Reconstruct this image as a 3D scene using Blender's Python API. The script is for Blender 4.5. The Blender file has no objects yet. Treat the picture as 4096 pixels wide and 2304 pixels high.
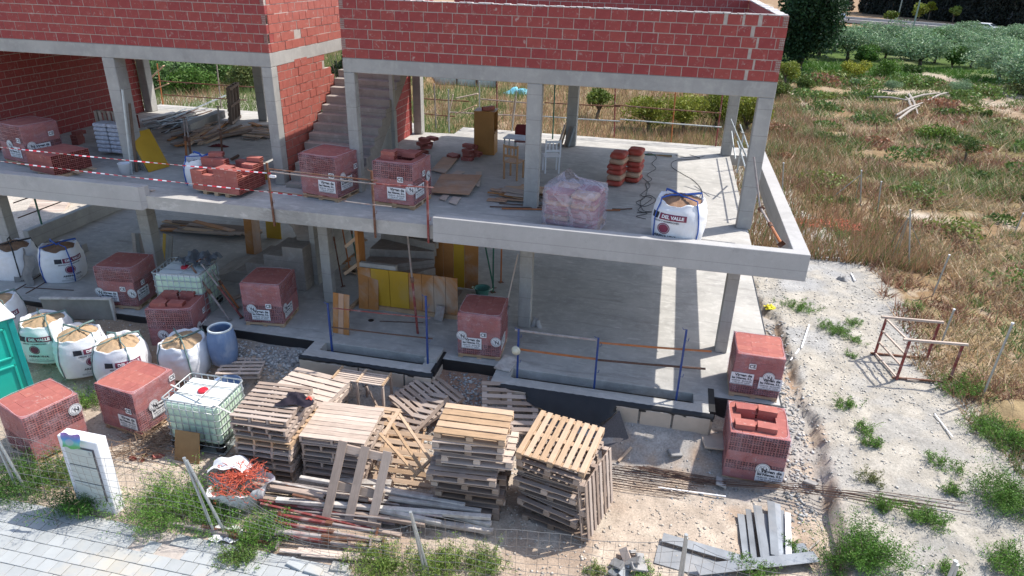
import bpy, math, random
import numpy as np
from mathutils import Vector, Matrix, Euler
random.seed(7); RNG=np.random.default_rng(7)
S=bpy.context.scene; COL=S.collection; R=math.radians; PI=math.pi

# ------------------------------------------------------------------ camera
CAM_POS=Vector((6.9188,-14.4515,7.9735))
C_R=Vector((0.97563605,0.2179674,0.02499024)); C_U=Vector((-0.11503337,0.41122371,0.90424686)); C_F=Vector((-0.18681976,0.88509054,-0.4262782))
cam=bpy.data.cameras.new('camera'); camo=bpy.data.objects.new('camera',cam); COL.objects.link(camo); S.camera=camo
camo.matrix_world=Matrix(((C_R.x,C_U.x,-C_F.x,CAM_POS.x),(C_R.y,C_U.y,-C_F.y,CAM_POS.y),(C_R.z,C_U.z,-C_F.z,CAM_POS.z),(0,0,0,1)))
cam.sensor_width=36; cam.lens=36*2777.378/4096; cam.clip_start=.1; cam.clip_end=1500
# ------------------------------------------------------------------ sky, sun, exposure
SUN=Vector((.565,.415,1)).normalized(); ELEV=math.asin(SUN.z); AZ=math.atan2(SUN.x,SUN.y)
W=bpy.data.worlds.new('World'); S.world=W; W.use_nodes=True; nt=W.node_tree; nt.nodes.clear()
sky=nt.nodes.new('ShaderNodeTexSky'); sky.sky_type='NISHITA'; sky.sun_disc=False; sky.sun_elevation=ELEV; sky.sun_rotation=AZ; sky.dust_density=1.5
bg=nt.nodes.new('ShaderNodeBackground'); bg.inputs[1].default_value=.15; wo=nt.nodes.new('ShaderNodeOutputWorld')
nt.links.new(sky.outputs[0],bg.inputs[0]); nt.links.new(bg.outputs[0],wo.inputs[0])
sl=bpy.data.lights.new('sun','SUN'); sl.energy=3.5; sl.angle=R(.53); sl.color=(1,.955,.88)
so=bpy.data.objects.new('sun',sl); COL.objects.link(so); so.rotation_euler=SUN.to_track_quat('Z','Y').to_euler()
S.view_settings.view_transform='Standard'; S.view_settings.look='None'; S.view_settings.gamma=1; S.view_settings.use_curve_mapping=False
S.view_settings.exposure=0.80

# ------------------------------------------------------------------ survey: a pixel of the 2576-wide photo on a known plane gives a world point
def _ray(u,v):
    k=4096/2576; return C_F+C_R*((u*k-2048)/2777.378)-C_U*((v*k-1152)/2777.378)
def at(u,v,z=0.0):
    d=_ray(u,v); return CAM_POS+d*((z-CAM_POS.z)/d.z)
def aty(u,v,y):
    d=_ray(u,v); return CAM_POS+d*((y-CAM_POS.y)/d.y)
def atx(u,v,x):
    d=_ray(u,v); return CAM_POS+d*((x-CAM_POS.x)/d.x)

# ------------------------------------------------------------------ materials
def new_mat(name):
    m=bpy.data.materials.new(name); m.use_nodes=True; n=m.node_tree.nodes; l=m.node_tree.links
    return m,n,l,n['Principled BSDF']
def ramp(n,l,fac,stops):
    r=n.new('ShaderNodeValToRGB'); e=r.color_ramp.elements
    while len(e)<len(stops): e.new(.5)
    for k,(p,c) in enumerate(stops): e[k].position=p; e[k].color=(*c,1)
    l.new(fac,r.inputs[0]); return r.outputs[0]
def mixc(n,l,fac,a,b,mode='MIX'):
    m=n.new('ShaderNodeMix'); m.data_type='RGBA'; m.blend_type=mode
    for i,x in ((0,fac),(6,a),(7,b)):
        if isinstance(x,(int,float)): m.inputs[i].default_value=x
        elif isinstance(x,tuple): m.inputs[i].default_value=(*x,1)
        else: l.new(x,m.inputs[i])
    return m.outputs[2]
def noise(n,l,vec,scale,det=4,rough=.55,dist=0):
    t=n.new('ShaderNodeTexNoise'); t.inputs['Scale'].default_value=scale; t.inputs['Detail'].default_value=det; t.inputs['Roughness'].default_value=rough; t.inputs['Distortion'].default_value=dist
    if vec is not None: l.new(vec,t.inputs['Vector'])
    return t.outputs[0]
def coords(n,l,kind='Object',scale=None):
    t=n.new('ShaderNodeTexCoord'); o=t.outputs[kind]
    if scale:
        m=n.new('ShaderNodeMapping'); m.inputs['Scale'].default_value=scale; l.new(o,m.inputs[0]); o=m.outputs[0]
    return o
def worldpos(n,l,scale=None):
    g=n.new('ShaderNodeNewGeometry'); o=g.outputs['Position']
    if scale:
        m=n.new('ShaderNodeMapping'); m.inputs['Scale'].default_value=scale; l.new(o,m.inputs[0]); o=m.outputs[0]
    return o
def bump(n,l,h,b,strength=.4,dist=.02):
    x=n.new('ShaderNodeBump'); x.inputs['Strength'].default_value=strength; x.inputs['Distance'].default_value=dist; l.new(h,x.inputs['Height']); l.new(x.outputs[0],b.inputs['Normal'])
def rndval(n,l,lo,hi):
    o=n.new('ShaderNodeObjectInfo'); m=n.new('ShaderNodeMapRange'); m.inputs[3].default_value=lo; m.inputs[4].default_value=hi; l.new(o.outputs['Random'],m.inputs[0]); return m.outputs[0]
def hsv(n,l,col,h=None,s=None,v=None):
    x=n.new('ShaderNodeHueSaturation'); l.new(col,x.inputs['Color'])
    for k,i in ((h,'Hue'),(s,'Saturation'),(v,'Value')):
        if k is None: continue
        if isinstance(k,(int,float)): x.inputs[i].default_value=k
        else: l.new(k,x.inputs[i])
    return x.outputs[0]
def simple(name,col,rough=.6,metal=0,var=.12,scale=6,bmp=.0,rand=.0,spec=.4,dirt=None,dirtamt=.5,wpos=False):
    m,n,l,b=new_mat(name); v=worldpos(n,l) if wpos else coords(n,l)
    f=noise(n,l,v,scale,6,.6)
    c=ramp(n,l,f,[(.25,tuple(x*(1-var) for x in col)),(.75,tuple(min(1,x*(1+var)) for x in col))])
    if dirt:
        g=noise(n,l,v,scale*.37,5,.65,.4); k=ramp(n,l,g,[(.48,(0,0,0)),(.68,(dirtamt,)*3)]); c=mixc(n,l,k,c,dirt)
    if rand: c=hsv(n,l,c,v=rndval(n,l,1-rand,1+rand))
    l.new(c,b.inputs['Base Color']); b.inputs['Roughness'].default_value=rough; b.inputs['Metallic'].default_value=metal; b.inputs['Specular IOR Level'].default_value=spec
    if bmp: bump(n,l,noise(n,l,v,scale*4,5,.6),b,bmp,.01)
    return m
M={}
def concrete(name,base,dark,light,spots=.35,streak=True,scale=1.0,floor=False):
    m,n,l,b=new_mat(name); p=worldpos(n,l)
    c=mixc(n,l,ramp(n,l,noise(n,l,p,.9*scale,6,.62,.3),[(.3,(0,0,0)),(.7,(1,1,1))]),base,dark)
    c=mixc(n,l,ramp(n,l,noise(n,l,p,5*scale,7,.7,.2),[(.5,(0,0,0)),(.72,(.6,.6,.6))]),c,light)
    if streak:
        q=worldpos(n,l,(3.5,3.5,.35)); c=mixc(n,l,ramp(n,l,noise(n,l,q,1.6,5,.6),[(.5,(0,0,0)),(.75,(spots,)*3)]),c,tuple(x*.62 for x in base))
    # damp tide marks and patches
    c=mixc(n,l,ramp(n,l,noise(n,l,p,1.7*scale,7,.65,.5),[(.55,(0,0,0)),(.66,(.28,.28,.28)),(.8,(.2,.2,.2))]),c,tuple(x*.7 for x in dark))
    if floor:
        q=worldpos(n,l,(.35,2.6,1)); c=mixc(n,l,ramp(n,l,noise(n,l,q,1.5,7,.7,.6),[(.55,(0,0,0)),(.66,(.5,.5,.5))]),c,tuple(x*.62 for x in dark))
        q=worldpos(n,l,(.6,3.5,1)); c=mixc(n,l,ramp(n,l,noise(n,l,q,3.1,6,.7,.4),[(.58,(0,0,0)),(.66,(.7,.7,.7))]),c,light)
    sp=noise(n,l,p,55,2,.5); c=mixc(n,l,ramp(n,l,sp,[(.68,(0,0,0)),(.74,(.5,.5,.5))]),c,tuple(x*.45 for x in dark))
    if streak:   # lift joints left by the shutter boards
        sp_=n.new('ShaderNodeSeparateXYZ'); l.new(p,sp_.inputs[0]); wv=n.new('ShaderNodeMath'); wv.operation='MODULO'; ad=n.new('ShaderNodeMath'); ad.operation='ADD'; ad.inputs[1].default_value=10.13
        l.new(sp_.outputs[2],ad.inputs[0]); l.new(ad.outputs[0],wv.inputs[0]); wv.inputs[1].default_value=.52; lt=n.new('ShaderNodeMath'); lt.operation='LESS_THAN'; lt.inputs[1].default_value=.014; l.new(wv.outputs[0],lt.inputs[0])
        ml=n.new('ShaderNodeMath'); ml.operation='MULTIPLY'; ml.inputs[1].default_value=.4; l.new(lt.outputs[0],ml.inputs[0]); c=mixc(n,l,ml.outputs[0],c,tuple(x*.5 for x in dark))
    l.new(c,b.inputs['Base Color']); b.inputs['Roughness'].default_value=.9; b.inputs['Specular IOR Level'].default_value=.2
    bump(n,l,noise(n,l,p,38,6,.7),b,.3,.015); return m
M['concrete']=concrete('concrete',(.41,.395,.37),(.30,.292,.28),(.48,.465,.43))
M['slab']=concrete('slab_concrete',(.47,.45,.42),(.33,.32,.30),(.58,.56,.53),.3,False,.8,True)
M['parapet']=concrete('parapet_concrete',(.44,.43,.42),(.38,.37,.36),(.48,.47,.46),.15)
M['stairc']=concrete('stair_concrete',(.34,.30,.27),(.25,.22,.2),(.44,.41,.37))
def brickm(name,base):
    m,n,l,b=new_mat(name); v=coords(n,l)
    c=ramp(n,l,noise(n,l,v,7,5,.6),[(.25,tuple(x*.84 for x in base)),(.75,tuple(x*1.12 for x in base))])
    wv=n.new('ShaderNodeTexWave'); wv.wave_type='BANDS'; wv.bands_direction='Z'; wv.inputs['Scale'].default_value=22; wv.inputs['Distortion'].default_value=.6; wv.inputs['Detail'].default_value=1; l.new(v,wv.inputs[0])
    p=worldpos(n,l); k=ramp(n,l,noise(n,l,p,9,6,.75,.8),[(.58,(0,0,0)),(.68,(.7,.7,.7))]); c=mixc(n,l,k,c,(.46,.36,.32))
    c=hsv(n,l,c,v=rndval(n,l,.93,1.07),h=rndval(n,l,.497,.503))
    l.new(c,b.inputs['Base Color']); b.inputs['Roughness'].default_value=.8; b.inputs['Specular IOR Level'].default_value=.25
    bump(n,l,wv.outputs[0],b,.25,.003); return m
M['brick']=brickm('hollow_brick',(.30,.063,.058))
M['brick2']=brickm('rough_brick_side',(.38,.115,.085))
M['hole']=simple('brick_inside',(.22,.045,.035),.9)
M['packbrick']=brickm('pack_brick',(.36,.12,.10))
M['mortar']=simple('mortar',(.42,.37,.33),.95,var=.2,scale=9,bmp=.5,spec=.1)
M['black']=simple('dimpled_membrane',(.018,.018,.02),.5,var=.2)
M['foam']=simple('foam_board',(.50,.42,.34),.85,var=.1,scale=3,dirt=(.34,.28,.22),dirtamt=.6)
def wood(name,base,grey=.0,rand=.18):
    m,n,l,b=new_mat(name); v=coords(n,l,'Object',(1.2,14,14)); 
    c=ramp(n,l,noise(n,l,v,3,6,.65,.5),[(.25,tuple(x*.66 for x in base)),(.55,base),(.8,tuple(min(1,x*1.2) for x in base))])
    p=worldpos(n,l); c=mixc(n,l,ramp(n,l,noise(n,l,p,5,4,.6),[(.5,(0,0,0)),(.72,(.55,.55,.55))]),c,tuple(x*.72 for x in base))
    o=n.new('ShaderNodeObjectInfo'); f=ramp(n,l,o.outputs['Random'],[(.0,(0,0,0)),(.55,(grey*.4,)*3),(1,(grey,)*3)])
    c=mixc(n,l,f,c,(.42,.37,.33)); c=hsv(n,l,c,v=rndval(n,l,1-rand,1+rand))
    l.new(c,b.inputs['Base Color']); b.inputs['Roughness'].default_value=.85; b.inputs['Specular IOR Level'].default_value=.2
    bump(n,l,noise(n,l,v,6,5,.7),b,.3,.004); return m
M['wood_new']=wood('pine_wood_fresh',(.50,.335,.205),.35)
M['wood_pale']=wood('pine_wood_bleached',(.56,.45,.375),.35)
M['wood_grey']=wood('pallet_wood_weathered',(.38,.29,.235),.5)
M['wood_dark']=wood('pallet_wood_dark',(.22,.155,.115),.45)
M['yellow_panel']=simple('formwork_panel_yellow',(.46,.27,.02),.6,var=.12,scale=2,dirt=(.36,.26,.13),dirtamt=.55)
M['brown_panel']=simple('formwork_panel_brown',(.38,.16,.045),.7,var=.2,scale=2.2,dirt=(.42,.38,.33),dirtamt=.75)
M['grey_panel']=simple('formwork_panel_grey',(.26,.24,.21),.8,var=.2,scale=3,dirt=(.16,.13,.11),dirtamt=.6)
M['rust']=simple('rusty_steel',(.16,.07,.04),.75,.2,var=.35,scale=14,dirt=(.3,.27,.25),dirtamt=.5)
M['redpaint']=simple('red_painted_steel',(.22,.045,.04),.6,.1,var=.25,scale=9,dirt=(.4,.33,.3),dirtamt=.7)
M['orange']=simple('orange_painted_steel',(.42,.14,.045),.55,.1,var=.2,scale=9,dirt=(.3,.2,.15),dirtamt=.5)
M['bluepaint']=simple('blue_painted_steel',(.02,.055,.22),.45,.1,var=.2,scale=9,dirt=(.12,.12,.16),dirtamt=.4)
M['greenpaint']=simple('green_painted_steel',(.03,.12,.08),.5,.1,var=.2,scale=9)
M['galv']=simple('galvanised_steel',(.42,.45,.46),.42,.55,var=.15,scale=10,dirt=(.3,.28,.26),dirtamt=.4)
M['wire']=simple('fence_wire',(.33,.30,.27),.5,.5,var=.2,scale=10)
M['rebar']=simple('rebar_steel',(.13,.075,.055),.8,.3,var=.3,scale=20)
M['zinc']=simple('grey_sheet',(.27,.29,.31),.35,.35,var=.25,scale=2.5,dirt=(.42,.40,.38),dirtamt=.5,rand=.25)
M['prop']=simple('cement_caked_prop',(.33,.29,.27),.75,.1,var=.3,scale=11,dirt=(.3,.1,.09),dirtamt=.45,rand=.2)
M['caked']=simple('cement_caked_beam',(.50,.46,.42),.85,0,var=.25,scale=8,dirt=(.22,.16,.13),dirtamt=.7,rand=.2)
M['bag']=simple('woven_white_cloth',(.72,.72,.74),.6,var=.05,scale=8,bmp=.3,dirt=(.58,.55,.52),dirtamt=.3)
M['sand']=simple('sand',(.42,.29,.175),.95,var=.2,scale=9,bmp=.8,dirt=(.33,.23,.15),dirtamt=.6)
M['brownsand']=simple('dark_sand',(.27,.16,.10),.95,var=.2,scale=9,bmp=.8)
M['rubblemat']=simple('grey_rubble_fill',(.33,.32,.31),.95,var=.3,scale=16,bmp=.9)
M['bluestrap']=simple('blue_strap',(.03,.10,.40),.6)
M['greenstrap']=simple('green_strap',(.13,.20,.19),.6)
M['ink']=simple('black_ink',(.03,.03,.04),.7)
M['maroon']=simple('maroon_ink',(.20,.035,.07),.7)
M['white']=simple('white_label',(.74,.73,.74),.6,var=.04)
M['whitepaint']=simple('white_painted_concrete',(.74,.75,.78),.75,var=.05,scale=3,dirt=(.60,.60,.60),dirtamt=.4)
M['plasticwhite']=simple('white_tank_plastic',(.60,.76,.60),.35,var=.04)
M['plastictop']=simple('white_tank_top',(.74,.78,.76),.35,var=.03,dirt=(.6,.62,.6),dirtamt=.3)
M['teal']=simple('teal_plastic',(.015,.42,.33),.4,var=.08,scale=2)
M['roofwhite']=simple('white_roof_plastic',(.76,.77,.79),.45,var=.03)
M['bluebarrel']=simple('blue_barrel_plastic',(.15,.22,.36),.6,var=.2,scale=3,dirt=(.42,.44,.48),dirtamt=.9)
M['bucketgreen']=simple('green_bucket_plastic',(.08,.24,.20),.5,var=.1)
M['cementbag_red']=simple('cement_paper_red',(.38,.06,.04),.75,var=.15,scale=5,dirt=(.40,.27,.2),dirtamt=.6)
M['bagmauve']=simple('cement_paper_mauve',(.30,.085,.10),.75,var=.15,scale=5,dirt=(.34,.28,.27),dirtamt=.7)
M['cementbag_tan']=simple('cement_paper_tan',(.44,.29,.19),.75,var=.15,scale=5,dirt=(.45,.1,.06),dirtamt=.45)
M['cabwood']=simple('veneered_board',(.36,.17,.045),.5,var=.12,scale=3)
M['chairwood']=simple('chair_wood',(.42,.23,.11),.5,var=.12,scale=8)
M['cloth_black']=simple('black_cloth',(.02,.015,.025),.9,var=.3)
M['cloth_red']=simple('red_orange_cloth',(.75,.09,.06),.8)
M['yellowcloth']=simple('yellow_cloth',(.72,.62,.03),.7)
M['orangenet']=simple('orange_netting',(.50,.10,.055),.7,var=.25,scale=20,rand=.2)
M['tarp']=simple('grey_tarpaulin',(.20,.22,.24),.7,var=.25,scale=6)
M['tarpblue']=simple('light_blue_tarpaulin',(.18,.50,.62),.6)
M['redcap']=simple('red_cap',(.55,.03,.05),.4)
M['bark']=simple('bark',(.13,.10,.075),.9,var=.3,scale=9,bmp=.6)
M['deadwood']=simple('dead_branch',(.36,.32,.28),.9,var=.25,scale=7,bmp=.4)
M['cable']=simple('black_cable',(.025,.025,.03),.6)
M['tapew']=simple('tape_white',(.75,.72,.74),.6); M['taper']=simple('tape_red',(.62,.03,.05),.6)
M['asphalt']=simple('pale_road_asphalt',(.36,.35,.34),.9,var=.12,scale=.8,wpos=True)
M['carwhite']=simple('white_car_paint',(.78,.78,.8),.25); M['cardark']=simple('car_glass',(.03,.04,.05),.15); M['carblue']=simple('grey_blue_car_paint',(.25,.32,.45),.25); M['tyre']=simple('tyre_rubber',(.03,.03,.03),.8)
M['rock']=simple('grey_rubble',(.33,.32,.31),.9,var=.3,scale=5,bmp=.4,rand=.25,wpos=True)
M['paver']=simple('grey_paver',(.36,.375,.375),.85,var=.10,scale=2.2,bmp=.2,dirt=(.46,.42,.35),dirtamt=.9,rand=.07,wpos=True)
M['glasshouse']=simple('polythene_cover',(.45,.52,.5),.5)
m,n,l,b=new_mat('stretch_film'); 
n.remove(b); tr=n.new('ShaderNodeBsdfTransparent'); tr.inputs[0].default_value=(.97,.95,.98,1); gl=n.new('ShaderNodeBsdfPrincipled'); gl.inputs['Base Color'].default_value=(.70,.52,.57,1); gl.inputs['Roughness'].default_value=.22
gl.inputs['Specular IOR Level'].default_value=.6
mx=n.new('ShaderNodeMixShader'); v=coords(n,l,'Object',(1,1,1)); f=ramp(n,l,noise(n,l,v,4,5,.6,1.0),[(.35,(.07,.07,.07)),(.72,(.30,.30,.30))]); l.new(f,mx.inputs[0]); l.new(tr.outputs[0],mx.inputs[1]); l.new(gl.outputs[0],mx.inputs[2])
bb=n.new('ShaderNodeBump'); bb.inputs['Strength'].default_value=.8; bb.inputs['Distance'].default_value=.02; l.new(noise(n,l,v,6,4,.6,2),bb.inputs['Height']); l.new(bb.outputs[0],gl.inputs['Normal'])
l.new(mx.outputs[0],n['Material Output'].inputs[0]); M['film']=m
def film2():
    m,n,l,b=new_mat('cloudy_film'); n.remove(b); tr=n.new('ShaderNodeBsdfTransparent'); tr.inputs[0].default_value=(.97,.95,.98,1); gl=n.new('ShaderNodeBsdfPrincipled'); gl.inputs['Base Color'].default_value=(.66,.62,.70,1); gl.inputs['Roughness'].default_value=.25
    mx=n.new('ShaderNodeMixShader'); v=coords(n,l); f=ramp(n,l,noise(n,l,v,5,5,.6,1.0),[(.35,(.18,.18,.18)),(.7,(.50,.50,.50))]); l.new(f,mx.inputs[0]); l.new(tr.outputs[0],mx.inputs[1]); l.new(gl.outputs[0],mx.inputs[2])
    l.new(mx.outputs[0],n['Material Output'].inputs[0]); return m
M['film2']=film2()
m,n,l,b=new_mat('ground_surface'); a=n.new('ShaderNodeVertexColor'); a.layer_name='Col'; p=worldpos(n,l)
c=a.outputs[0]; k=ramp(n,l,noise(n,l,p,2.1,8,.72,.3),[(.3,(.72,.72,.72)),(.7,(1.2,1.2,1.2))]); c=mixc(n,l,1.0,c,k,'MULTIPLY')
k=ramp(n,l,noise(n,l,p,26,4,.7),[(.35,(.7,.7,.7)),(.65,(1.18,1.18,1.18))]); c=mixc(n,l,.75,c,k,'MULTIPLY')
l.new(c,b.inputs['Base Color']); b.inputs['Roughness'].default_value=.95; b.inputs['Specular IOR Level'].default_value=.1
bump(n,l,noise(n,l,p,18,8,.75),b,.6,.03); M['ground']=m
def leafm(name,trans=.25,var=.25,rough=.55):
    m,n,l,b=new_mat(name); a=n.new('ShaderNodeVertexColor'); a.layer_name='Col'
    l.new(a.outputs[0],b.inputs['Base Color']); b.inputs['Roughness'].default_value=rough; b.inputs['Specular IOR Level'].default_value=.25
    t=n.new('ShaderNodeBsdfTranslucent'); l.new(a.outputs[0],t.inputs[0]); mx=n.new('ShaderNodeMixShader'); mx.inputs[0].default_value=trans
    l.new(b.outputs[0],mx.inputs[1]); l.new(t.outputs[0],mx.inputs[2]); l.new(mx.outputs[0],n['Material Output'].inputs[0]); return m
M['leaf']=leafm('leaf'); M['straw']=leafm('dry_grass',.2)

# ------------------------------------------------------------------ mesh builder
class MB:
    def __init__(s): s.v=[];s.f=[];s.m=[];s.mi=0
    def add(s,vs,fs,mi=None):
        o=len(s.v); s.v+= [tuple(x) for x in vs]; s.f+=[tuple(o+i for i in f) for f in fs]; s.m+=[s.mi if mi is None else mi]*len(fs); return s
    def box(s,x0,x1,y0,y1,z0,z1,mi=None,T=None):
        v=[Vector(p) for p in ((x0,y0,z0),(x1,y0,z0),(x1,y1,z0),(x0,y1,z0),(x0,y0,z1),(x1,y0,z1),(x1,y1,z1),(x0,y1,z1))]
        if T is not None: v=[T@p for p in v]
        return s.add(v,[(0,3,2,1),(4,5,6,7),(0,1,5,4),(1,2,6,5),(2,3,7,6),(3,0,4,7)],mi)
    def bar(s,p,q,w,h,mi=None,up=Vector((0,0,1))):
        p=Vector(p);q=Vector(q); d=(q-p); L=d.length; d.normalize()
        if abs(d.dot(up))>.98: up=Vector((0,1,0))
        x=d.cross(up).normalized(); y=x.cross(d)
        T=Matrix(((x.x,d.x,y.x,p.x),(x.y,d.y,y.y,p.y),(x.z,d.z,y.z,p.z),(0,0,0,1)))
        return s.box(-w/2,w/2,0,L,-h/2,h/2,mi,T)
    def tube(s,pts,r,n=6,mi=None,cap=True,flat=1.0):
        pts=[Vector(p) for p in pts]; N=len(pts); rr=r if isinstance(r,(list,tuple)) else [r]*N; vs=[];prev=None
        for i,p in enumerate(pts):
            d=(pts[min(i+1,N-1)]-pts[max(i-1,0)]).normalized()
            u=prev if prev is not None else (Vector((0,0,1)) if abs(d.z)<.9 else Vector((1,0,0)))
            x=(u-d*u.dot(d)); x=x.normalized() if x.length>1e-6 else d.orthogonal().normalized(); prev=x; y=d.cross(x)
            for k in range(n):
                a=2*PI*k/n; vs.append(p+x*math.cos(a)*rr[i]*flat+y*math.sin(a)*rr[i])
        fs=[(i*n+k,i*n+(k+1)%n,(i+1)*n+(k+1)%n,(i+1)*n+k) for i in range(N-1) for k in range(n)]
        if cap: fs+=[tuple(reversed(range(n))),tuple((N-1)*n+k for k in range(n))]
        return s.add(vs,fs,mi)
    def lathe(s,prof,n=24,mi=None,cx=0,cy=0,cap0=False,cap1=False):
        vs=[(cx+r*math.cos(2*PI*k/n),cy+r*math.sin(2*PI*k/n),z) for r,z in prof for k in range(n)]
        fs=[(i*n+k,i*n+(k+1)%n,(i+1)*n+(k+1)%n,(i+1)*n+k) for i in range(len(prof)-1) for k in range(n)]
        if cap0: fs.append(tuple(reversed(range(n))))
        if cap1: fs.append(tuple((len(prof)-1)*n+k for k in range(n)))
        return s.add(vs,fs,mi)
    def prism(s,poly,d0,d1,axis='y',mi=None):
        def P(a,b,c): return {'y':(a,c,b),'x':(c,a,b),'z':(a,b,c)}[axis]
        n=len(poly); vs=[P(a,b,d0) for a,b in poly]+[P(a,b,d1) for a,b in poly]
        fs=[tuple(range(n)),tuple(reversed(range(n,2*n)))]+[(i,i+n,(i+1)%n+n,(i+1)%n) for i in range(n)]
        return s.add(vs,fs,mi)
    def mesh(s,name,mats,smooth=False):
        me=bpy.data.meshes.new(name); me.from_pydata(s.v,[],s.f)
        for mm in (mats if isinstance(mats,(list,tuple)) else [mats]): me.materials.append(M[mm] if isinstance(mm,str) else mm)
        if any(s.m): me.polygons.foreach_set('material_index',s.m)
        if smooth: me.polygons.foreach_set('use_smooth',[True]*len(s.f))
        me.update(); return me
    def build(s,name,mats,parent=None,smooth=False,bevel=0,label=None):
        import bmesh
        me=s.mesh(name,mats,smooth); bm=bmesh.new(); bm.from_mesh(me); bmesh.ops.recalc_face_normals(bm,faces=bm.faces)
        if bevel: bmesh.ops.bevel(bm,geom=bm.edges[:],offset=bevel,segments=1,affect='EDGES',clamp_overlap=True)
        bm.to_mesh(me); bm.free(); return link(name,me,parent,label)
def link(name,me,parent=None,label=None):
    o=bpy.data.objects.new(name,me); COL.objects.link(o)
    if parent: o.parent=parent
    if label: o['label']=label
    return o
def tag(o,label,cat,group=None):
    o['label']=label; o['category']=cat
    if group: o['group']=group
    return o
def thing(name,label,cat,loc=(0,0,0),rz=0,group=None):
    o=bpy.data.objects.new(name,None); COL.objects.link(o); o.location=loc; o.rotation_euler=(0,0,rz); o.empty_display_size=.2
    return tag(o,label,cat,group)
def struct(o): o['kind']='structure'; return o
def stuff(o,label=None,cat=None):
    o['kind']='stuff'
    if label: o['label']=label; o['category']=cat
    return o
def copy_tree(o,loc=None,rz=None,label=None,parent=None,group=None):
    c=o.copy(); COL.objects.link(c)
    if parent: c.parent=parent
    for ch in o.children: copy_tree(ch,parent=c)
    if loc is not None: c.location=loc
    if rz is not None: c.rotation_euler=(0,0,rz)
    if label: c['label']=label
    if group: c['group']=group
    return c
def text_mesh(body,size,align='CENTER',bold=.0):
    cu=bpy.data.curves.new('t','FONT'); cu.body=body; cu.size=size; cu.align_x=align; cu.align_y='CENTER'; cu.resolution_u=2; cu.offset=bold
    o=bpy.data.objects.new('t',cu); COL.objects.link(o); dg=bpy.context.evaluated_depsgraph_get(); me=bpy.data.meshes.new_from_object(o.evaluated_get(dg))
    v=[tuple(x.co) for x in me.vertices]; f=[tuple(p.vertices) for p in me.polygons]
    bpy.data.objects.remove(o); bpy.data.curves.remove(cu); bpy.data.meshes.remove(me); return v,f
def vfield(name,co,faces,cols,mat,parent=None,smooth=False):
    """big mesh from numpy arrays: co (n,3), faces (m,k), cols (n,3)"""
    me=bpy.data.meshes.new(name); k=faces.shape[1]; me.vertices.add(len(co)); me.vertices.foreach_set('co',co.astype('f4').ravel())
    me.loops.add(faces.size); me.loops.foreach_set('vertex_index',faces.astype('i4').ravel()); me.polygons.add(len(faces))
    me.polygons.foreach_set('loop_start',(np.arange(len(faces))*k).astype('i4')); me.update(calc_edges=True); (me.validate() if len(faces)<200000 and k==4 else None)
    if smooth: me.polygons.foreach_set('use_smooth',np.ones(len(faces),bool))
    if cols is not None:
        at_=me.color_attributes.new('Col','FLOAT_COLOR','POINT'); at_.data.foreach_set('color',np.c_[cols,np.ones(len(cols))].astype('f4').ravel())
    me.materials.append(M[mat] if isinstance(mat,str) else mat); return link(name,me,parent)
# ================================================================== GROUND
def vnoise(x,y,s,seed=0):
    x=np.asarray(x)*s+seed*17.3; y=np.asarray(y)*s+seed*9.7; xi=np.floor(x).astype(int); yi=np.floor(y).astype(int); fx=x-xi; fy=y-yi; fx=fx*fx*(3-2*fx); fy=fy*fy*(3-2*fy)
    def h(a,b): q=np.sin(a*127.1+b*311.7+seed*74.7)*43758.5453; return q-np.floor(q)
    return (h(xi,yi)*(1-fx)+h(xi+1,yi)*fx)*(1-fy)+(h(xi,yi+1)*(1-fx)+h(xi+1,yi+1)*fx)*fy
def fb(x,y,s,seed=0,o=4):
    t=0;a=.5
    for k in range(o): t=t+a*vnoise(x,y,s*2**k,seed+k); a*=.5
    return t/(1-.5**o)
def ss(t): t=np.clip(t,0,1); return t*t*(3-2*t)
TR=[(-9,10.55),(-4.59,10.65),(-3.89,10.72),(-3.24,10.74),(-2.39,10.78),(-1.47,10.75),(-.48,10.5),(.75,10.58),(1.5,10.55),(3.2,10.46),(3.4,10.17),(5.7,9.95),(7.5,9.9)]
GE=[(-9,15.6),(-2.2,14.4),(-.9,14.1),(1,13.6),(3.4,13.7),(5.66,13.8),(8.4,13.7),(11.4,13.2),(13.5,12.3),(18,11.9),(24,10)]
def trx(y): return np.interp(y,[a for a,b in TR],[b for a,b in TR])
def gex(y): return np.interp(y,[a for a,b in GE],[b for a,b in GE])
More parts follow.
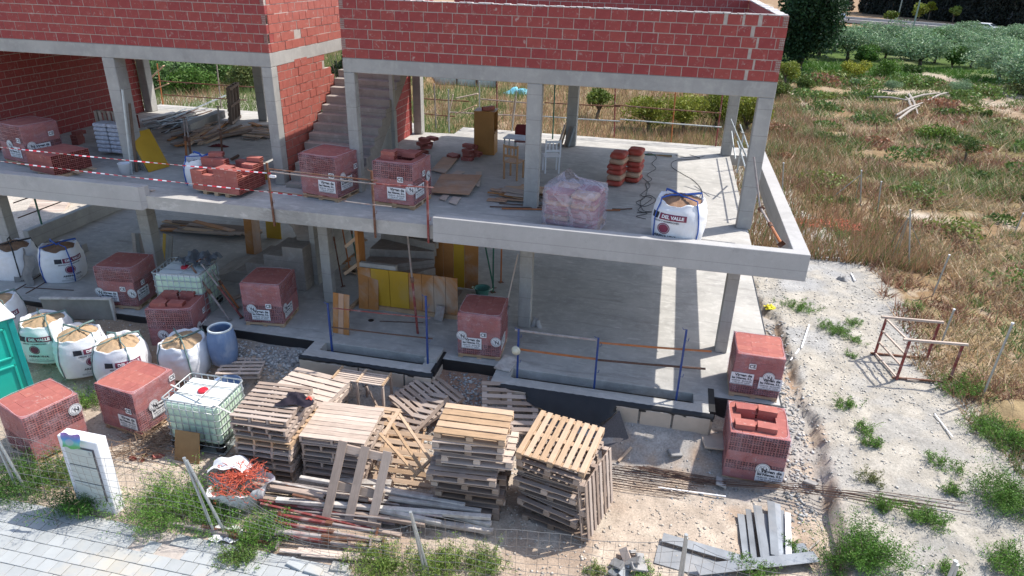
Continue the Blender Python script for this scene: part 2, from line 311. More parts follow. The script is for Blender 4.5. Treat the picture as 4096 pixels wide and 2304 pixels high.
def gh(x,y,detail=True):
    x=np.asarray(x,float); y=np.asarray(y,float)
    z0=np.interp(x,[-4,-1.5,8.2,8.8],[-.15,-.24,-.26,-.5]); t=ss((-1.9-y)/1.9); z=z0*(1-t)-.9*t
    zr=np.interp(y,[-6,-2,2],[-.72,-.5,-.45]); tx=trx(y)
    zl=np.where(x>9.6,np.minimum(z,np.interp(y,[-4,-1],[-.9,-.55])),z)
    if detail: tx=tx+.26*(vnoise(x,y,1.7,3)-.5)+.16*(vnoise(x,y,6,5)-.5)
    k=ss((x-tx+.05)/.14); z=zl*(1-k)+zr*k
    if detail:
        gut=np.exp(-((x-tx+.12)/.10)**2)*ss((6-y)/1)*.16*vnoise(x,y,1.1,8); z=z-gut
    back=ss((y-7.4)/1.2)*np.clip(1-ss((x-9.8)/.6)+ss((x-gex(y))/1),0,1); zb=-.6-.4*ss((y-8)/30); z=z*(1-back)+zb*back
    left=ss((-10.9-x)/.5)*ss((y+1.5)/1.5); z=z*(1-left)-.45*left
    if detail:
        pav=ss((-6.95-y)/.1)*ss((3.3-x)/.6)
        amp=1-pav; fld=ss((x-gex(y))/1.0)+back; fld=np.clip(fld,0,1)
        z=z+amp*(.07*(fb(x,y,.9,1)-.5)+.05*(fb(x,y,4,2,3)-.5))+fld*.5*(fb(x,y,.22,4)-.45)
        z=z*(1-pav)-.935*pav
        under=(x>-10.5)&(x<9.8)&(y>-1.8)&(y<7.1); z=np.where(under,-.75,z)
        for (a,b_) in ((-.1,2.5),(4.3,8.2)): z=np.where((x>a)&(x<b_)&(y>-2.35)&(y<-1.8),-1.0,z)
    return z
def pdist(x,y,pts):
    d=np.full(np.shape(x),1e9)
    for (ax,ay),(bx,by) in zip(pts,pts[1:]):
        L=(bx-ax)**2+(by-ay)**2; t=np.clip(((x-ax)*(bx-ax)+(y-ay)*(by-ay))/L,0,1); d=np.minimum(d,np.hypot(x-ax-t*(bx-ax),y-ay-t*(by-ay)))
    return d
PATHS=[[(30.5,62.5),(32.5,55.5),(34.5,50),(38,43.5),(44,33)],[(17,46),(22,49),(28,50),(33,44),(37,39.5),(41,34)],[(15,40),(20,43),(27,44),(31,42)]]
def pathmask(x,y):
    m=np.zeros(np.shape(x))
    for p,w in zip(PATHS,(1.3,1.5,1.0)): m=np.maximum(m,ss(1.4-pdist(x,y,p)/w*(1+.9*(fb(x,y,.35,77)-.5)*2)))
    return m*ss((fb(x,y,.6,78)-.28)*6)
def gz(x,y): return float(gh(np.array([x]),np.array([y]))[0])
def on(u,v,dz=0):           # survey a pixel on the terrain
    z=-.7
    for _ in range(8):
        p=at(u,v,z); z=gz(p.x,p.y)
    return Vector((p.x,p.y,z+dz))
def axis(a,b,step,lim,g=1.12):
    c=list(np.arange(a,b,step)); s=step; x=c[-1]
    while x<lim: s=min(s*g,14); x+=s; c.append(x)
    s=step; x=c[0]; pre=[]
    while x>-lim: s=min(s*g,14); x-=s; pre.append(x)
    return np.array(pre[::-1]+c)
gx=axis(-12,16,.085,420); gy=axis(-8.8,9,.085,420)
GX,GY=np.meshgrid(gx,gy); GZ=gh(GX,GY); nx,ny=len(gx),len(gy)
def lerp(a,b,t): return a+(np.array(b)-a)*t[...,None]
def gcol(x,y):
    n1=fb(x,y,.6,11); n2=fb(x,y,2.3,12); n3=fb(x,y,.13,13)
    c=np.zeros(x.shape+(3,))+np.array((.455,.375,.30))
    c=lerp(c,(.36,.26,.19),ss((n1-.5)*5)*.7)
    c=lerp(c,(.55,.47,.38),ss((n2-.56)*6)*.7)
    grav=ss((y+4.4)/1.0)*ss((-y-1.0)/1)*ss((x+3.6)/1)*(x<11)+ss((y+3.6)/1)*ss((x-9.6)/.5)*(x<10.9)*(y<6); c=lerp(c,(.36,.345,.325),np.clip(grav,0,1)*ss((n2-.36)*5)*.8)
    c=lerp(c,(.33,.25,.18),ss((y+3.9)/.8)*ss((-1.2-x)/1)*.8)
    c=lerp(c,(.36,.20,.13),ss((n1-.45)*6)*ss((y+3.6)/.5)*ss((x-2.2)/.4)*ss((4.2-x)/.4)*.8)
    right=ss((x-trx(y)-.02)/.1); c=lerp(c,(.41,.375,.32),right); c=lerp(c,(.34,.33,.31),right*ss((n2-.45)*6)*.6); c=lerp(c,(.49,.455,.395),right*ss((.4-n2)*6)*.5); c=lerp(c,(.36,.36,.36),right*ss((n1-.54)*7)*ss((y+2)/2)*ss((9-y)/2)*.75)
    edge=ss(1-abs(x-trx(y)+.1)/.16)*ss((4-y)/1)*ss((vnoise(x,y,1.3,91)-.35)*4); c=lerp(c,(.24,.14,.075),edge*.8)
    fld=np.clip(ss((x-gex(y)+.3*(n2-.5))/.5)+ss((y-7.6)/.8)*(1-ss((x-9.8)/.4))+ss((y-19)/3),0,1)*(1-.85*ss((-11.2-x)/.4)*ss((30-y)/8))
    f=np.zeros(x.shape+(3,))+np.array((.25,.165,.09)); f=lerp(f,(.30,.225,.125),ss((n1-.45)*5)); f=lerp(f,(.12,.13,.04),ss((n3-.52)*7)*.6); f=lerp(f,(.07,.12,.025),ss((y-54)/6)*ss((122-y)/8)*.95); f=lerp(f,(.30,.20,.12),ss((y-118)/6)); f=lerp(f,(.46,.38,.28),ss((n2-.62)*9)*.6)
    c=lerp(c,f*1.0,fld)if False else c+(f-c)*fld[...,None]
    path=ss(1-abs(y-(14.4-.08*(x-15)))/1.0)*ss((x-11)/1)*ss((30-x)/6); c=lerp(c,(.56,.49,.41),path*ss((n2-.42)*7)*.9)
    for (a,b_,r_) in ((44,50,3),(38,42,2.4),(33,46,2),(26,44,2),(30,52,2.2),(36,62,2.5)):
        pass
    c=lerp(c,(.45,.37,.29),pathmask(x,y)*.95); c=lerp(c,(.52,.48,.42),ss((-11.2-x)/.4)*ss((30-y)/8)*.8)
    
    far=ss((y-118)/4)*ss((145-y)/3); c=lerp(c,(.38,.24,.14),far)
    return np.clip(c,0,1)
idx=np.arange(nx*ny).reshape(ny,nx); F=np.stack([idx[:-1,:-1],idx[:-1,1:],idx[1:,1:],idx[1:,:-1]],-1).reshape(-1,4)
g=vfield('ground',np.stack([GX,GY,GZ],-1).reshape(-1,3),F,gcol(GX,GY).reshape(-1,3),'ground',smooth=True); struct(g)

# ================================================================== PAVEMENT (separate pavers)
pavb=MB().box(-9,3.0,-11.5,-7.0,-1.05,-.925).build('pavement',['mortar']); struct(pavb)
pm=MB().box(-.118,.118,-.058,.058,0,.026).build('paver','paver',bevel=.004); pme=pm.data; bpy.data.objects.remove(pm)
pm=MB().box(-.116,.116,-.116,.116,0,.026).build('paver','paver',bevel=.004); pme2=pm.data; bpy.data.objects.remove(pm)
rr=random.Random(3); npv=0; sm=MB()
for j in range(14):
    for i in range(46):
        x=-7.9+i*.242+(.121 if j%2 else 0); y=-7.14-j*.242
        if x>2.95-(.3*rr.random()) : continue
        cc=(Vector((x,y,-.9))-CAM_POS); dpt=cc.dot(C_F); uu=1288+cc.dot(C_R)/dpt*1746.7; vv=724.5-cc.dot(C_U)/dpt*1746.7
        if x>-.9 and x<.2 and y>-7.5 and rr.random()<.75: continue
        vis=-40<uu<2600 and vv<1480
        if vis and npv<298:
            npv+=1; o=link('paver',pme2,pavb); o.location=(x,y,-.9-.026+rr.uniform(-.003,.003)); o.rotation_euler=(rr.uniform(-.01,.01),rr.uniform(-.01,.01),rr.uniform(-.02,.02))
        elif not vis: sm.box(x-.116,x+.116,y-.116,y+.116,-.926,-.9+rr.uniform(-.003,.003))
stuff(sm.build('paver_field','paver',pavb))

# ================================================================== BUILDING
B=thing('concrete_building','unfinished two storey concrete frame house with red hollow brick parapets','building',(0,0,0))
def bpart(name,mat,boxes,bevel=.008,label=None,parent=B):
    m=MB()
    for bx in boxes: m.box(*bx)
    return m.build(name,mat,parent,bevel=bevel,label=label)
# ground slab, light wells
bpart('ground_slab','slab',[(-10.9,9.86,-1.86,7.3,-.22,0)])
bpart('slab_skirt','black',[(-10.9,-.33,-1.905,-1.864,-.5,-.012)],0)
bpart('slab_skirt','black',[(2.70,3.97,-1.905,-1.864,-.6,-.012)],0); bpart('slab_skirt','black',[(8.47,9.9,-1.905,-1.864,-.7,-.012)],0); bpart('slab_skirt','black',[(9.864,9.9,-1.86,7.3,-.6,-.02)],0)
def well(x0,x1,xi0,xi1,lab):
    w=bpart('light_well','slab',[(x0,x1,-2.5,-2.22,-1.0,.0),(x0,xi0,-2.22,-1.864,-1.0,.0),(xi1,x1,-2.22,-1.864,-1.0,.0),(xi0,xi1,-2.22,-1.9,-1.0,-.9)],.006,lab); return w
w1=well(-.31,2.68,-.03,2.40,'smaller light well with one raised block at its right corner'); w2=well(3.99,8.45,4.35,8.14,'longer light well beside the right hand slab')
bpart('corner_block','slab',[(2.40,2.68,-2.1,-1.55,.003,.09)],.006)
def boards(x0,x1,zb,cuts,par):
    xs=[x0]+cuts+[x1]
    for a,b_ in zip(xs,xs[1:]):
        o=MB().box(a+.02,b_-.02,-2.575,-2.515,zb,-.10).build('foam_board','foam',par,bevel=.006)
boards(-.36,2.72,-.72,[1.05,2.1],w1); boards(3.95,8.5,-.86,[4.25,5.4,7.1,7.75],w2)
MB().box(8.47,8.53,-2.5,-1.9,-.9,-.12).build('foam_board','foam',w2,bevel=.006); MB().box(2.70,2.755,-2.5,-1.9,-.8,-.12).build('foam_board','foam',w1,bevel=.006)
def drape(x0,x1,prof,name='membrane',par=B,y0=-2.505,out=.06):
    m=MB(); N=60; vs=[]
    for i in range(N+1):
        x=x0+(x1-x0)*i/N; dz=np.interp(x,[a for a,b_ in prof],[b_ for a,b_ in prof]); wv=.012*math.sin(x*9)+.01*math.sin(x*23)
        for k in range(7):
            t=k/6; vs.append((x+.01*math.sin(k*3+x*5),y0-out*min(1,t*2.2)-(dz*.75*t if dz>.2 else 0)-wv*t,-.004-dz*t+.006*math.sin(x*31+k)))
    m.add(vs,[(i*7+k,i*7+k+1,(i+1)*7+k+1,(i+1)*7+k) for i in range(N) for k in range(6)])
    return m.build(name,'black',par,smooth=True)
drape(-.36,2.74,[(-.36,.10),(.5,.07),(1.6,.09),(2.2,.10),(2.5,.17),(2.74,.10)],par=w1)
drape(3.99,8.53,[(3.99,.04),(4.4,.10),(5.2,.30),(5.9,.46),(6.3,.40),(6.7,.16),(7.6,.12),(8.53,.13)],par=w2)
# dimpled membrane loose triangle hanging on the ground before the long well
mt=MB(); P=[(4.6,-2.62,-.18),(5.9,-2.95,-.62),(6.15,-3.02,-.70),(6.7,-2.62,-.16),(6.95,-2.9,-.6),(6.2,-3.3,-.82),(5.5,-3.1,-.72)]
mt.add(P,[(0,6,1),(1,6,5,2),(2,5,4),(2,4,3)]); mt.build('dimpled_sheet',[simple('dimpled_grey_sheet',(.10,.09,.09),.5,var=.3,scale=40,bmp=1)],w2)
bpart('membrane','black',[(2.66,2.75,-2.45,-1.6,-.12,.012)],0,parent=w1); bpart('membrane','black',[(8.44,8.56,-2.45,-1.6,-.16,.012)],0,parent=w2)
# columns
def cols(ls,z0,z1,name='column'):
    for (a,b_,c,d) in ls: bpart(name,'concrete',[(a,b_,c,d,z0+.003,z1-.003)],.012)
cols([(-10.75,-10.42,0,.3),(-6.07,-5.75,.002,.372),(-1.965,-1.724,.002,.262),(.002,.245,.002,.21),(4.07,4.385,.002,.212),(8.645,8.936,.002,.30),
      (-10.45,-10.15,6.3,6.6),(-6.11,-5.8,6.2,6.6),(-.67,-.42,6.05,6.35),(4.1,4.4,6.0,6.3),(8.62,8.912,6.32,6.6)],3.0,5.7)
cols([(-10.60,-10.28,.002,.3),(-6.05,-5.73,.002,.32),(-1.0,-.745,.002,.21),(4.03,4.33,.002,.212),(8.645,8.90,.002,.30),(-10.45,-10.15,6.3,6.6),(-6.11,-5.8,6.2,6.6),(4.1,4.4,6.0,6.3),(8.62,8.912,6.32,6.6),(-.67,-.42,6.05,6.35)],0,2.7)
# first floor slab with upstands
m=MB(); m.prism([(-10.8,-1.475),(-4.27,-1.475),(-4.27,-1.612),(2.53,-1.612),(2.53,-1.475),(8.88,-1.475),(8.88,6.5),(9.53,6.5),(9.53,7.5),(.5,7.5),(.5,6.5),(-1.0,6.3),(-1.0,7.55),(-10.8,7.55)],2.7,3.0,'z'); m.build('first_floor_slab','slab',B)
m=MB()
pr=[(2.532,-1.703),(9.83,-1.703),(9.83,7.3),(9.545,7.3),(9.545,-1.477),(2.532,-1.477)]; m.prism(pr,2.675,3.211,'z'); m.build('parapet_beam','parapet',B,bevel=.008,label='parapet beam framing the right hand balcony')
m=MB(); m.box(-10.85,-4.32,-1.703,-1.477,2.675,3.222); m.add([(-4.318,-1.703,2.675),(-4.318,-1.703,3.222),(-4.318,-1.477,3.222),(-4.318,-1.477,2.675),(-4.24,-1.62,2.72),(-4.24,-1.60,3.215),(-4.24,-1.477,3.215),(-4.24,-1.477,2.72)],[(0,1,5,4),(4,5,6,7),(1,2,6,5),(0,4,7,3)]); m.build('parapet_beam','parapet',B,bevel=.006,label='parapet beam along the left hand balcony')
# roof slabs
m=MB(); m.prism([(-11.2,0),(-1.722,0),(-1.722,7.3),(-11.2,7.3)],5.7,6.0,'z'); m.build('roof_slab','concrete',B,bevel=.01,label='left roof slab')
m=MB(); m.prism([(0,0),(8.94,0),(8.94,7.3),(1.9,7.3),(1.9,6.42),(0,6.42)],5.7,6.0,'z'); m.build('roof_slab','concrete',B,bevel=.01,label='right roof slab')
bpart('low_wall','concrete',[(-10.95,-10.75,1.0,7.2,.003,.52)],.01)

# ---- bricks
BL,BH,BT=.295,.184,.092
def brick_mesh(L=BL,H=BH,T=BT,mat='brick',nh=(3,4),name='brick',holes=True):
    """hollow brick: long axis x, height z, thickness y; real cells in both ends; front face at y=0"""
    m=MB(); m.add([(0,0,0),(L,0,0),(L,T,0),(0,T,0),(0,0,H),(L,0,H),(L,T,H),(0,T,H)],[(0,3,2,1),(4,5,6,7),(0,1,5,4),(2,3,7,6)],0)
    if not holes: m.add([(0,0,0),(L,0,0),(L,T,0),(0,T,0),(0,0,H),(L,0,H),(L,T,H),(0,T,H)],[(1,2,6,5),(3,0,4,7)],0)
    else:
        ny_,nz_=nh; wy=T/(ny_+(ny_+1)*.22); wz=H/(nz_+(nz_+1)*.22); gy_=wy*.22; gz_=wz*.22; dp=min(.05,L*.3)
        ys=[0];zs=[0]
        for k in range(ny_): ys+=[gy_*(k+1)+wy*k,(gy_+wy)*(k+1)]
        for k in range(nz_): zs+=[gz_*(k+1)+wz*k,(gz_+wz)*(k+1)]
        ys.append(T); zs.append(H)
        for X0,sg in ((0,1),(L,-1)):
            for a in range(len(ys)-1):
                for b_ in range(len(zs)-1):
                    y0,y1,z0,z1=ys[a],ys[a+1],zs[b_],zs[b_+1]; q=[(X0,y0,z0),(X0,y1,z0),(X0,y1,z1),(X0,y0,z1)]
                    if a%2 and b_%2:
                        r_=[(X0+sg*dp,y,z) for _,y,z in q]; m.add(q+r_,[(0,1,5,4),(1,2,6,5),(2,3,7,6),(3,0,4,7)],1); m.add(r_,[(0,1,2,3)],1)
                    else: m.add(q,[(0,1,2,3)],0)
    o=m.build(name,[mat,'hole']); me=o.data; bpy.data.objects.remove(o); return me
BM=brick_mesh(holes=False); BMH=brick_mesh(); BMhalf=brick_mesh(L=.14,holes=False); BM2=brick_mesh(mat='brick2',holes=False)
BR=[0]
def wall(name,org,ang,length,courses,th=.092,single=0,mat='brick',cut=None,jit=.003,label=None,endhole=(1,1),both=False,seed=0):
    """bricks laid in stretcher bond from org along angle; 'single' first bricks as separate parts; cut(s,z)->bool skips"""
    rs=random.Random(seed+hash(name)%97 if False else seed); org=Vector(org); rz=R(ang)
    par=B; H=courses*.197
    T=Matrix.Translation(org)@Matrix.Rotation(rz,4,'Z')
    mm=MB()
    if cut is None: mm.box(.004,length-.004,.006,th-.009,.002,H-.004,T=T)
    else:
        for c in range(courses):
            ss_=[s for s in np.arange(0,length,.05) if not cut(s,(c+.5)*.197)]
            if ss_: mm.box(min(ss_)+.01,max(ss_)+.03,.009,th-.009,c*.197+.002,(c+1)*.197-.004,T=T)
    wobj=mm.build(name,'mortar',par,label=label)
    st=MB(); todo=[]
    for c in range(courses):
        s=0.0; first=True
        off=.155 if c%2 else 0
        if off and endhole[0]: todo.append((0.004,c,'end')); s=.10
        elif off: todo.append((0.004,c,'half')); s=off
        while s<length-.02:
            L=min(BL,length-s-.004)
            if off and endhole[1] and length-s<.42 and L>.12:
                L=length-s-.105
                if L>.05: todo.append((s+.004,c,L))
                todo.append((length-.096,c,'end')); break
            todo.append((s+.004,c,L)); s+=.31
    vis=[]
    for s,c,k in todo:
        L={'end':.092,'half':.14}.get(k,k)
        if cut and cut(s+L/2,(c+.5)*.197): continue
        if seed==1 and 7.35<s<8.35 and k!='end' and L>.25 and rs.random()<.45: L=L-rs.choice([.03,.05,.06])
        z=c*.197+.006; dy=rs.uniform(-jit,jit); ds=rs.uniform(-jit,jit)
        if BR[0]<300 and single and (single is True or single(s,c)):
            BR[0]+=1
            if k=='end':
                o=link('brick',BMH,wobj); o.matrix_local=T@Matrix.Translation((s+.092,dy-.002,z))@Matrix.Rotation(PI/2,4,'Z')
            else:
                o=link('brick',BM if L>.2 else BMhalf,wobj); o.matrix_local=T@Matrix.Translation((s+ds,dy,z))@Matrix.Rotation(rs.uniform(-.006,.006),4,'Z')@Matrix.Diagonal((L/(BL if L>.2 else .14),th/BT if th<.15 else 1,rs.uniform(.97,1.0),1))
        else:
            if k=='end':
                # open cells: frame bars over a dark recess
                for a in range(4): st.box(s+a*.0273,s+a*.0273+.008,-.002,.05,z,z+BH,T=T)
                for a in range(5): st.box(s+.0085,s+.0815,-.001,.05,z+a*.0447,z+a*.0447+.008,T=T)
            else: st.box(s+ds,s+ds+L,dy-(0),th+(0 if not both else .003),z,z+BH*rs.uniform(.97,1),T=T)
    if st.f: stuff(st.build('brickwork',[mat],wobj))
    return wobj
wall('brick_wall',(0,0.004,6.0),0,8.94,6,single=True,label='front parapet wall of the right roof',seed=1)
wall('brick_wall',(-11.2,0.004,6.0),0,9.478,7,single=lambda s,c:c<6 and s>2.6,label='front parapet wall of the left roof',seed=2,endhole=(0,1))
wall('brick_wall',(-1.724,.1,6.0),90,7.1,7,mat='brick2',label='side parapet wall facing the stairs',seed=3,jit=.007,endhole=(0,0))
wall('brick_wall',(-11.2,7.2,6.0),0,9.4,7,seed=9,label='rear parapet wall of the left roof',endhole=(0,0))
wall('brick_wall',(8.94,.1,6.0),90,6.3,6,th=.19,label='right side parapet wall',seed=4,endhole=(0,0))
wall('brick_wall',(.6,6.3,6.0),0,8.14,6,label='rear parapet wall of the right roof',seed=5,endhole=(0,0))
wall('brick_wall',(.10,.1,6.0),90,5.8,6,label='parapet wall beside the stair shaft',seed=6,endhole=(0,0))
# mortar caps on the parapets
mc=MB(); rs=random.Random(5)
def capline(x0,y0,x1,y1,w,z,step=.13):
    L=math.hypot(x1-x0,y1-y0); n_=int(L/step)
    for k in range(n_):
        t=k/n_; x=x0+(x1-x0)*t; y=y0+(y1-y0)*t; h=rs.uniform(.004,.022); dx=(step*1.25 if abs(x1-x0)>abs(y1-y0) else w); dy=(w if abs(x1-x0)>abs(y1-y0) else step*1.25)
        mc.box(x,x+dx*rs.uniform(.8,1),y,y+dy*rs.uniform(.85,1),z-.003,z+h)
capline(.0,.0,8.8,.0,.095,7.183); capline(8.74,.1,8.74,6.3,.2,7.183); capline(.6,6.3,8.7,6.3,.095,7.183)
mc.build('mortar_cap',[simple('white_mortar',(.62,.58,.56),.95,var=.15)],B)
wall('brick_wall',(-1.724,.27,3.0),90,2.95,14,mat='brick2',label='brick wall climbing beside the stairs',seed=7,jit=.007,endhole=(0,0),cut=lambda s,z:(z<(s+.27+.1)*.66-.25) or s>2.3+.2*max(0,round((2.5-z)/.2)) or z>2.7)
wall('brick_wall',(-10.45,.3,3.0),90,6.0,13,label='inner brick wall on the left of the upper floor',seed=8,endhole=(0,0))
wall('brick_wall',(-.72,4.6,3.0),90,1.45,13,label='short brick wall behind the stairs',seed=10,endhole=(0,0))
# ---- upper stairs
m=MB(); x0,x1=-1.70,.02; z=3.0; y=-.12; prof=[(-.12,3.003)]
for k in range(17):
    z0=3.0+.1+.18*k if k else 3.1; y0=-.12+.27*k-(.02 if k else 0)
    prof+=[(y0,z0),(y0+.27,z0)]
prof+=[(y0+.27,5.8)]; prof+=[(y0+.1,5.62),(.75,3.003)]
m.prism(prof,-1.63,.10,'x'); st_=m.build('staircase','stairc',B,bevel=.006,label='straight concrete stairs up to the roof')
m=MB(); m.prism([(1.5,3.003),(3.1,3.003),(3.1,4.32),(1.5,3.38)],-1.5,-.05,'x'); m.build('stair_wall','concrete',B)
m=MB(); m.box(.06,.16,2.4,2.52,3.003,5.69); m.build('shaft_post','concrete',B)
# ---- lower stairs: stepped left flight and boxed winder flight
def zf(u_,v_,y): return aty(u_,v_,y)
m=MB(); prof=[(-4.62,.003),(-4.62,.06),(-4.1,.20),(-3.75,.36),(-3.42,.36),(-3.42,.62),(-2.86,.62),(-2.86,.92),(-2.3,.92),(-2.3,1.2),(-1.72,1.2),(-1.72,.003)]
m.prism(prof,.45,1.75,'y'); s1=m.build('lower_staircase','stairc',B,bevel=.008,label='stepped concrete flight left of the lower middle column')
for k in range(6):
    a0=k*13; zz=1.2+.18*(k+1)
    T=Matrix.Translation((-1.75,.9,0))@Matrix.Rotation(R(100+a0),4,'Z')
    m=MB(); m.box(.1,1.55,-.02,.32,zz-.32,zz,T=T); m.build('step','stairc',s1,bevel=.006)
m=MB(); m.box(-1.74,-1.60,.9,3.2,.003,2.69); m.build('stair_wall','concrete',s1)
wn=MB(); s2=MB().box(.05,2.2,.42,1.6,.003,.02).build('winder_staircase','stairc',B,label='winding concrete steps inside yellow formwork')
piv=Vector((1.62,1.45,0))
for k in range(7):
    a0=R(-38+20*(-k)+0)
    zz=.30+.2*k
    a1=R(285-24*k); a2=R(285-24*(k+1))
    def rp(a,r_):
        x=piv.x+r_*math.cos(a); y=piv.y+r_*math.sin(a); return (min(max(x,-.2),2.45),min(max(y,.12),2.9))
    poly=[rp(a1,.15),rp(a1,1.9),rp((a1+a2)/2,1.95),rp(a2,1.9),rp(a2,.15)]
    m=MB(); m.prism(poly,zz-.36,zz,'z'); m.build('step','stairc',s2,bevel=.006)
m=MB(); m.box(.0,.95,.075,.2,.75,1.18); m.box(.95,1.5,.075,.2,.7,.93); m.build('stair_kerb','concrete',s2,bevel=.008)
# ================================================================== BRICK PACKS
PBX=brick_mesh(L=.312,H=.0885,T=.186,mat='packbrick',nh=(4,2),name='pack_brick'); PBS=brick_mesh(L=.312,H=.0885,T=.186,mat='packbrick',holes=False,name='pack_brick')
VIRG=dict(a=text_mesh('Virgen de',.085,bold=.0035),b=text_mesh('las Nieves, S.L.',.066,bold=.003),c=text_mesh('HUECOS - BLOQUES',.042,bold=.001),d=text_mesh('T. 966 691 417  AGOST',.034,bold=.001))
CE_=text_mesh('CE',.105,bold=.003); VN1=text_mesh('V',.11,bold=.002); VN2=text_mesh('N',.11,bold=.003); CER=text_mesh('CERAMICAS',.03)
def flat(m,tm,cx,cz,y,mi): m.add([(cx+p[0],y,cz+p[1]) for p in tm[0]],[tuple(reversed(f)) for f in tm[1]],mi)
def disc(m,cx,cz,y,r0,r1,mi,n=28):
    if r0==0: m.add([(cx+r1*math.cos(2*PI*k/n),y,cz+r1*math.sin(2*PI*k/n)) for k in range(n)],[tuple(range(n))],mi)
    else: m.add([(cx+r*math.cos(2*PI*k/n),y,cz+r*math.sin(2*PI*k/n)) for r in (r0,r1) for k in range(n)],[(k,(k+1)%n,n+(k+1)%n,n+k) for k in range(n)],mi)
def lab_ce():
    m=MB(); m.prism([(-.07,-.05),(-.06,-.06),(.06,-.06),(.07,-.05),(.07,.05),(.06,.06),(-.06,.06),(-.07,.05)],-.002,0,'y',0); flat(m,CE_,0,0,-.004,1); return m.mesh('ce_label',['white','ink'])
def lab_text(w=.44):
    m=MB(); m.box(-w/2,w/2,-.002,0,-.125,.145,0); flat(m,VIRG['a'],.02,.095,-.004,1); flat(m,VIRG['b'],0,.025,-.004,1); flat(m,VIRG['c'],0,-.037,-.004,1); flat(m,VIRG['d'],0,-.080,-.004,1); m.box(-w/2+.01,w/2-.01,-.0045,-.003,-.116,-.108,1); return m.mesh('text_label',['white','ink'])
def lab_logo():
    m=MB(); disc(m,0,0,-.0035,0,.115,0); disc(m,0,0,-.0055,.098,.104,1); disc(m,0,0,-.0055,.066,.070,1)
    flat(m,VN1,-.016,.012,-.006,2); flat(m,VN2,.022,-.014,-.006,1); 
    for k,ch in enumerate('CERAMICAS'):
        tm=text_mesh(ch,.032); a=R(200+k*17.5); ca,sa=math.cos(a+PI/2),math.sin(a+PI/2); m.add([(.084*math.cos(a)+p[0]*ca-p[1]*sa,-.006,.084*math.sin(a)+p[0]*sa+p[1]*ca) for p in tm[0]],[tuple(reversed(f)) for f in tm[1]],1)
    return m.mesh('logo_label',['white','ink',simple('grey_ink',(.25,.25,.28),.7)])
LCE,LTX,LLG=lab_ce(),lab_text(),lab_logo()
WH=.482
def film_mesh(seed,z0=.12,z1=1.015,hole=True,amp=.008,drop=0,w=WH):
    rs=np.random.default_rng(seed); m=MB(); n=14; nz=9
    def rnd(a): return rs.uniform(-a,a)
    ring=[]
    for sd in range(4):
        for k in range(n):
            t=-w+2*w*k/n; ring.append([(t,-w),(w,t),(-t,w),(-w,-t)][sd])
    N=len(ring); vs=[]
    for j in range(nz+1):
        z=z0+(z1-z0)*j/nz
        for k,(x,y) in enumerate(ring):
            o=1+amp*rs.uniform(-.6,1)/.48; b_=(.012*math.sin(k*.9+seed+j*.5)) if j==0 else 0
            vs.append((x*o,y*o,z+(b_ if j<nz else .0)+ (rnd(.004))))
    fs=[(j*N+k,j*N+(k+1)%N,(j+1)*N+(k+1)%N,(j+1)*N+k) for j in range(nz) for k in range(N)]
    if hole:
        base=len(vs)-N
        for k,(x,y) in enumerate(ring):
            a=math.atan2(y,x); r=w*.955/(abs(math.cos(a))**7+abs(math.sin(a))**7)**(1/7); r*=1+.025*math.sin(3*a+seed); vs.append((r*math.cos(a),r*math.sin(a),z1+.009+rnd(.003)))
        fs+=[(base+k,base+(k+1)%N,base+N+(k+1)%N,base+N+k) for k in range(N)]
    m.add(vs,fs,0)
    # bunched white edges of the film
    top=[Vector(vs[(len(vs)-N)+k])+Vector((0,0,.003)) for k in range(N)]; m.tube(top+[top[0]],.0028,4,1)
    return m.build('stretch_film',['film',simple_edge],None,smooth=True)
simple_edge=simple('film_edge',(.62,.48,.52),.35)
def bigpallet(par,name='pallet_base'):
    m=MB()
    for y in (-.42,0,.42): m.bar((-.47,y,.055),(.47,y,.055),.09,.07)
    return m
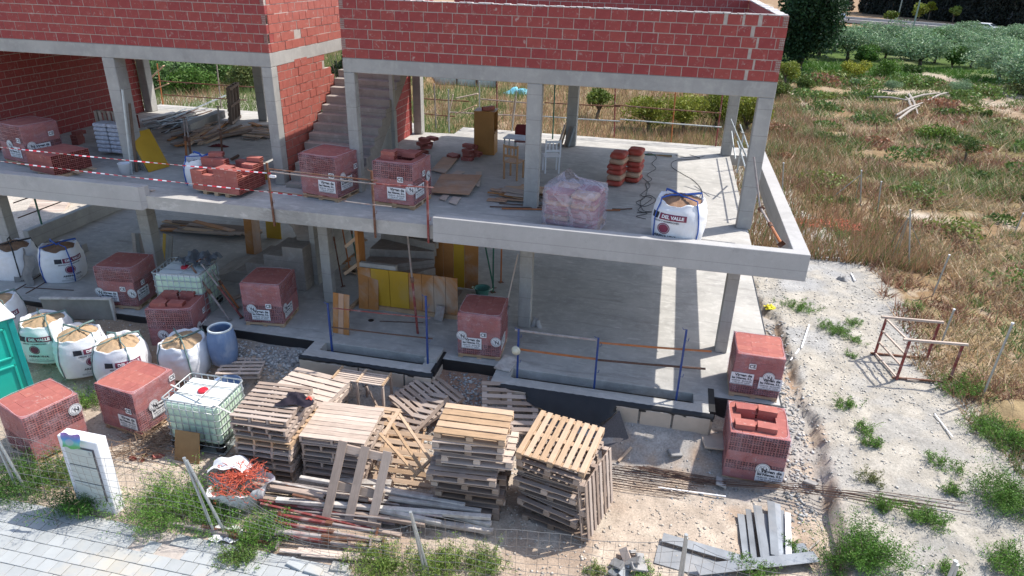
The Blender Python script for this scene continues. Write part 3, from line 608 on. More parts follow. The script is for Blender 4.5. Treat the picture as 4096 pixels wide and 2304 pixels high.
def pack(loc,rz,spec,labels,label,seed=0,top='full',sc=1.0,z1=1.0,right=True,cat='brick pack'):
    t=thing('brick_pack',label,cat,loc,R(rz),'shrink wrapped packs of hollow bricks'); t.scale=(sc,sc,sc)
    rs=random.Random(seed)
    for y in (-.40,0,.40):
        MB().box(-.47,.47,y-.045,y+.045,.022,.08).build('stringer','wood_new',t)
    for x in (-.42,0,.42): MB().box(x-.05,x+.05,-.47,.47,.0815,.10).build('pallet_board','wood_new',t)
    for x in (-.42,0,.42): MB().box(x-.05,x+.05,-.47,.47,.0,.0205).build('pallet_board','wood_new',t)
    nl=len(spec)
    for k,ch in enumerate(spec):
        z=.102+k*.0905; last=(k==nl-1)
        if last and top=='four': cells=[(0,.2,0),(1,.2,0),(0,.8,0),(1,.8,0)]
        for i in range(3):
            for j in range(5):
                inner=(i==1 and 0<j<4)
                if last and top!='full': continue
                if inner and k<nl-(1 if top=='full' else 3): continue
                if top!='full' and inner and k>=nl-2: continue
                a=-.47+.3135*i; b_=-.47+.188*j; dx,dy=rs.uniform(-.003,.003),rs.uniform(-.003,.003)
                vis_end=True
                o=link('pack_brick',PBX if (i in(0,2) or True) else PBS,t)
                if ch=='A': o.location=(a+dx,b_+dy,z)
                else: o.location=(-(-.47+.188*j)+dx,a+dy,z); o.rotation_euler=(0,0,PI/2)
    zt=.102+(nl-1)*.0905
    if top=='four':
        for (x,y,r_) in ((-.40,-.36,2),(-.05,-.34,-3),(-.36,.12,4),(.0,.16,-2)):
            o=link('pack_brick',PBX,t); o.location=(x,y,zt+.002); o.rotation_euler=(0,0,R(r_))
            o=link('pack_brick',PBX,t); o.location=(x+.006,y+.004,zt-.0885); o.rotation_euler=(0,0,R(r_))
    if top=='few':
        for (x,y,dz,r_) in ((-.36,-.30,.002,3),(-.35,-.295,.0925,5),(-.02,.05,.002,0),(-.02,.25,.002,1),(-.33,.20,.002,-2)):
            o=link('pack_brick',PBX,t); o.location=(x,y,zt+dz-.0905*0); o.rotation_euler=(0,0,R(r_))
    zc=.102+(nl-(0 if top=='full' else 1))*.0905
    f=film_mesh(seed+11,z1=zc+.004); f.parent=t
    for (face,kind,u,z) in labels:
        me={'ce':LCE,'tx':LTX,'lg':LLG}[kind]; o=link(me.name.split('.')[0],me,t)
        d=WH+.010
        if face=='f': o.location=(u,-d,z)
        else: o.location=(d,u,z); o.rotation_euler=(0,0,PI/2)
    return t
def packFR(fr,rz,z,*a,**k):
    w=.47*k.get('sc',1.0); c,s_=math.cos(R(rz)),math.sin(R(rz)); x=fr[0]+(-w)*c-(w)*s_; y=fr[1]+(-w)*s_+(w)*c
    return pack((x,y,z),rz,*a,**k)
FS='f'
std=[('f','ce',.24,.62),('f','lg',-.30,.50),('f','tx',-.16,.33),('s','lg',-.30,.50),('s','tx',-.12,.33),('s','ce',.2,.66)]
packFR((-8.40,-.50),-12,3.003,'AAAAABBBBB',[('f','ce',.33,.66),('f','lg',-.05,.52),('f','tx',.10,.34),('s','ce',.25,.72),('s','lg',-.3,.5),('s','tx',-.05,.38)],'brick pack farthest left on the upper floor beside the cut open brick stack',seed=1)
packFR((.04,-.83),-9,3.003,'AAAAABBBBB',[('f','ce',.36,.60),('f','tx',.22,.33),('s','lg',-.26,.52),('s','tx',-.12,.36),('s','ce',.26,.66)],'full brick pack standing at the foot of the upper stairs',seed=2)
packFR((1.82,-.85),-5,3.003,'AAAAAABBBBB',[('f','ce',.18,.66),('f','lg',.42,.47),('f','tx',.08,.33),('s','ce',.05,.70),('s','lg',.28,.58),('s','tx',-.18,.36)],'opened brick pack with loose bricks on top near the red guard rail post',seed=3,top='few')
packFR((-5.1,-1.62),6,.003,'BBBBAAABBBB',[('f','ce',.18,.56),('f','lg',-.44,.44),('f','tx',-.2,.33),('f','lg',.40,.46),('s','ce',-.15,.62),('s','tx',-.2,.36)],'brick pack on the ground slab right of the white sand bags',seed=4)
packFR((-1.28,-1.50),7,.003,'BBBBBAAAAAA',[('f','ce',.16,.55),('f','lg',-.26,.46),('f','tx',-.05,.30),('s','lg',-.34,.46),('s','tx',-.16,.32)],'brick pack on the ground slab next to the leaning steel props',seed=5)
packFR((3.99,-1.66),3,.003,'BBBAAAAAAAA',[('f','ce',.1,.62),('f','lg',-.38,.56),('f','tx',-.16,.38),('f','lg',.38,.48),('s','tx',-.2,.36)],'brick pack between the two light wells',seed=6,sc=1.0)
packFR((9.79,-1.77),-1,.003,'BBBBAAAAAA',[('f','ce',-.12,.76),('f','tx',-.28,.44),('f','lg',.22,.56),('f','tx',.27,.40)],'brick pack on the right corner of the ground slab',seed=7)
packFR((9.82,-3.36),-1,-.9,'AABBAABBBBB',[('f','lg',.14,.38),('f','tx',.26,.25)],'opened brick pack with four loose bricks on top standing on the dirt at the right',seed=8,top='four',sc=1.12)
packFR((-3.12,-2.27),14,-.50,'AAAAABBBBBB',[('f','ce',.22,.50),('f','lg',-.18,.42),('f','tx',.02,.26),('s','ce',.1,.72),('s','lg',-.25,.5),('s','tx',-.1,.36)],'opened brick pack with four loose bricks on top behind the sand bag and blue drum',seed=9,top='four',sc=1.09)
packFR((-2.55,-5.0),-9,-.88,'AAAAABBBBB',[('f','ce',.30,.60),('f','tx',.22,.32),('s','ce',.42,.86),('s','lg',-.1,.54),('s','tx',.05,.40)],'full brick pack on the ground left of the white water tank',seed=10,sc=1.06)
packFR((-3.90,-6.18),-20,-.88,'BBBBAAAAAA',[('s','lg',.36,.74)],'brick pack behind the white meter cabinet',seed=12,sc=1.06)

# ================================================================== WALL-SIDE BRICK STACKS
def brick_heap(name,label,loc,rz,cells,cat='brick stack',group=None,base=True):
    t=thing(name,label,cat,loc,R(rz),group)
    if base:
        for x in (-.3,0,.3): MB().box(x-.05,x+.05,-.45,.45,.0,.07).build('stringer','wood_new',t)
        for y in (-.4,0,.4): MB().box(-.55,.55,y-.05,y+.05,.071,.09).build('pallet_board','wood_new',t)
    for (x,y,z,r_) in cells:
        o=link('loose_brick',PBX,t); o.location=(x,y,z+(.092 if base else 0)); o.rotation_euler=(0,0,R(r_))
    return t
cells=[(i*.316-.62,j*.19-.45,k*.0905,0) for k in range(5) for i in range(3) for j in range(5) if not(i==1 and 0<j<4 and k<4)]
brick_heap('brick_stack','unwrapped red brick stack leaning on the left balcony edge beside the far left pack',(-7.25,-.62,3.003),-14,cells,group='unwrapped brick stacks')
HT=[[5,5,7,6,5],[4,5,7,5,4],[6,6,5,4,6],[6,4,5,6,6]]
cells=[(i*.316-.62,j*.19-.45,k*.0905,0) for i in range(4) for j in range(5) for k in range(HT[i][j]) if not (1<=j<=3 and k<3 and 0<i<3)]
cells+=[(-.45,.0,.645,24),(.35,.3,.56,8)]
brick_heap('brick_stack','uneven stack of loose red bricks on a pallet beside the open white rubble bag',(-2.72,-.72,3.003),-6,cells,group='unwrapped brick stacks')

# ================================================================== PALLETS
PB={}
def pallet(kind,name,label,loc,rz,group=None,rot=None):
    t=thing(name,label,'pallet',loc,R(rz),group)
    if rot: t.rotation_euler=rot
    w=PB[kind]
    for (pn,me,L) in w:
        o=link(pn,me,t); o.location=L
    return t
def plankmesh(L,W_,T,mat,seed,name='plank'):
    rs=random.Random(seed); m=MB(); n=4
    xs=[-L/2+L*i/n for i in range(n+1)]; dz=[rs.uniform(-.002,.003) for _ in xs]; dw=[rs.uniform(-.003,.003) for _ in xs]; vs=[]
    for x,z,w in zip(xs,dz,dw): vs+=[(x,-W_/2+w,z),(x,W_/2+w,z),(x,W_/2+w,z+T),(x,-W_/2+w,z+T)]
    m.add(vs,[(i*4+a,i*4+(a+1)%4,(i+1)*4+(a+1)%4,(i+1)*4+a) for i in range(n) for a in range(4)]+[(3,2,1,0),(n*4,n*4+1,n*4+2,n*4+3)])
    o=m.build(name,mat,bevel=.002); me=o.data; bpy.data.objects.remove(o); return me
def blockmesh(x,y,z,mat): o=MB().box(-x/2,x/2,-y/2,y/2,0,z).build('block',mat,bevel=.004); me=o.data; bpy.data.objects.remove(o); return me
def def_slat(kind,Lx,Ly,n,bw,mat,ns=4,boards_along='x',hb=.09,sd=0,mat2=None):
    """stringer pallet: boards along x on ns stringers running along y"""
    mat2=mat2 or mat; L=[]; pl=[plankmesh(Lx,bw,.018,mat,sd+k) for k in range(3)]; bt=plankmesh(Lx,bw,.018,mat2,sd+9); stg=plankmesh(Ly,.04,hb,mat2,sd+20,'stringer')
    rs=random.Random(sd)
    for k in range(n): L.append(('top_board',pl[k%3],(rs.uniform(-.008,.008),-Ly/2+bw/2+(Ly-bw)*k/(n-1),hb+.021)))
    for k in range(3): L.append(('bottom_board',bt,(0,-Ly/2+bw/2+(Ly-bw)*k/2,0)))
    PB[kind]=L; PB[kind+'_s']=[(stg,-Lx/2+.03+(Lx-.06)*k/(ns-1)) for k in range(ns)]
def pallet2(kind,label,loc,rz,group=None,rot=None,name='wooden_pallet'):
    t=pallet(kind,name,label,loc,rz,group,rot)
    for me,x in PB[kind+'_s']:
        o=link('stringer',me,t); o.location=(x,0,.0195); o.rotation_euler=(0,0,PI/2)
    return t
def_slat('A',1.10,1.14,9,.085,'wood_grey',4,sd=1); def_slat('Ab',1.10,1.14,9,.085,'wood_dark',4,sd=2); def_slat('Ao',1.10,1.14,7,.085,'wood_new',4,sd=3)
def_slat('B',1.32,1.05,6,.14,'wood_pale',4,sd=4); def_slat('C',1.25,1.13,9,.118,'wood_pale',3,sd=5); def_slat('F',.95,1.15,8,.085,'wood_pale',3,sd=7); def_slat('Cb',1.2,1.1,7,.1,'wood_grey',3,sd=6)
def def_euro(kind,Lx,Ly,n,bw,mat,sd,hb=.078,gap=None):
    rs=random.Random(sd); L=[]; pl=[plankmesh(Lx,bw,.02,mat,sd+k) for k in range(3)]; cr=plankmesh(Ly,.1,.02,mat,sd+5); bl=blockmesh(.12,.1,hb,mat)
    for k in range(n): L.append(('top_board',pl[k%3],(rs.uniform(-.006,.006),-Ly/2+bw/2+(Ly-bw)*k/(n-1),hb+.044)))
    for y in (-Ly/2+.05,0,Ly/2-.05):
        L.append(('bottom_board',pl[0],(0,y,0)))
        for x in (-Lx/2+.06,0,Lx/2-.06): L.append(('block',bl,(x,y,.021)))
    PB[kind]=L; PB[kind+'_s']=[]; PB[kind+'_c']=[(cr,x) for x in (-Lx/2+.06,0,Lx/2-.06)]
def pallet3(kind,label,loc,rz,group=None,rot=None,name='wooden_pallet'):
    t=pallet(kind,name,label,loc,rz,group,rot)
    for me,x in PB[kind+'_c']:
        o=link('cross_board',me,t); o.location=(x,0,.0995); o.rotation_euler=(0,0,PI/2)
    return t
def_euro('D',1.22,.86,5,.145,'wood_pale',30); def_euro('Dn',1.22,.86,5,.145,'wood_new',31); def_euro('Dg',1.2,.86,5,.12,'wood_grey',32); def_euro('Dd',1.2,.86,4,.10,'wood_dark',33); def_euro('Dw',1.2,.84,7,.09,'wood_grey',34)
def_euro('E',1.2,1.2,9,.095,'wood_new',40); def_euro('Eg',1.15,1.15,8,.09,'wood_grey',41); def_euro('Ed',1.1,1.1,7,.09,'wood_dark',42); def_euro('W',.9,1.0,3,.1,'wood_pale',43)
ORD=['lowest','second','third','fourth','fifth','sixth','seventh','eighth','ninth','tenth','eleventh','twelfth','topmost']
def stack(where,x,y,z,rz,kinds,h,group,jit=.02,rj=1.5,seed=0,odd={}):
    rs=random.Random(seed); n=len(kinds)
    for k,kd in enumerate(kinds):
        nm='topmost' if k==n-1 else ORD[k]; f=pallet3 if kd+'_c' in PB else pallet2
        dx,dy,dr=(rs.uniform(-jit,jit),rs.uniform(-jit,jit),rs.uniform(-rj,rj)); 
        if k in odd: ox,oy,orr=odd[k]; dx+=ox; dy+=oy; dr+=orr
        f(kd,f'{nm} wooden pallet in the {where}',(x+dx,y+dy,z+k*h),rz+dr,group)
stack('weathered stack right of the white tank',.43,-4.88,-.89,2,['Ab','Ab','A','Ab','A','A','Ao','A','A','A'],.1315,'pallets stacked right of the water tank',.025,1.4,seed=1,odd={6:(.03,.0,1),9:(-.05,.08,1.5)})
stack('second row behind the weathered stack',.50,-3.74,-.86,-3,['A','A','Ab','A','A','B','B'],.1315,'pallets in the row behind the weathered stack',.03,1.5,seed=2,odd={6:(.0,.06,-3)})
stack('stack behind the leaning pallet',1.66,-4.66,-.89,3,['Cb','Cb','A','Cb','Cb','A','C'],.1365,'pallets stacked behind the leaning pallet',.04,2,seed=3,odd={6:(.0,.02,0)})
stack('tall stack in the middle of the row',4.30,-5.0,-.9,4,['Dd','Dg','Dd','Dd','Dg','Dd','Dw','Dw','D','Dw','D','Dn'],.144,'pallets in the tall middle stack',.05,3,seed=4,odd={3:(.08,-.1,0),6:(-.1,-.18,2),7:(.0,.02,0),8:(.12,.02,0)})
stack('right hand stack',5.82,-4.82,-.9,-11,['Ed','Dd','Eg','Dg','Dw','Eg','Dg','Ed','Eg'],.144,'pallets in the right hand stack',.05,3,seed=5,odd={0:(.10,-.10,-4),2:(.12,-.05,-10),5:(-.05,.03,0)})
pallet3('E','pine pallet with board gaps tilted on top of the right hand stack',(5.82,-4.78,.42),80,'pallets in the right hand stack',rot=(R(1.5),R(-4),R(80)))
pallet3('Eg','grey pallet standing on edge against the right side of the right hand stack',(6.44,-5.02,-.26),75,rot=(R(4),R(83),R(-12)))
pallet2('F','bleached pallet lying flat beside the blue drum',(-1.72,-2.55,-.47),16)
t=thing('wooden_pallet','old three board pallet leaning steeply in front of the middle stacks','pallet',(2.42,-6.22,-.86)); t.rotation_euler=(R(-30),R(7),R(3))
for k in range(3):
    o=link('front_board',plankmesh(1.38,.155,.024,'wood_grey',70+k),t); o.location=(-.40+.40*k,0,.70); o.rotation_euler=(PI/2,R(90),0)
for z in (.08,.62,1.26): MB().box(-.49,.49,.03,.12,z-.07,z+.07).build('cross_board','wood_dark' if z<1 else 'wood_grey',t,bevel=.003)
for (q,z,rx,ry,rz,kd,lb) in [((1040,1060),-.62,12,-14,-24,'Cb','brown pallet tipped sideways in the gap beside the tall middle stack'),((1000,1120),-.7,20,8,12,'Ao','broken pine pallet under the loose laths'),
    ((1025,1190),-.75,38,4,6,'Ao','pale pine crate frame standing on edge left of the tall middle stack'),((1280,1050),-.62,24,5,18,'Eg','grey pallet half hidden behind the tall middle stack'),((1075,1030),-.55,8,10,-30,'A','thin slatted pallet farthest back in the gap between stacks')]:
    p_=on(*q); (pallet3 if kd+'_c' in PB else pallet2)(kd,lb,(p_.x,p_.y,p_.z+.22),0,rot=(R(rx),R(ry),R(rz)))
# loose laths over the gap
t=thing('nailed_laths','three fresh pine laths nailed in a leaning frame between the pallet stacks','lath frame',(2.7,-4.6,-.8))
for (a,b_) in (((975,1050),(1065,1185)),((1000,1035),(1085,1160)),((955,1090),(1050,1195))):
    A=at(*a,.30)-Vector((2.7,-4.6,-.8)); Bq=at(*b_,-.25)-Vector((2.7,-4.6,-.8)); MB().bar(A,Bq,.055,.025).build('lath','wood_new',t)
A=at(965,1095,.26)-t.location; Bq=at(1005,1030,.32)-t.location; MB().bar(A,Bq,.07,.03).build('lath','wood_new',t); A=at(1040,1200,-.28)-t.location; Bq=at(1090,1150,-.22)-t.location; MB().bar(A,Bq,.06,.03).build('lath','wood_new',t)
# crate bench with legs
t=thing('crate_bench','wooden slatted bench on tall legs by the smaller light well','bench',(1.38,-3.08,-.72),R(0))
for k in range(6): MB().box(-.56,.56,-.205+.07*k,-.16+.07*k,.75,.77).build('slat','wood_pale',t)
for x in (-.56,-.02,.54): MB().box(x-.02,x+.02,-.24,.26,.771,.80).build('rail','wood_new',t); 
for x in (-.54,-.02,.54):
    for y in (-.22,.22): MB().box(x-.02,x+.02,y-.035,y+.035,0,.748).build('leg','wood_grey',t)
MB().bar((.2,-.24,.72),(.5,-.24,.02),.05,.03).build('brace','wood_grey',t); MB().bar((-.35,-.24,.72),(-.52,-.24,.02),.05,.03).build('brace','wood_grey',t)
# pallet leaning upstairs at the back, pallet leaning on the left, pallet outside
pallet2('Ab','dark pallet propped upright at the back of the upper left room',(-6.55,5.75,3.62),0,rot=(R(86),R(0),R(-72)))
pallet2('Ab','dark pallet leaning against bricks in the upper left room',(-7.55,1.75,3.50),0,rot=(R(78),R(90),R(-8)))
pallet2('C','white pallet lying outside beyond the low wall at the left edge',(-14.2,5.2,-.38),0,rot=(R(20),R(0),R(20)))
# ================================================================== BULK BAGS
def bulk_bag(loc,rz,w,h,label,fill='sand',strap='greenstrap',prints='f',seed=0,cat='bulk bag',fillz=.93,lean=(0,0),group='white bulk bags of sand',sag=0.0,old=False):
    t=thing('bulk_bag',label,cat,loc,R(rz),group); rs=np.random.default_rng(seed); t.rotation_euler=(lean[0],lean[1],R(rz))
    N=56; NZ=26
    def surf(a,f,off=0.0):
        n_=3.3-1.2*f; r=1/((abs(math.cos(a))**n_+abs(math.sin(a))**n_)**(1/n_))
        bul=.93+.12*math.sin(min(1,f*1.05)*PI*.9)-.06*max(0,f-.8)/.2; 
        wr=.010*math.sin(a*9+f*14+seed)+.008*math.sin(a*17-f*23+seed*2)*(f**1.2)+.020*math.sin(f*34+3*math.sin(a*2+seed))*ss(np.array((f-.40)*2.2)).item()*(.5+.5*math.sin(a*3+seed))
        r=(r*bul+wr)*w/2+off; return Vector((r*math.cos(a),r*math.sin(a),f*h))
    def rimz(a): return .03*math.sin(2*a+seed)+.022*math.sin(5*a+seed*1.7)+.012*math.sin(11*a+seed)
    m=MB(); vs=[]
    for j in range(NZ+1):
        f=j/NZ
        for k in range(N):
            a=2*PI*k/N; p=surf(a,f); 
            if f>.8: p.z+=rimz(a)*(f-.8)/.2
            vs.append(p)
    # rim folds inwards
    for k in range(N):
        a=2*PI*k/N; p=surf(a,1.0); q=p*.93; q.z=p.z+rimz(a)+.01-.02; vs.append(q)
    for k in range(N):
        a=2*PI*k/N; p=surf(a,1.0); q=p*.86; q.z=h*fillz-.01; vs.append(q)
    m.add(vs,[(j*N+k,j*N+(k+1)%N,(j+1)*N+(k+1)%N,(j+1)*N+k) for j in range(NZ+2) for k in range(N)]+[tuple(reversed(range(N)))])
    m.build('sack','bag' if not old else 'tarp',t,smooth=True)
    m=MB(); vs=[]; RN=9
    for j in range(RN+1):
        for k in range(N):
            a=2*PI*k/N; q=surf(a,.97)*(.92*j/RN); q.z=h*fillz+.13*(1-(j/RN)**2)*(1-sag)+.02*rs.uniform(-1,1)*(j<RN)+.02*math.sin(q.x*9+seed)*math.cos(q.y*11)-sag*.1*(1-j/RN); vs.append(q)
    m.add(vs,[(j*N+k,j*N+(k+1)%N,(j+1)*N+(k+1)%N,(j+1)*N+k) for j in range(RN) for k in range(N)]); m.build('sand_fill',fill,t,smooth=True)
    # straps: up each corner, across the mouth to a loose knot
    kn=Vector((rs.uniform(-.1,.1),rs.uniform(-.1,.1),h*fillz+.13))
    for q in range(4):
        a=PI/4+q*PI/2+rs.uniform(-.12,.12); pts=[surf(a,f,.008) for f in (.02,.2,.4,.6,.8,.97)]
        e=surf(a,1.0,.0); e.z+=.07; mid=(e+kn)/2+Vector((rs.uniform(-.06,.06),rs.uniform(-.06,.06),.02)); pts+= [e,mid,kn+Vector((rs.uniform(-.05,.05),rs.uniform(-.05,.05),.01))]
        m=MB(); sm_=[]
        for i in range(len(pts)-1):
            for s_ in (0,.5): sm_.append(pts[i].lerp(pts[i+1],s_))
        m.tube(sm_+[pts[-1]],.024,5,flat=.5); m.build('strap',strap,t,smooth=True)
    if prints:
        def wrap(m,tm,a0,f0,sc=1.0,off=.012,mi=0):
            vs=[]
            for p in tm[0]:
                pp=surf(a0+p[0]*sc/(w/2),min(.99,max(.01,f0+p[1]*sc/h)),off); vs.append(pp)
            m.add(vs,tm[1],mi)
        def band(m,a0,f0,w_,h_,off=.007,mi=0,nx_=12):
            vs=[];
            for j in range(3):
                for i in range(nx_+1): vs.append(surf(a0+(-w_/2+w_*i/nx_)/(w/2),f0+(-h_/2+h_*j/2)/h,off))
            m.add(vs,[(j*(nx_+1)+i,j*(nx_+1)+i+1,(j+1)*(nx_+1)+i+1,(j+1)*(nx_+1)+i) for j in range(2) for i in range(nx_)],mi)
        for a0 in ([R(-90)] if prints=='f' else [R(x) for x in prints]):
            m=MB(); band(m,a0-.46,.70,.16,.12,mi=1); band(m,a0+.26,.70,.50,.12,mi=2)
            wrap(m,text_mesh('DEL VALLE',.085,bold=.004),a0+.26,.70,mi=0,off=.013)
            wrap(m,text_mesh('ARIDOS Y HORMIGONES',.044,bold=.001),a0+.02,.585,mi=1)
            vs=[];n_=20
            for r_ in (0.,.085,.095,.11):
                for k in range(n_): vs.append(surf(a0-.02+r_*math.cos(2*PI*k/n_)/(w/2),.42+r_*math.sin(2*PI*k/n_)/h,.010))
            m.add(vs,[(q*n_+k,q*n_+(k+1)%n_,(q+1)*n_+(k+1)%n_,(q+1)*n_+k) for q in (0,2) for k in range(n_)],3)
            wrap(m,text_mesh('ARENA VIVA',.075,bold=.002),a0+.05,.23,mi=1); wrap(m,text_mesh('95% lavada  0/4 mm   CE',.036),a0+.05,.145,mi=1)
            for z_ in (.10,.075): band(m,a0+.05,z_,.55,.006,mi=1)
            m.build('print',['white','ink','maroon','maroon'],t)
    return t
def gl(x,y): return (x,y,gz(x,y)-.02)
bulk_bag(gl(-8.02,-2.75),25,1.0,.98,'sand bag tucked behind the white roof of the portable toilet',seed=1,prints=[-60])
bulk_bag(gl(-6.45,-3.0),10,1.0,.93,'second sand bag from the left in the row with maroon print on its front',seed=2,prints=[-88])
bulk_bag(gl(-5.42,-3.18),35,1.0,.93,'middle sand bag with knotted green strap and its print turned right',seed=3,prints=[-62])
bulk_bag(gl(-4.28,-3.30),20,1.04,.95,'sand bag partly hidden by the red brick pack on the ground',seed=4,prints=[-68])
bulk_bag(gl(-2.95,-2.85),5,1.02,.78,'wide slumped sand bag just left of the blue drum',seed=5,prints='',lean=(R(3),R(-2)))
bulk_bag((-9.55,-.62,.0),10,.98,.86,'sand bag cut by the left edge of the picture on the ground slab',fill='brownsand',strap='cable',seed=6,prints='')
bulk_bag((-8.28,-.42,.0),20,.96,.90,'open brown sand bag with blue straps on the ground slab',fill='brownsand',strap='bluestrap',seed=7,prints=[-48])
bulk_bag((7.42,-.95,3.0),-8,1.0,.84,'sand bag with blue straps standing in the sun on the right balcony',fill='brownsand',strap='bluestrap',seed=8,prints=[-112])
bulk_bag((-3.62,-.35,3.0),10,.72,.62,'half full bag of grey rubble on the upper floor left of the loose brick stack',fill='rubblemat',strap='bluestrap',seed=9,prints='',fillz=.82,sag=.8)
# grey limp sheet between the two ground slab bags
m=MB(); vs=[]
for i in range(9):
    for j in range(10):
        u_=i/8; v_=j/9; vs.append((-.30+.62*u_+.05*math.sin(v_*7),.12*math.sin(u_*6)-.25*v_+.02*math.sin(v_*11+u_*5),.80-.80*v_+.04*math.sin(u_*5)))
m.add(vs,[(i*10+j,i*10+j+1,(i+1)*10+j+1,(i+1)*10+j) for i in range(8) for j in range(9)]); o=m.build('grey_sheet',[simple('limp_grey_cloth',(.22,.21,.20),.9,var=.2)],smooth=True); o.location=(-8.95,-.85,.01); tag(o,'limp grey cloth draped between the two sand bags on the ground slab','cloth')

# ================================================================== IBC TANKS
def ibc(loc,rz,label,top=True):
    t=thing('water_tank',label,'water tank',loc,R(rz),'caged white water tanks')
    m=MB(); m.box(-.55,.55,-.45,.45,.17,1.05,0); m.build('tank',['plasticwhite'],t,bevel=.05)
    m=MB(); m.box(-.53,.53,-.43,.43,1.0,1.075,0); m.build('tank_lid','plastictop',t,bevel=.04)
    m=MB(); m.lathe([(.10,1.07),(.10,1.11),(.085,1.125),(.0001,1.125)],24); m.build('cap','redcap',t,smooth=False)
    def fr(pts,r=.009,nm='cage_bar'): m=MB(); m.tube(pts,r,6); m.build(nm,'galv',t,smooth=True)
    X,Y_=.585,.485
    def ring(z,r=.009,X=X,Y_=Y_):
        pts=[];c=.07
        for sx,sy,a0 in ((1,-1,-90),(1,1,0),(-1,1,90),(-1,-1,180)):
            for k in range(4): a=R(a0+30*k); pts.append((sx*(X-c)+c*math.cos(a),sy*(Y_-c)+c*math.sin(a),z))
        fr(pts+[pts[0]],r)
    for z in (.16,.30,.46,.62,.78,.94): ring(z)
    ring(1.12,.016)
    for k in range(8):
        x=-.50+k*1.0/7
        for y in (-Y_,Y_): fr([(x,y,.14),(x,y,1.12)])
    for k in range(6):
        y=-.40+k*.8/5
        for x in (-X,X): fr([(x,y,.14),(x,y,1.12)])
    for y in (-.2,.2): fr([(-X,y,1.12),(-.3,y*.9,1.10),(.3,y*.9,1.10),(X,y,1.12)],.010,'top_bar')
    fr([(.12,-Y_,1.12),(.12,0,1.12),(.12,Y_,1.12)],.010,'top_bar')
    for x in (-.48,0,.48):
        for y in (-.4,.4): MB().box(x-.08,x+.08,y-.07,y+.07,.02,.155).build('foot','black',t,bevel=.01)
    MB().box(-.6,.6,-.5,.5,.0,.022).build('base_tray','galv',t); 
    return t
ibc((-1.30,-4.55,-.89),1,'clear white caged water tank with a red cap at the front of the site')
ibc((-3.95,-1.15,.003),8,'caged tank under a grey tarpaulin on the ground slab')
m=MB(); vs=[]; 
for i in range(16):
    for j in range(12):
        x=-.42+.84*i/15; y=-.3+.7*j/11; vs.append((x+.03*math.sin(j*1.3),y+.03*math.sin(i),.05+.05*math.sin(i*1.1+j*.7)+.045*math.sin(i*2.3-j*1.9)+.03*math.sin(j*3.1)))
m.add(vs,[(i*12+j,i*12+j+1,(i+1)*12+j+1,(i+1)*12+j) for i in range(15) for j in range(11)]); o=m.build('tarpaulin','tarp',smooth=True); o.location=(-3.80,-.85,1.16); tag(o,'crumpled grey tarpaulin heaped on the caged tank','tarpaulin')
# thin lath across front tank
o=MB().bar((0,0,0),(1.95,-.62,-.02),.03,.012).build('white_lath',[simple('white_lath_paint',(.6,.58,.56),.6)]); o.location=at(430,968,.27)+Vector((0,0,0)); tag(o,'thin white lath laid across the tank and the pallet stack','lath')
# ================================================================== DRUM, TUB, TOILET, CABINET
t=thing('blue_drum','dusty blue plastic drum standing beside the slumped sand bag','drum',(-2.18,-2.60,gz(-2.18,-2.6)))
m=MB(); m.lathe([(.23,0),(.27,.03),(.305,.25),(.315,.45),(.30,.68),(.265,.83),(.245,.87),(.225,.87),(.245,.80),(.275,.55),(.27,.05),(.001,.04)],32,cap0=True); m.build('barrel','bluebarrel',t,smooth=True)
m=MB(); m.lathe([(.243,.845),(.262,.85),(.265,.885),(.245,.893),(.228,.885),(.228,.85)],32); m.build('rim','plastictop',t,smooth=True)
t=thing('blue_tub','cut down blue plastic tub behind the front water tank','tub',(-1.62,-3.42,gz(-1.62,-3.42)))
m=MB(); m.lathe([(.24,0),(.28,.10),(.295,.42),(.31,.47),(.295,.47),(.28,.40),(.26,.05),(.001,.04)],28,cap0=True); m.build('tub','bluebarrel',t,smooth=True)
t=thing('portable_toilet','teal portable toilet with white roof at the left edge','portable toilet',(-6.40,-4.62,-.9),R(-28))
m=MB(); m.box(-.55,.55,-.55,.55,.06,2.02,0); m.build('cabin','teal',t,bevel=.03)
for (z0,z1) in ((1.15,1.85),(.25,1.0)):
    for f,T in (('f',Matrix.Identity(4)),('s',Matrix.Rotation(PI/2,4,'Z'))):
        m=MB(); 
        for a,b_,c,d in ((-.40,.40,z0,z0+.045),(-.40,.40,z1-.045,z1),(-.40,-.355,z0,z1),(.355,.40,z0,z1)): m.box(a,b_,-.585,-.549,c,d,T=T)
        m.build('panel_moulding','teal',t,bevel=.008)
for x in (-.54,.54): MB().box(x-.035,x+.035,-.59,-.52,.02,2.03).build('corner_post',[simple('dark_teal',(.01,.26,.25),.4)],t,bevel=.01)
MB().box(.52,.59,.48,.59,.02,2.03).build('corner_post',[simple('dark_teal',(.01,.26,.25),.4)],t,bevel=.01)
m=MB(); v=[(-.63,-.63,2.03),(.63,-.63,2.03),(.63,.63,2.03),(-.63,.63,2.03),(-.62,-.62,2.09),(.62,-.62,2.09),(.62,.62,2.09),(-.62,.62,2.09),(-.35,-.35,2.22),(.35,-.35,2.22),(.35,.35,2.22),(-.35,.35,2.22)]
m.add(v,[(0,3,2,1),(8,9,10,11)]+[(a+i,a+(i+1)%4,a+4+(i+1)%4,a+4+i) for a in (0,4) for i in range(4)]); m.build('roof','roofwhite',t,bevel=.015)
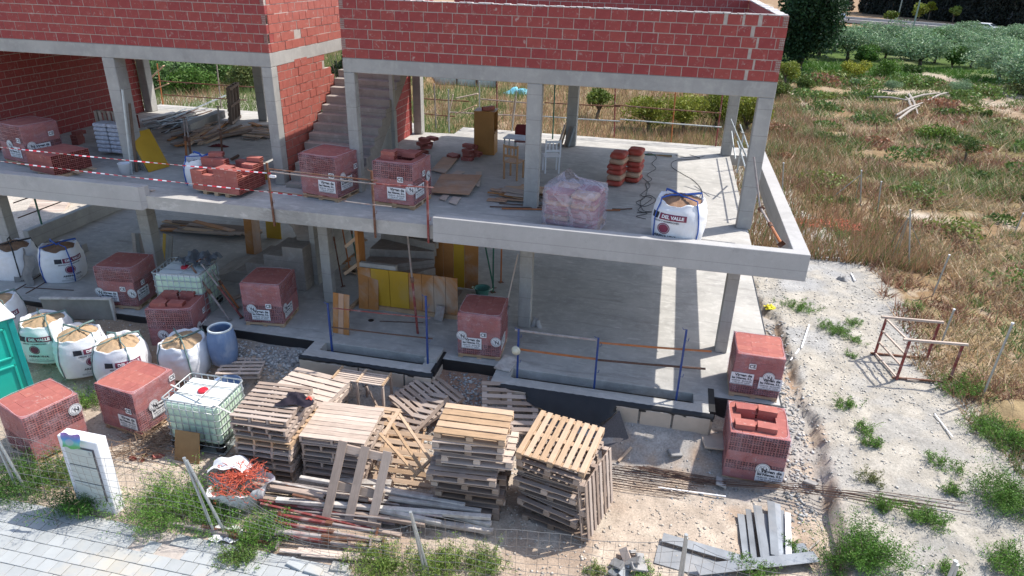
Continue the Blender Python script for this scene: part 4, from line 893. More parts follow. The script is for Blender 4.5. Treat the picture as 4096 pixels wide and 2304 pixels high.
# white meter cabinet
t=thing('meter_cabinet','tall white concrete meter cabinet with grey doors beside the pavement','cabinet',(-1.98,-6.78,-.93),R(-1.5))
m=MB(); m.box(-.39,.39,-.10,.12,0,1.56); m.build('body','whitepaint',t,bevel=.012)
m=MB(); m.box(-.27,.30,-.118,-.102,.30,1.40); m.build('door_frame',[simple('dark_frame',(.12,.11,.12),.5)],t)
for k,(a,b_) in enumerate(((.315,.655),(.675,1.015),(1.035,1.385))): MB().box(-.262,.285,-.135,-.119,a,b_).build('door',[simple('grey_door',(.52,.55,.51),.55,var=.05)],t,bevel=.006)
MB().box(.22,.245,-.146,-.136,1.3,1.36).build('latch','galv',t)
o=MB()
vs=[];cw=[(-.30,0),(.0,-.01),(.30,.02)]
for j in range(7):
    for i in range(9): vs.append((-.17+.34*i/8,.015*math.sin(i*1.2+j),-.13+.26*j/6+.01*math.sin(i)))
o.add(vs,[(j*9+i,j*9+i+1,(j+1)*9+i+1,(j+1)*9+i) for j in range(6) for i in range(8)])
pm_,n,l,b=new_mat('printed_banner'); v=coords(n,l,'Generated'); sp=n.new('ShaderNodeSeparateXYZ'); l.new(v,sp.inputs[0])
c=ramp(n,l,sp.outputs[2],[(.12,(.10,.36,.10)),(.38,(.12,.45,.42)),(.6,(.07,.25,.52)),(.92,(.30,.16,.42))]); 
gr=n.new('ShaderNodeTexGradient'); gr.gradient_type='SPHERICAL'; mp=n.new('ShaderNodeMapping'); mp.inputs['Location'].default_value=(-.9,0,-.9); mp.inputs['Scale'].default_value=(2.2,0,2.2); l.new(v,mp.inputs[0]); l.new(mp.outputs[0],gr.inputs[0])
c=mixc(n,l,ramp(n,l,gr.outputs[0],[(.5,(0,0,0)),(.6,(.4,.4,.4))]),c,(.55,.42,.50)); l.new(c,b.inputs['Base Color']); b.inputs['Roughness'].default_value=.4
o=o.build('printed_banner',[pm_],smooth=True); o.location=Vector(aty(178,1110,-6.97)); o.rotation_euler=(R(-10),0,R(3)); tag(o,'small blue and green printed banner hung on the fence mesh by the cabinet','banner')
# brown board leaning on tank, grey form panel
o=MB().box(-.26,.26,-.008,.008,0,.62).build('brown_board',[simple('brown_laminate',(.27,.16,.07),.6,var=.15)],bevel=.002); p=on(470,1163); o.location=p; o.rotation_euler=(R(-18),0,R(2)); tag(o,'small brown board leaning on the front water tank','board')
t=thing('mixing_trough','cement coated grey form panel standing on edge behind the sand bags','form panel',(-6.35,-2.12,gz(-6.35,-2.1)),R(14))
MB().box(-.82,.82,-.02,.02,.02,.56).build('panel','grey_panel',t,bevel=.004); MB().box(-.84,.84,-.05,.05,.561,.60).build('edge_flange','caked',t,bevel=.006); MB().box(.80,.85,-.05,.05,.0,.56).build('edge_flange','caked',t)
# white torn bag with orange netting
t=thing('torn_bag','torn white bulk bag spilling tangled orange netting','torn bag',on(612,1262),R(10))
m=MB(); vs=[];N=30
for j in range(8):
    for k in range(N):
        a=2*PI*k/N; f=j/7; r=(.28+.22*f)*(1+.10*math.sin(a*5+j)+.06*math.sin(a*11+j*2)); vs.append((r*math.cos(a)*1.15,r*math.sin(a)*.9,.48*f*(1+.22*math.sin(a+2.2))*(1 if j<7 else .93)+.02*math.sin(a*7+j)))
m.add(vs,[(j*N+k,j*N+(k+1)%N,(j+1)*N+(k+1)%N,(j+1)*N+k) for j in range(7) for k in range(N)]); m.build('sack','bag',t,smooth=True)
m=MB(); vs=[]
for i in range(12):
    for j in range(9): vs.append((-.62+.72*i/11,.10+.36*j/8+.03*math.sin(i),.52+.025*math.sin(i*.9+j)+.02*math.sin(j*2.2)+.14*math.sin(i/11*PI)))
m.add(vs,[(i*9+j,i*9+j+1,(i+1)*9+j+1,(i+1)*9+j) for i in range(11) for j in range(8)]); m.build('torn_flap','bag',t,smooth=True)
rs=random.Random(4); m=MB()
for q in range(210):
    pts=[]; a=rs.uniform(0,6.28); r=rs.uniform(0,.5)
    p=Vector((r*math.cos(a),r*.8*math.sin(a),.40+.22*(1-r*1.6)+.16*max(0,math.cos(a)*r)*2)); d=Vector((rs.uniform(-1,1),rs.uniform(-1,1),rs.uniform(-.3,.3)))
    for s_ in range(7):
        pts.append(p.copy()); d+=Vector((rs.uniform(-.9,.9),rs.uniform(-.9,.9),rs.uniform(-.5,.5))); p=p+d.normalized()*.055; p.z=max(.36,min(p.z,.72))
        if p.x**2+p.y**2>.31: p.x*=.85; p.y*=.85
    m.tube(pts,.0055,4)
stuff(m.build('orange_netting','orangenet',t))
m=MB(); vs=[]
for i in range(8):
    for j in range(7): vs.append((-.2+.5*i/7,-.62-.35*j/6,.03+.035*math.sin(i*1.8+j*1.3)))
m.add(vs,[(i*7+j,i*7+j+1,(i+1)*7+j+1,(i+1)*7+j) for i in range(7) for j in range(6)]); m.build('torn_scrap','bag',t,smooth=True)
# branch debris
t=thing('brushwood_heap','heap of dead twigs and broken brick bits in front of the brick pack','brushwood',on(385,1130)); rs=random.Random(9); m=MB()
for q in range(150):
    a=rs.gauss(.3,.7)+ (PI if rs.random()<.5 else 0); L=rs.uniform(.2,.75); x,y=rs.gauss(0,.38),rs.gauss(.05,.28); z=.03+abs(rs.gauss(0,.08)); p=Vector((x,y,z)); e=p+Vector((L*math.cos(a),L*math.sin(a),rs.uniform(-.03,.14)))
    m.tube([p,(p+e)/2+Vector((rs.uniform(-.04,.04),rs.uniform(-.04,.04),.02)),e],rs.uniform(.003,.009),4)
stuff(m.build('twigs',[simple('twig_bark',(.20,.13,.085),.9,var=.4,scale=8)],t))
for k in range(7):
    o=link('broken_brick',PBX,t); o.location=(rs.uniform(-.3,.4),rs.uniform(-.45,-.2),.0); o.rotation_euler=(rs.uniform(0,1),rs.uniform(0,1),rs.uniform(0,3)); o.scale=(.4,.5,.7)

# ================================================================== FENCE (posts + wire mesh panels)
def post(x,y,z,h,tilt=(0,0),label='',r=.024,cat='fence post',group='galvanised fence posts',mat='galv'):
    m=MB(); m.tube([(0,0,0),(tilt[0],tilt[1],h)],r,8,cap=False); 
    m.tube([(tilt[0]*.999,tilt[1]*.999,h*.99),(tilt[0]*1.004,tilt[1]*1.004,h+.004)],r*1.12,8); o=m.build('fence_post',mat,smooth=False); o.location=(x,y,z); tag(o,label,cat,group); return o
def postpair(x,y,dx,h,lab,d2=.16):
    post(x,y,-.95,h,(dx,.02),'left post of the pair '+lab); post(x+d2,y+.03,-.95,h-.06,(dx+ -d2*.85,.0),'right post of the pair '+lab)
postpair(-3.62,-6.86,-.16,1.45,'at the left edge of the picture'); postpair(.30,-6.86,-.30,1.56,'in front of the green bush',.20); postpair(4.06,-6.88,-.22,1.32,'in front of the steel prop heap',.05); postpair(7.88,-6.92,-.02,1.87,'behind the grey boards at the bottom right',.07); postpair(11.10,-6.9,.05,2.2,'at the bottom right among the weeds',.22)
def meshpanel(x0,z0,x1,z1,y0,y1,H,lab,lean=.0,droop=.12,seed=0,H1=None):
    rs=random.Random(seed); m=MB(); H1=H1 or H; nx_=int(abs(x1-x0)/.155); nz_=9
    def P(i,j):
        t_=i/nx_; f=j/nz_; x=x0+(x1-x0)*t_; h_=H+(H1-H)*t_; z=z0+(z1-z0)*t_+h_*f-droop*math.sin(t_*PI)*f+.012*math.sin(i*1.3+j)+.0*rs.random(); y=y0+(y1-y0)*t_+lean*f+.035*math.sin(i*.55+j*.4+seed); return Vector((x,y,z))
    for j in range(nz_+1): m.tube([P(i,j) for i in range(nx_+1)],.0032 if j not in (0,nz_,nz_//2) else .0045,3,cap=False)
    for i in range(nx_+1): m.tube([P(i,j) for j in range(nz_+1)],.0032,3,cap=False)
    o=m.build('mesh_panel','wire'); tag(o,lab,'wire fence','wire mesh fence panels'); return o
meshpanel(-4.9,-.88,-3.5,-.88,-6.85,-6.85,1.35,'wire fence panel running out of the picture on the left',seed=1)
meshpanel(-3.5,-.88,.25,-.88,-6.95,-6.92,1.40,'sagging wire fence panel passing the white cabinet',droop=.10,seed=2,H1=1.3)
meshpanel(.40,-.88,4.0,-.88,-6.90,-6.90,1.25,'sagging wire fence panel in front of the steel prop heap',droop=.55,seed=3,H1=1.1)
meshpanel(4.08,-.88,7.88,-.88,-6.92,-6.92,1.30,'wire fence panel in front of the bare dirt',droop=.10,seed=4,H1=1.65)
meshpanel(7.98,-.88,11.1,-.88,-6.92,-6.92,1.65,'wire fence panel behind the grey sheet offcuts',droop=.25,seed=5,H1=1.7)
# ================================================================== PROP HEAP AT FRONT
HP=thing('formwork_beam_heap','heap of cement caked formwork beams lying across the front of the pallet stacks','formwork beams',(0,0,0))
rs=random.Random(12)
def gp(u,v,dz): p=on(u,v); return Vector((p.x,p.y,p.z+dz))
for k,(a,b_,dz,w,h) in enumerate([((640,1236),(1175,1300),.10,.09,.09),((645,1250),(1130,1290),.22,.08,.08),((655,1262),(1240,1350),.12,.10,.08),((650,1275),(1070,1345),.22,.08,.07),((700,1290),(1235,1335),.30,.09,.07),((760,1240),(1170,1310),.36,.07,.06),((680,1300),(960,1330),.10,.09,.09),((960,1270),(1235,1342),.20,.09,.08),((940,1240),(1130,1275),.12,.10,.10),((700,1285),(1010,1350),.02,.1,.08),((850,1228),(985,1232),.16,.14,.05),((800,1255),(1170,1335),.05,.09,.09),((690,1262),(930,1295),.34,.06,.06),((980,1290),(1210,1322),.33,.07,.06),((900,1300),(1110,1345),.26,.08,.07),((640,1255),(820,1290),.36,.07,.05),((1060,1282),(1180,1312),.10,.12,.05)]):
    A=gp(*a,dz-.03*0); Bq=gp(*b_,dz); m=MB(); m.bar(A,Bq,w,h); m.build('beam','caked' if k%3 else 'wood_grey',HP,bevel=.006)
def steelprop(a,b_,label,mat='prop',r=.03,group='steel props lying in the front heap',name='steel_prop',ends=(1,1)):
    a=Vector(a);b_=Vector(b_); t=thing(name,label,'steel prop',a,0,group); d=(b_-a); L=d.length; dn=d.normalized(); mid=d*.52
    m=MB(); m.tube([Vector(),mid],r,8); m.build('outer_tube',mat,t,smooth=False)
    m=MB(); m.tube([mid*.98,d],r*.78,8); m.build('inner_tube','prop' if mat!='prop' else 'rust',t)
    m=MB(); m.tube([mid-dn*.06,mid+dn*.06],r*1.45,8); m.build('collar','rust',t)
    u_=dn.orthogonal().normalized(); w_=dn.cross(u_)
    for e,c in ((0,Vector()),(1,d)):
        if ends[e]:
            m=MB(); q=[c+u_*x*.065+w_*y*.065 for x,y in ((-1,-1),(1,-1),(1,1),(-1,1))]; m.add([p_-dn*.004 for p_ in q]+[p_+dn*.004 for p_ in q],[(0,1,2,3),(7,6,5,4),(0,4,5,1),(1,5,6,2),(2,6,7,3),(3,7,4,0)]); m.build('end_plate','rust' if mat!='prop' else 'prop',t)
    return t
for k,(a,b_,dz,mat) in enumerate([((705,1318),(950,1360),.20,'redpaint'),((695,1332),(965,1380),.16,'redpaint'),((690,1345),(880,1375),.12,'prop'),((700,1352),(940,1395),.09,'redpaint'),((700,1362),(935,1388),.22,'prop'),((470,1330),(700,1378),.06,'prop'),((430,1322),(600,1345),.05,'prop')]):
    steelprop(gp(*a,dz),gp(*b_,dz),'steel prop in the front heap behind the fence, '+['uppermost red one','second red one with square end plate','pale one under the red ones','lowest red one','grey one at the front','thick one lying under the green bush','short one left of the green bush'][k],mat,r=.034)
for k,(a,b_) in enumerate([((750,1385),(905,1400)),((760,1400),(900,1412)),((705,1392),(1010,1420))]):
    o=MB().bar(gp(*a,.03+k*.02),gp(*b_,.03+k*.02),.07,.025).build('broken_board','wood_pale',bevel=.003); tag(o,['upper pale broken board on the pavement edge','lower pale broken board on the pavement edge','long thin board lying on the pavement edge'][k],'board')
m=MB(); m.box(-.30,.30,-.12,.12,0,.05); o=m.build('blue_crate_lid','bluepaint',bevel=.02); o.location=gp(800,1247,.02); tag(o,'flat blue plastic piece under the leaning pallet','plastic piece')
rs=random.Random(44)
for k in range(16):
    u=rs.uniform(650,760); v=rs.uniform(1238,1300); L=rs.uniform(260,430); A=gp(u,v,rs.uniform(.04,.42)); Bq=gp(u+L,v+L*.115+rs.uniform(-8,8),rs.uniform(.04,.38)); MB().tube([A,Bq],rs.uniform(.018,.032),6).build('pole',['prop','caked','rust','redpaint','prop'][k%5],HP)
# kerb stones displaced near the pavement
for k,(u_,v_) in enumerate([(745,1425),(790,1440),(855,1432)]):
    o=MB().box(-.14,.14,-.08,.08,0,.1).build('kerb_block','paver',bevel=.006); o.location=gp(u_,v_,-.02); o.rotation_euler=(.05*k,.08,R(-12+9*k)); tag(o,['first loose kerb block left of the grass','second loose kerb block left of the grass','loose kerb block touching the grass'][k],'kerb block')
# ================================================================== BOTTOM RIGHT OFFCUTS
def sheet(a,b_,w,label,dz=.03,mat='zinc',th=.012,cat='sheet offcut',group='grey sheet offcuts'):
    A=gp(*a,dz); Bq=gp(*b_,dz); o=MB().bar(A,Bq,w,th).build('sheet_offcut',mat,bevel=.001); return tag(o,label,cat,group)
for k,(a,b_,w,dz) in enumerate([((1862,1300),(1878,1420),.12,.06),((1880,1292),(1895,1420),.10,.10),((1893,1288),(1912,1420),.04,.16),((1903,1285),(1925,1418),.13,.12),((1918,1300),(1940,1418),.14,.07),((1935,1278),(1945,1415),.13,.16),((1952,1280),(1958,1412),.11,.12),((1965,1290),(1972,1410),.08,.06)]):
    sheet(a,b_,w,['leftmost standing grey strip','second grey strip','narrow dark grey strip','grey strip with white smear','wide grey strip in the middle','longest grey strip','grey strip right of the longest','rightmost grey strip beside the white laths'][k]+' in the offcut pile',dz)
for k,(a,b_) in enumerate([((1975,1300),(1977,1412)),((1983,1302),(1985,1412))]): sheet(a,b_,.045,['left white plastic lath beside the grey strips','right white plastic lath beside the grey strips'][k],.10,'white',.02,'lath','white laths')
sheet((1650,1395),(1830,1446),.42,'broad grey sheet with pale glare on the left of the offcuts',.02); sheet((1665,1362),(1860,1418),.20,'bent grey sheet behind the double fence post',.10); sheet((1750,1452),(2050,1418),.22,'long grey sheet lying across the bottom of the offcut pile',.16); sheet((1960,1400),(2035,1395),.4,'grey sheet corner poking out near the weeds',.05)
rs=random.Random(21)
for k in range(13):
    p=gp(1575+rs.uniform(-35,35),1420+rs.uniform(-26,28),rs.uniform(.02,.16)); o=MB().box(-rs.uniform(.09,.17),.12,-.07,.07,-.02,.03).build('stone_offcut',[M['rock'],M['zinc'],M['wood_grey']][k%3],bevel=.004); o.location=p; o.rotation_euler=(rs.uniform(-.7,.7),rs.uniform(-.7,.7),rs.uniform(0,3)); tag(o,'broken grey paving offcut in the small heap by the grey sheets','paving offcut','broken paving offcuts')
# rebar bundle & lattice girders
t=thing('rebar_bundle','long rusty bundle of reinforcing bars passing under the opened brick pack','rebar',(0,0,0)); rs=random.Random(2)
for k in range(10):
    A=gp(1550+rs.uniform(-10,80),1176+k*1.2,.03+.012*k%3); Bq=gp(2300+rs.uniform(0,140),1272+k*3.0,.05); mid=(A+Bq)/2; mid.z=max(gz(mid.x,mid.y)+.02,mid.z)
    q1=A.lerp(Bq,.25); q1.z=gz(q1.x,q1.y)+.03; q2=A.lerp(Bq,.75); q2.z=gz(q2.x,q2.y)+.04
    MB().tube([A,q1,mid,q2,Bq],.008,4).build('bar','rebar',t)
t=thing('lattice_girders','rusty lattice reinforcement girders lying on the dirt right of the pallets','rebar lattice',(0,0,0))
for k in range(5):
    A=gp(1420,1165+k*11,.03); Bq=gp(1790-18*k,1215+k*10,.03); d=(Bq-A); 
    for off in (-.04,.04): MB().tube([A+Vector((0,off,0)),Bq+Vector((0,off,0))],.006,3).build('chord','rebar',t)
    MB().tube([A+Vector((0,0,.09)),Bq+Vector((0,0,.09))],.006,3).build('chord','rebar',t)
    n_=int(d.length/.1); pts=[A+d*(i/n_)+Vector((0,0,.09 if i%2 else 0)) for i in range(n_+1)]; MB().tube(pts,.004,3).build('lacing','rebar',t)
for k,(a,b_,lb,mt,w) in enumerate([((1655,1230),(1825,1254),'white plastic pipe lying in the shade of the opened brick pack','white',.03),((1555,1165),(1588,1130),'short pine offcut on the rubble beside the right hand stack','wood_new',.05),((2000,1415),(2060,1365),'grey stick near the weeds at the bottom right','deadwood',.03),((2350,1045),(2395,1105),'white strip on the chalk at the grass edge','white',.03),((2055,650),(2110,652),'white pipe on the pale ground beyond the balcony','white',.05),((2035,820),(2015,880),'white pipe sticking out of the eroded gully','white',.04),((2140,690),(2150,710),'bent white pipe offcut by the pale boulder','white',.04),((1990,900),(2010,882),'short white pipe by the slab edge','white',.04),((2280,958),(2345,962),'pale lath between the feet of the steel trestle','wood_pale',.05)]):
    o=MB().bar(gp(*a,.04),gp(*b_,.05),w,w*.6).build('pipe' if 'pipe' in lb else 'stick',mt,bevel=.004); tag(o,lb,'pipe' if 'pipe' in lb else 'stick')
for k,(u_,v_,s,lb) in enumerate([(1697,1145,.13,'flat tile fragment lying on grey rubble'),(1812,1220,.14,'broken paver leaning on the rebar by the opened brick pack'),(2038,1222,.12,'grey block at the lip of the gully')]):
    o=MB().box(-s,s,-s*.7,s*.7,0,.05).build('tile_fragment','rock',bevel=.01); o.location=gp(u_,v_,.04); o.rotation_euler=(.2,.2,k+.5); tag(o,lb,'tile fragment')
o=MB().box(-.3,.3,-.35,.35,0,.05).build('flat_stone','foam',bevel=.01); o.location=gp(1800,1105,0); o.rotation_euler=(0,.1,.2); tag(o,'upright pale slab between the long light well and the opened brick pack','stone slab')
# yellow cloth, orange net, black jacket
def clothheap(name,loc,w,d,h,mat,label,cat,seed=0,n=16):
    rs=random.Random(seed); m=MB(); vs=[]
    for i in range(n):
        for j in range(n):
            x=-1+2*i/(n-1); y=-1+2*j/(n-1); r=math.hypot(x,y); k_=max(0,1-r*r*.8); e=1+.25*math.sin(3*math.atan2(y,x)+seed)
            vs.append((x*w*e,y*d*e,h*k_*(.55+.45*math.sin(x*6+seed)*math.cos(y*5))+h*.25*rs.random()*k_+.004))
    m.add(vs,[(i*n+j,i*n+j+1,(i+1)*n+j+1,(i+1)*n+j) for i in range(n-1) for j in range(n-1)]); o=m.build(name,mat,smooth=True); o.location=loc; return tag(o,label,cat)
clothheap('yellow_cloth',on(1937,775),.13,.10,.12,'yellowcloth','crumpled bright yellow cloth beside the slab edge','cloth',1)
j=clothheap('black_jacket',at(748,1008,.45)+Vector((0,0,.0)),.28,.19,.17,'cloth_black','black jacket thrown over the pallet stacks','jacket',2)
j=clothheap('orange_glove',at(768,1003,.5)+Vector((.10,-.02,.03)),.05,.035,.06,'cloth_red','orange red cloth tucked in the black jacket','cloth',3,8)
t=thing('fallen_netting','tangled coral netting lying at the dry grass edge','netting',on(2080,567)); m=MB(); rs=random.Random(6)
for q in range(150):
    c=[(-.75,-.1),(.1,.25),(.55,-.15)][q%3]; p=Vector((c[0]+rs.gauss(0,.25),c[1]+rs.gauss(0,.18),.02)); pts=[]; a=rs.uniform(0,6.28)
    for s_ in range(6): pts.append(p.copy()); a+=rs.uniform(-1.2,1.2); p=p+Vector((math.cos(a)*.09,math.sin(a)*.09,rs.uniform(-.03,.05))); p.z=max(.01,min(.16,p.z))
    m.tube(pts,.012,3)
stuff(m.build('netting',[simple('coral_netting',(.78,.24,.15),.7,var=.3,scale=9)],t))
o=clothheap('pale_boulder',on(2120,705),.16,.11,.18,'rock','pale boulder on the crushed stone patch','boulder',5,10)
# ================================================================== STEEL TRESTLE ON THE RIGHT
t=thing('steel_trestle','rusty steel trestle frame standing on the chalk near the dry grass','trestle',(0,0,0))
g_=[on(2255,955),on(2200,893),on(2385,965),on(2330,905)]
A0,B0,A1,B1=g_   # front-left foot, back-left foot, front-right, back-right
up=Vector((0,0,1.02))
def b_(p,q,w=.045,mat='redpaint',nm='leg'): MB().bar(p,q,w,w).build(nm,mat,t,bevel=.004)
tops=[x+up+Vector((.03,0,0)) for x in g_]
for x,y in zip(g_,tops): b_(x,y,.05,'redpaint','leg')
b_(tops[0]+Vector((-.14,0,.01)),tops[2]+Vector((.10,0,.01)),.055,'wood_pale','top_bar'); b_(tops[1]+Vector((-.12,0,.01)),tops[3]+Vector((.08,0,.01)),.055,'wood_pale','top_bar')
b_(g_[0]+Vector((-.1,0,.04)),g_[2]+Vector((0,0,.04)),.045,'rust','foot_bar'); b_(g_[1]+Vector((-.1,0,.04)),g_[3]+Vector((0,0,.04)),.045,'rust','foot_bar')
for f in (.05,.36,.66,.97): b_(g_[0]+(tops[0]-g_[0])*f,g_[1]+(tops[1]-g_[1])*f,.04,'wood_pale','rung')
# ================================================================== FIELD FENCE POSTS
def fpost(b,tp,lab,braces=()):
    p=on(*b); d=(p-CAM_POS).length; h=abs(b[1]-tp[1])/ (1746.7/ (p-CAM_POS).dot(C_F))/.93
    q=aty(tp[0],tp[1],p.y); t=thing('field_fence_post',lab,'fence post',p,0,'posts along the old field fence')
    m=MB(); m.tube([(0,0,-.05),(q.x-p.x,0,q.z-p.z)],.024,7); m.build('tube','galv',t); m=MB(); m.tube([(q.x-p.x,0,q.z-p.z),(q.x-p.x,0,q.z-p.z+.03)],.03,7); m.build('cap','white',t)
    for (u_,v_) in braces: e=on(u_,v_)-p; m=MB(); m.tube([(q.x-p.x,0,(q.z-p.z)*.88),e],.016,5); m.build('brace','galv',t)
    return t
fpost((1967,505),(1971,411),'thin field post nearest the balcony corner'); fpost((2165,519),(2167,430),'field post with two braces behind the coral netting',[(2090,500),(2150,505)])
fpost((2207,535),(2217,458),'short field post right of the braced one'); fpost((2287,680),(2290,530),'braced corner post with four struts in the dry grass',[(2235,620),(2255,645),(2325,640),(2240,655)])
fpost((2345,745),(2388,643),'leaning post beyond the trestle'); fpost((2470,1000),(2547,815),'leaning post cut by the tall dry grass at the right edge'); fpost((2550,590),(2574,538),'post at the far right edge of the picture'); fpost((2365,870),(2400,780),'thin dark rod right behind the trestle')
# ================================================================== GUARD RAILS, TAPE
def rail(a,b_,label,mat='rust',r=.018,group=None,name='guard_rail',cat='guard rail'):
    a=Vector(a);b_=Vector(b_); m=MB(); mid=(a+b_)/2; mid.z-=.008; m.tube([a,mid,b_],r,6); o=m.build(name,mat,smooth=False); return tag(o,label,cat,group)
def gpost(x,y,z0,z1,label,mat,group,tilt=0,hook=True):
    t=thing('guard_post',label,'guard post',(x,y,z0),0,group); h=z1-z0
    MB().box(-.02,.02,-.02,.02,0,h).build('upright',mat,t,bevel=.003); t.rotation_euler=(0,tilt,0)
    if hook:
        for z in (h*.38,h*.86): m=MB(); m.tube([(.02,0,z),(.06,-.01,z),(.07,-.01,z+.07)],.006,4); m.build('hook',mat,t)
    m=MB(); m.tube([(0,0,h),(-.06,-.01,h+.005),(-.08,-.01,h+.04)],.006,4); m.build('top_hook',mat,t)
    return t
G='guard posts clamped on the upper slab edge'
gpost(*aty(692,575,-1.64).xy,2.62,4.02,'yellow brown guard post holding the striped tape','rust',G); gpost(*aty(945,600,-1.64).xy,2.60,4.05,'rusty guard post in front of the opened upper brick pack','rust',G); gpost(*aty(1078,605,-1.66).xy,2.62,3.95,'red guard post at the end of the balcony parapet','redpaint',G)
Y0=-1.66
rail(aty(678,425,Y0),aty(950,455,Y0),'upper of two long tubes between the yellow brown and rusty guard posts','rust',.016); rail(aty(680,432,Y0-.03),aty(945,463,Y0-.03),'lower pinkish tube right under the upper one on the balcony edge','prop',.016)
rail(aty(940,462,Y0),aty(1090,472,Y0),'red tube between the rusty and the red guard posts','redpaint',.016); rail(aty(865,506,Y0),aty(985,520,Y0),'short bright tube low on the balcony edge','prop',.013); rail(aty(672,480,Y0),aty(870,502,Y0),'low dark bar on the balcony edge right of the striped tape','rebar',.012)
o=MB().box(-.07,.07,-.04,.04,0,.05).build('white_cup','white',bevel=.01); o.location=aty(688,446,Y0)+Vector((0,-.03,0)); tag(o,'small white plastic cup stuck on the yellow brown guard post','cup')
def tape(a,b_,label,sag=.03):
    a=Vector(a);b_=Vector(b_); t=thing('barrier_tape',label,'barrier tape',a,0,'red and white barrier tapes'); n=70; m=MB(); d=b_-a
    for k in range(n):
        p=d*(k/n)+Vector((0,0,-sag*4*(k/n)*(1-k/n))); q=d*((k+1)/n)+Vector((0,0,-sag*4*((k+1)/n)*(1-(k+1)/n))); tw=math.sin(k*.45)*.010
        h=.020; m.add([(p.x,p.y+tw,p.z-h*.5),(q.x,q.y+tw,q.z-h*.5),(q.x,q.y-tw,q.z+h*.5),(p.x,p.y-tw,p.z+h*.5)],[(0,1,2,3)],k%2)
    m.build('tape',['tapew','taper'],t); return t
tape(aty(-20,368,Y0+.05),aty(682,436,Y0),'upper striped tape running to the yellow brown guard post',.02); tape(aty(-20,403,Y0+.05),aty(760,492,Y0),'lower striped tape crossing the bulk bag and loose bricks',.02)
# light well rails
GW='blue guard posts on the light wells'
def gp2(u0,v0,u1,v1,y,label): 
    a=aty(u0,v0,y); b_=aty(u1,v1,y); return gpost(a.x,y,-.12,b_.z,label,'bluepaint',GW)
gp2(838,905,838,765,-2.15,'blue post on the left of the small light well'); gp2(1076,905,1070,745,-2.15,'blue post on the right of the small light well')
gp2(1301,950,1304,828,-2.15,'first blue post of the long light well beside the white hard hat'); gp2(1495,970,1504,850,-2.15,'middle blue post of the long light well'); gp2(1700,1010,1714,828,-2.15,'last blue post of the long light well')
def rl(a,b_,lab,mat,r=.02,y=-2.12): rail(aty(*a,y),aty(*b_,y),lab,mat,r,'rails over the light wells')
rl((838,775),(1082,800),'thin red upper rail over the small light well','redpaint',.014); rl((835,823),(1088,852),'dark lower rail over the small light well','rebar',.018)
rl((1296,830),(1508,856),'grey pitted upper rail at the left of the long light well','prop',.026); rl((1303,878),(1500,903),'orange lower rail at the left of the long light well','orange',.026)
rl((1508,862),(1790,884),'rusty orange upper rail reaching the right column','orange',.024); rl((1500,905),(1775,928),'dark lower rail with end plate at the right of the long light well','rebar',.026)
t=thing('hard_hat','cream hard hat hooked on the first blue post','hard hat',aty(1298,882,-2.2)); m=MB(); m.lathe([(.125,0),(.115,.010),(.10,.018),(.095,.05),(.08,.09),(.05,.115),(.001,.12)],20); m.build('shell',[simple('cream_plastic',(.6,.55,.42),.4)],t,smooth=True); t.rotation_euler=(R(80),R(-50),0); t.scale=(.8,.8,.8)
# upper rear edge rails and posts
GR='posts along the rear edge of the upper floor'
for k,(u0,v0,u1,v1,mat,lb) in enumerate([(410,263,395,160,'orange','orange rear post with two nailed boards'),(557,272,545,163,'prop','grey rear post in the left opening'),(1097,322,1092,210,'prop','rear post just right of the white lit column'),(1130,333,1128,225,'galv','bent rear post left of the wooden cabinet'),(1206,320,1206,205,'galv','grey rear post above the wooden cabinet'),(1288,330,1300,228,'galv','thin rear post left of the red chair'),(1250,325,1250,210,'redpaint','red rear post right of the wooden cabinet'),(1390,350,1396,212,'greenpaint','green rear post right of the middle column'),(1545,345,1548,215,'redpaint','red and grey rear post left of the yellow green shrubs'),(1688,358,1700,225,'orange','orange rear post in front of the yellow green shrubs'),(1800,368,1818,235,'redpaint','red rear post against the right rear column')]):
    p=at(u0,v0,3.0); q=aty(u1,v1,p.y); o=MB().tube([(0,0,0),(q.x-p.x,0,max(1.2,q.z-p.z))],.022,7).build('rear_post',mat); o.location=p; tag(o,lb,'guard post',GR)
GH='horizontal rails at the rear of the upper floor'
for (a,b_,mat,lb) in [((395,203),(650,220),'rust','upper rear rail in the left opening'),((412,238),(620,252),'rust','lower rear rail in the left opening'),((1050,247),(1180,255),'rust','upper rear rail left of the wooden cabinet'),((1050,284),(1145,293),'rust','lower rear rail left of the wooden cabinet'),((1210,249),(1370,262),'prop','upper rear rail between cabinet and middle column'),((1130,282),(1370,293),'prop','lower rear rail behind the wooden cabinet'),((1370,258),(1560,268),'rust','upper rear rail right of the middle column'),((1370,293),(1560,305),'galv','lower rear rail right of the middle column'),((1545,264),(1815,285),'rust','upper rear rail before the yellow green shrubs'),((1560,300),(1815,320),'galv','lower rear rail before the yellow green shrubs')]:
    rail(aty(*a,7.38),aty(*b_,7.38),lb,mat,.02,GH)
for (a,b_,w,lb) in [((365,210),(412,165),.11,'upper pine board nailed to the orange rear post'),((370,232),(424,210),.11,'lower pine board nailed to the orange rear post'),((1145,287),(1198,265),.12,'pine board tied to the rear rails'),((1148,247),(1202,236),.09,'pale batten tied to the rear rails'),((1125,305),(1140,237),.05,'white slanted lath on the rear rails'),((1288,305),(1297,242),.05,'white slanted lath left of the middle column')]:
    o=MB().bar(aty(*a,7.30),aty(*b_,7.30),w,.03).build('board','wood_new' if 'pine' in lb else 'wood_pale',bevel=.003); tag(o,lb,'board')
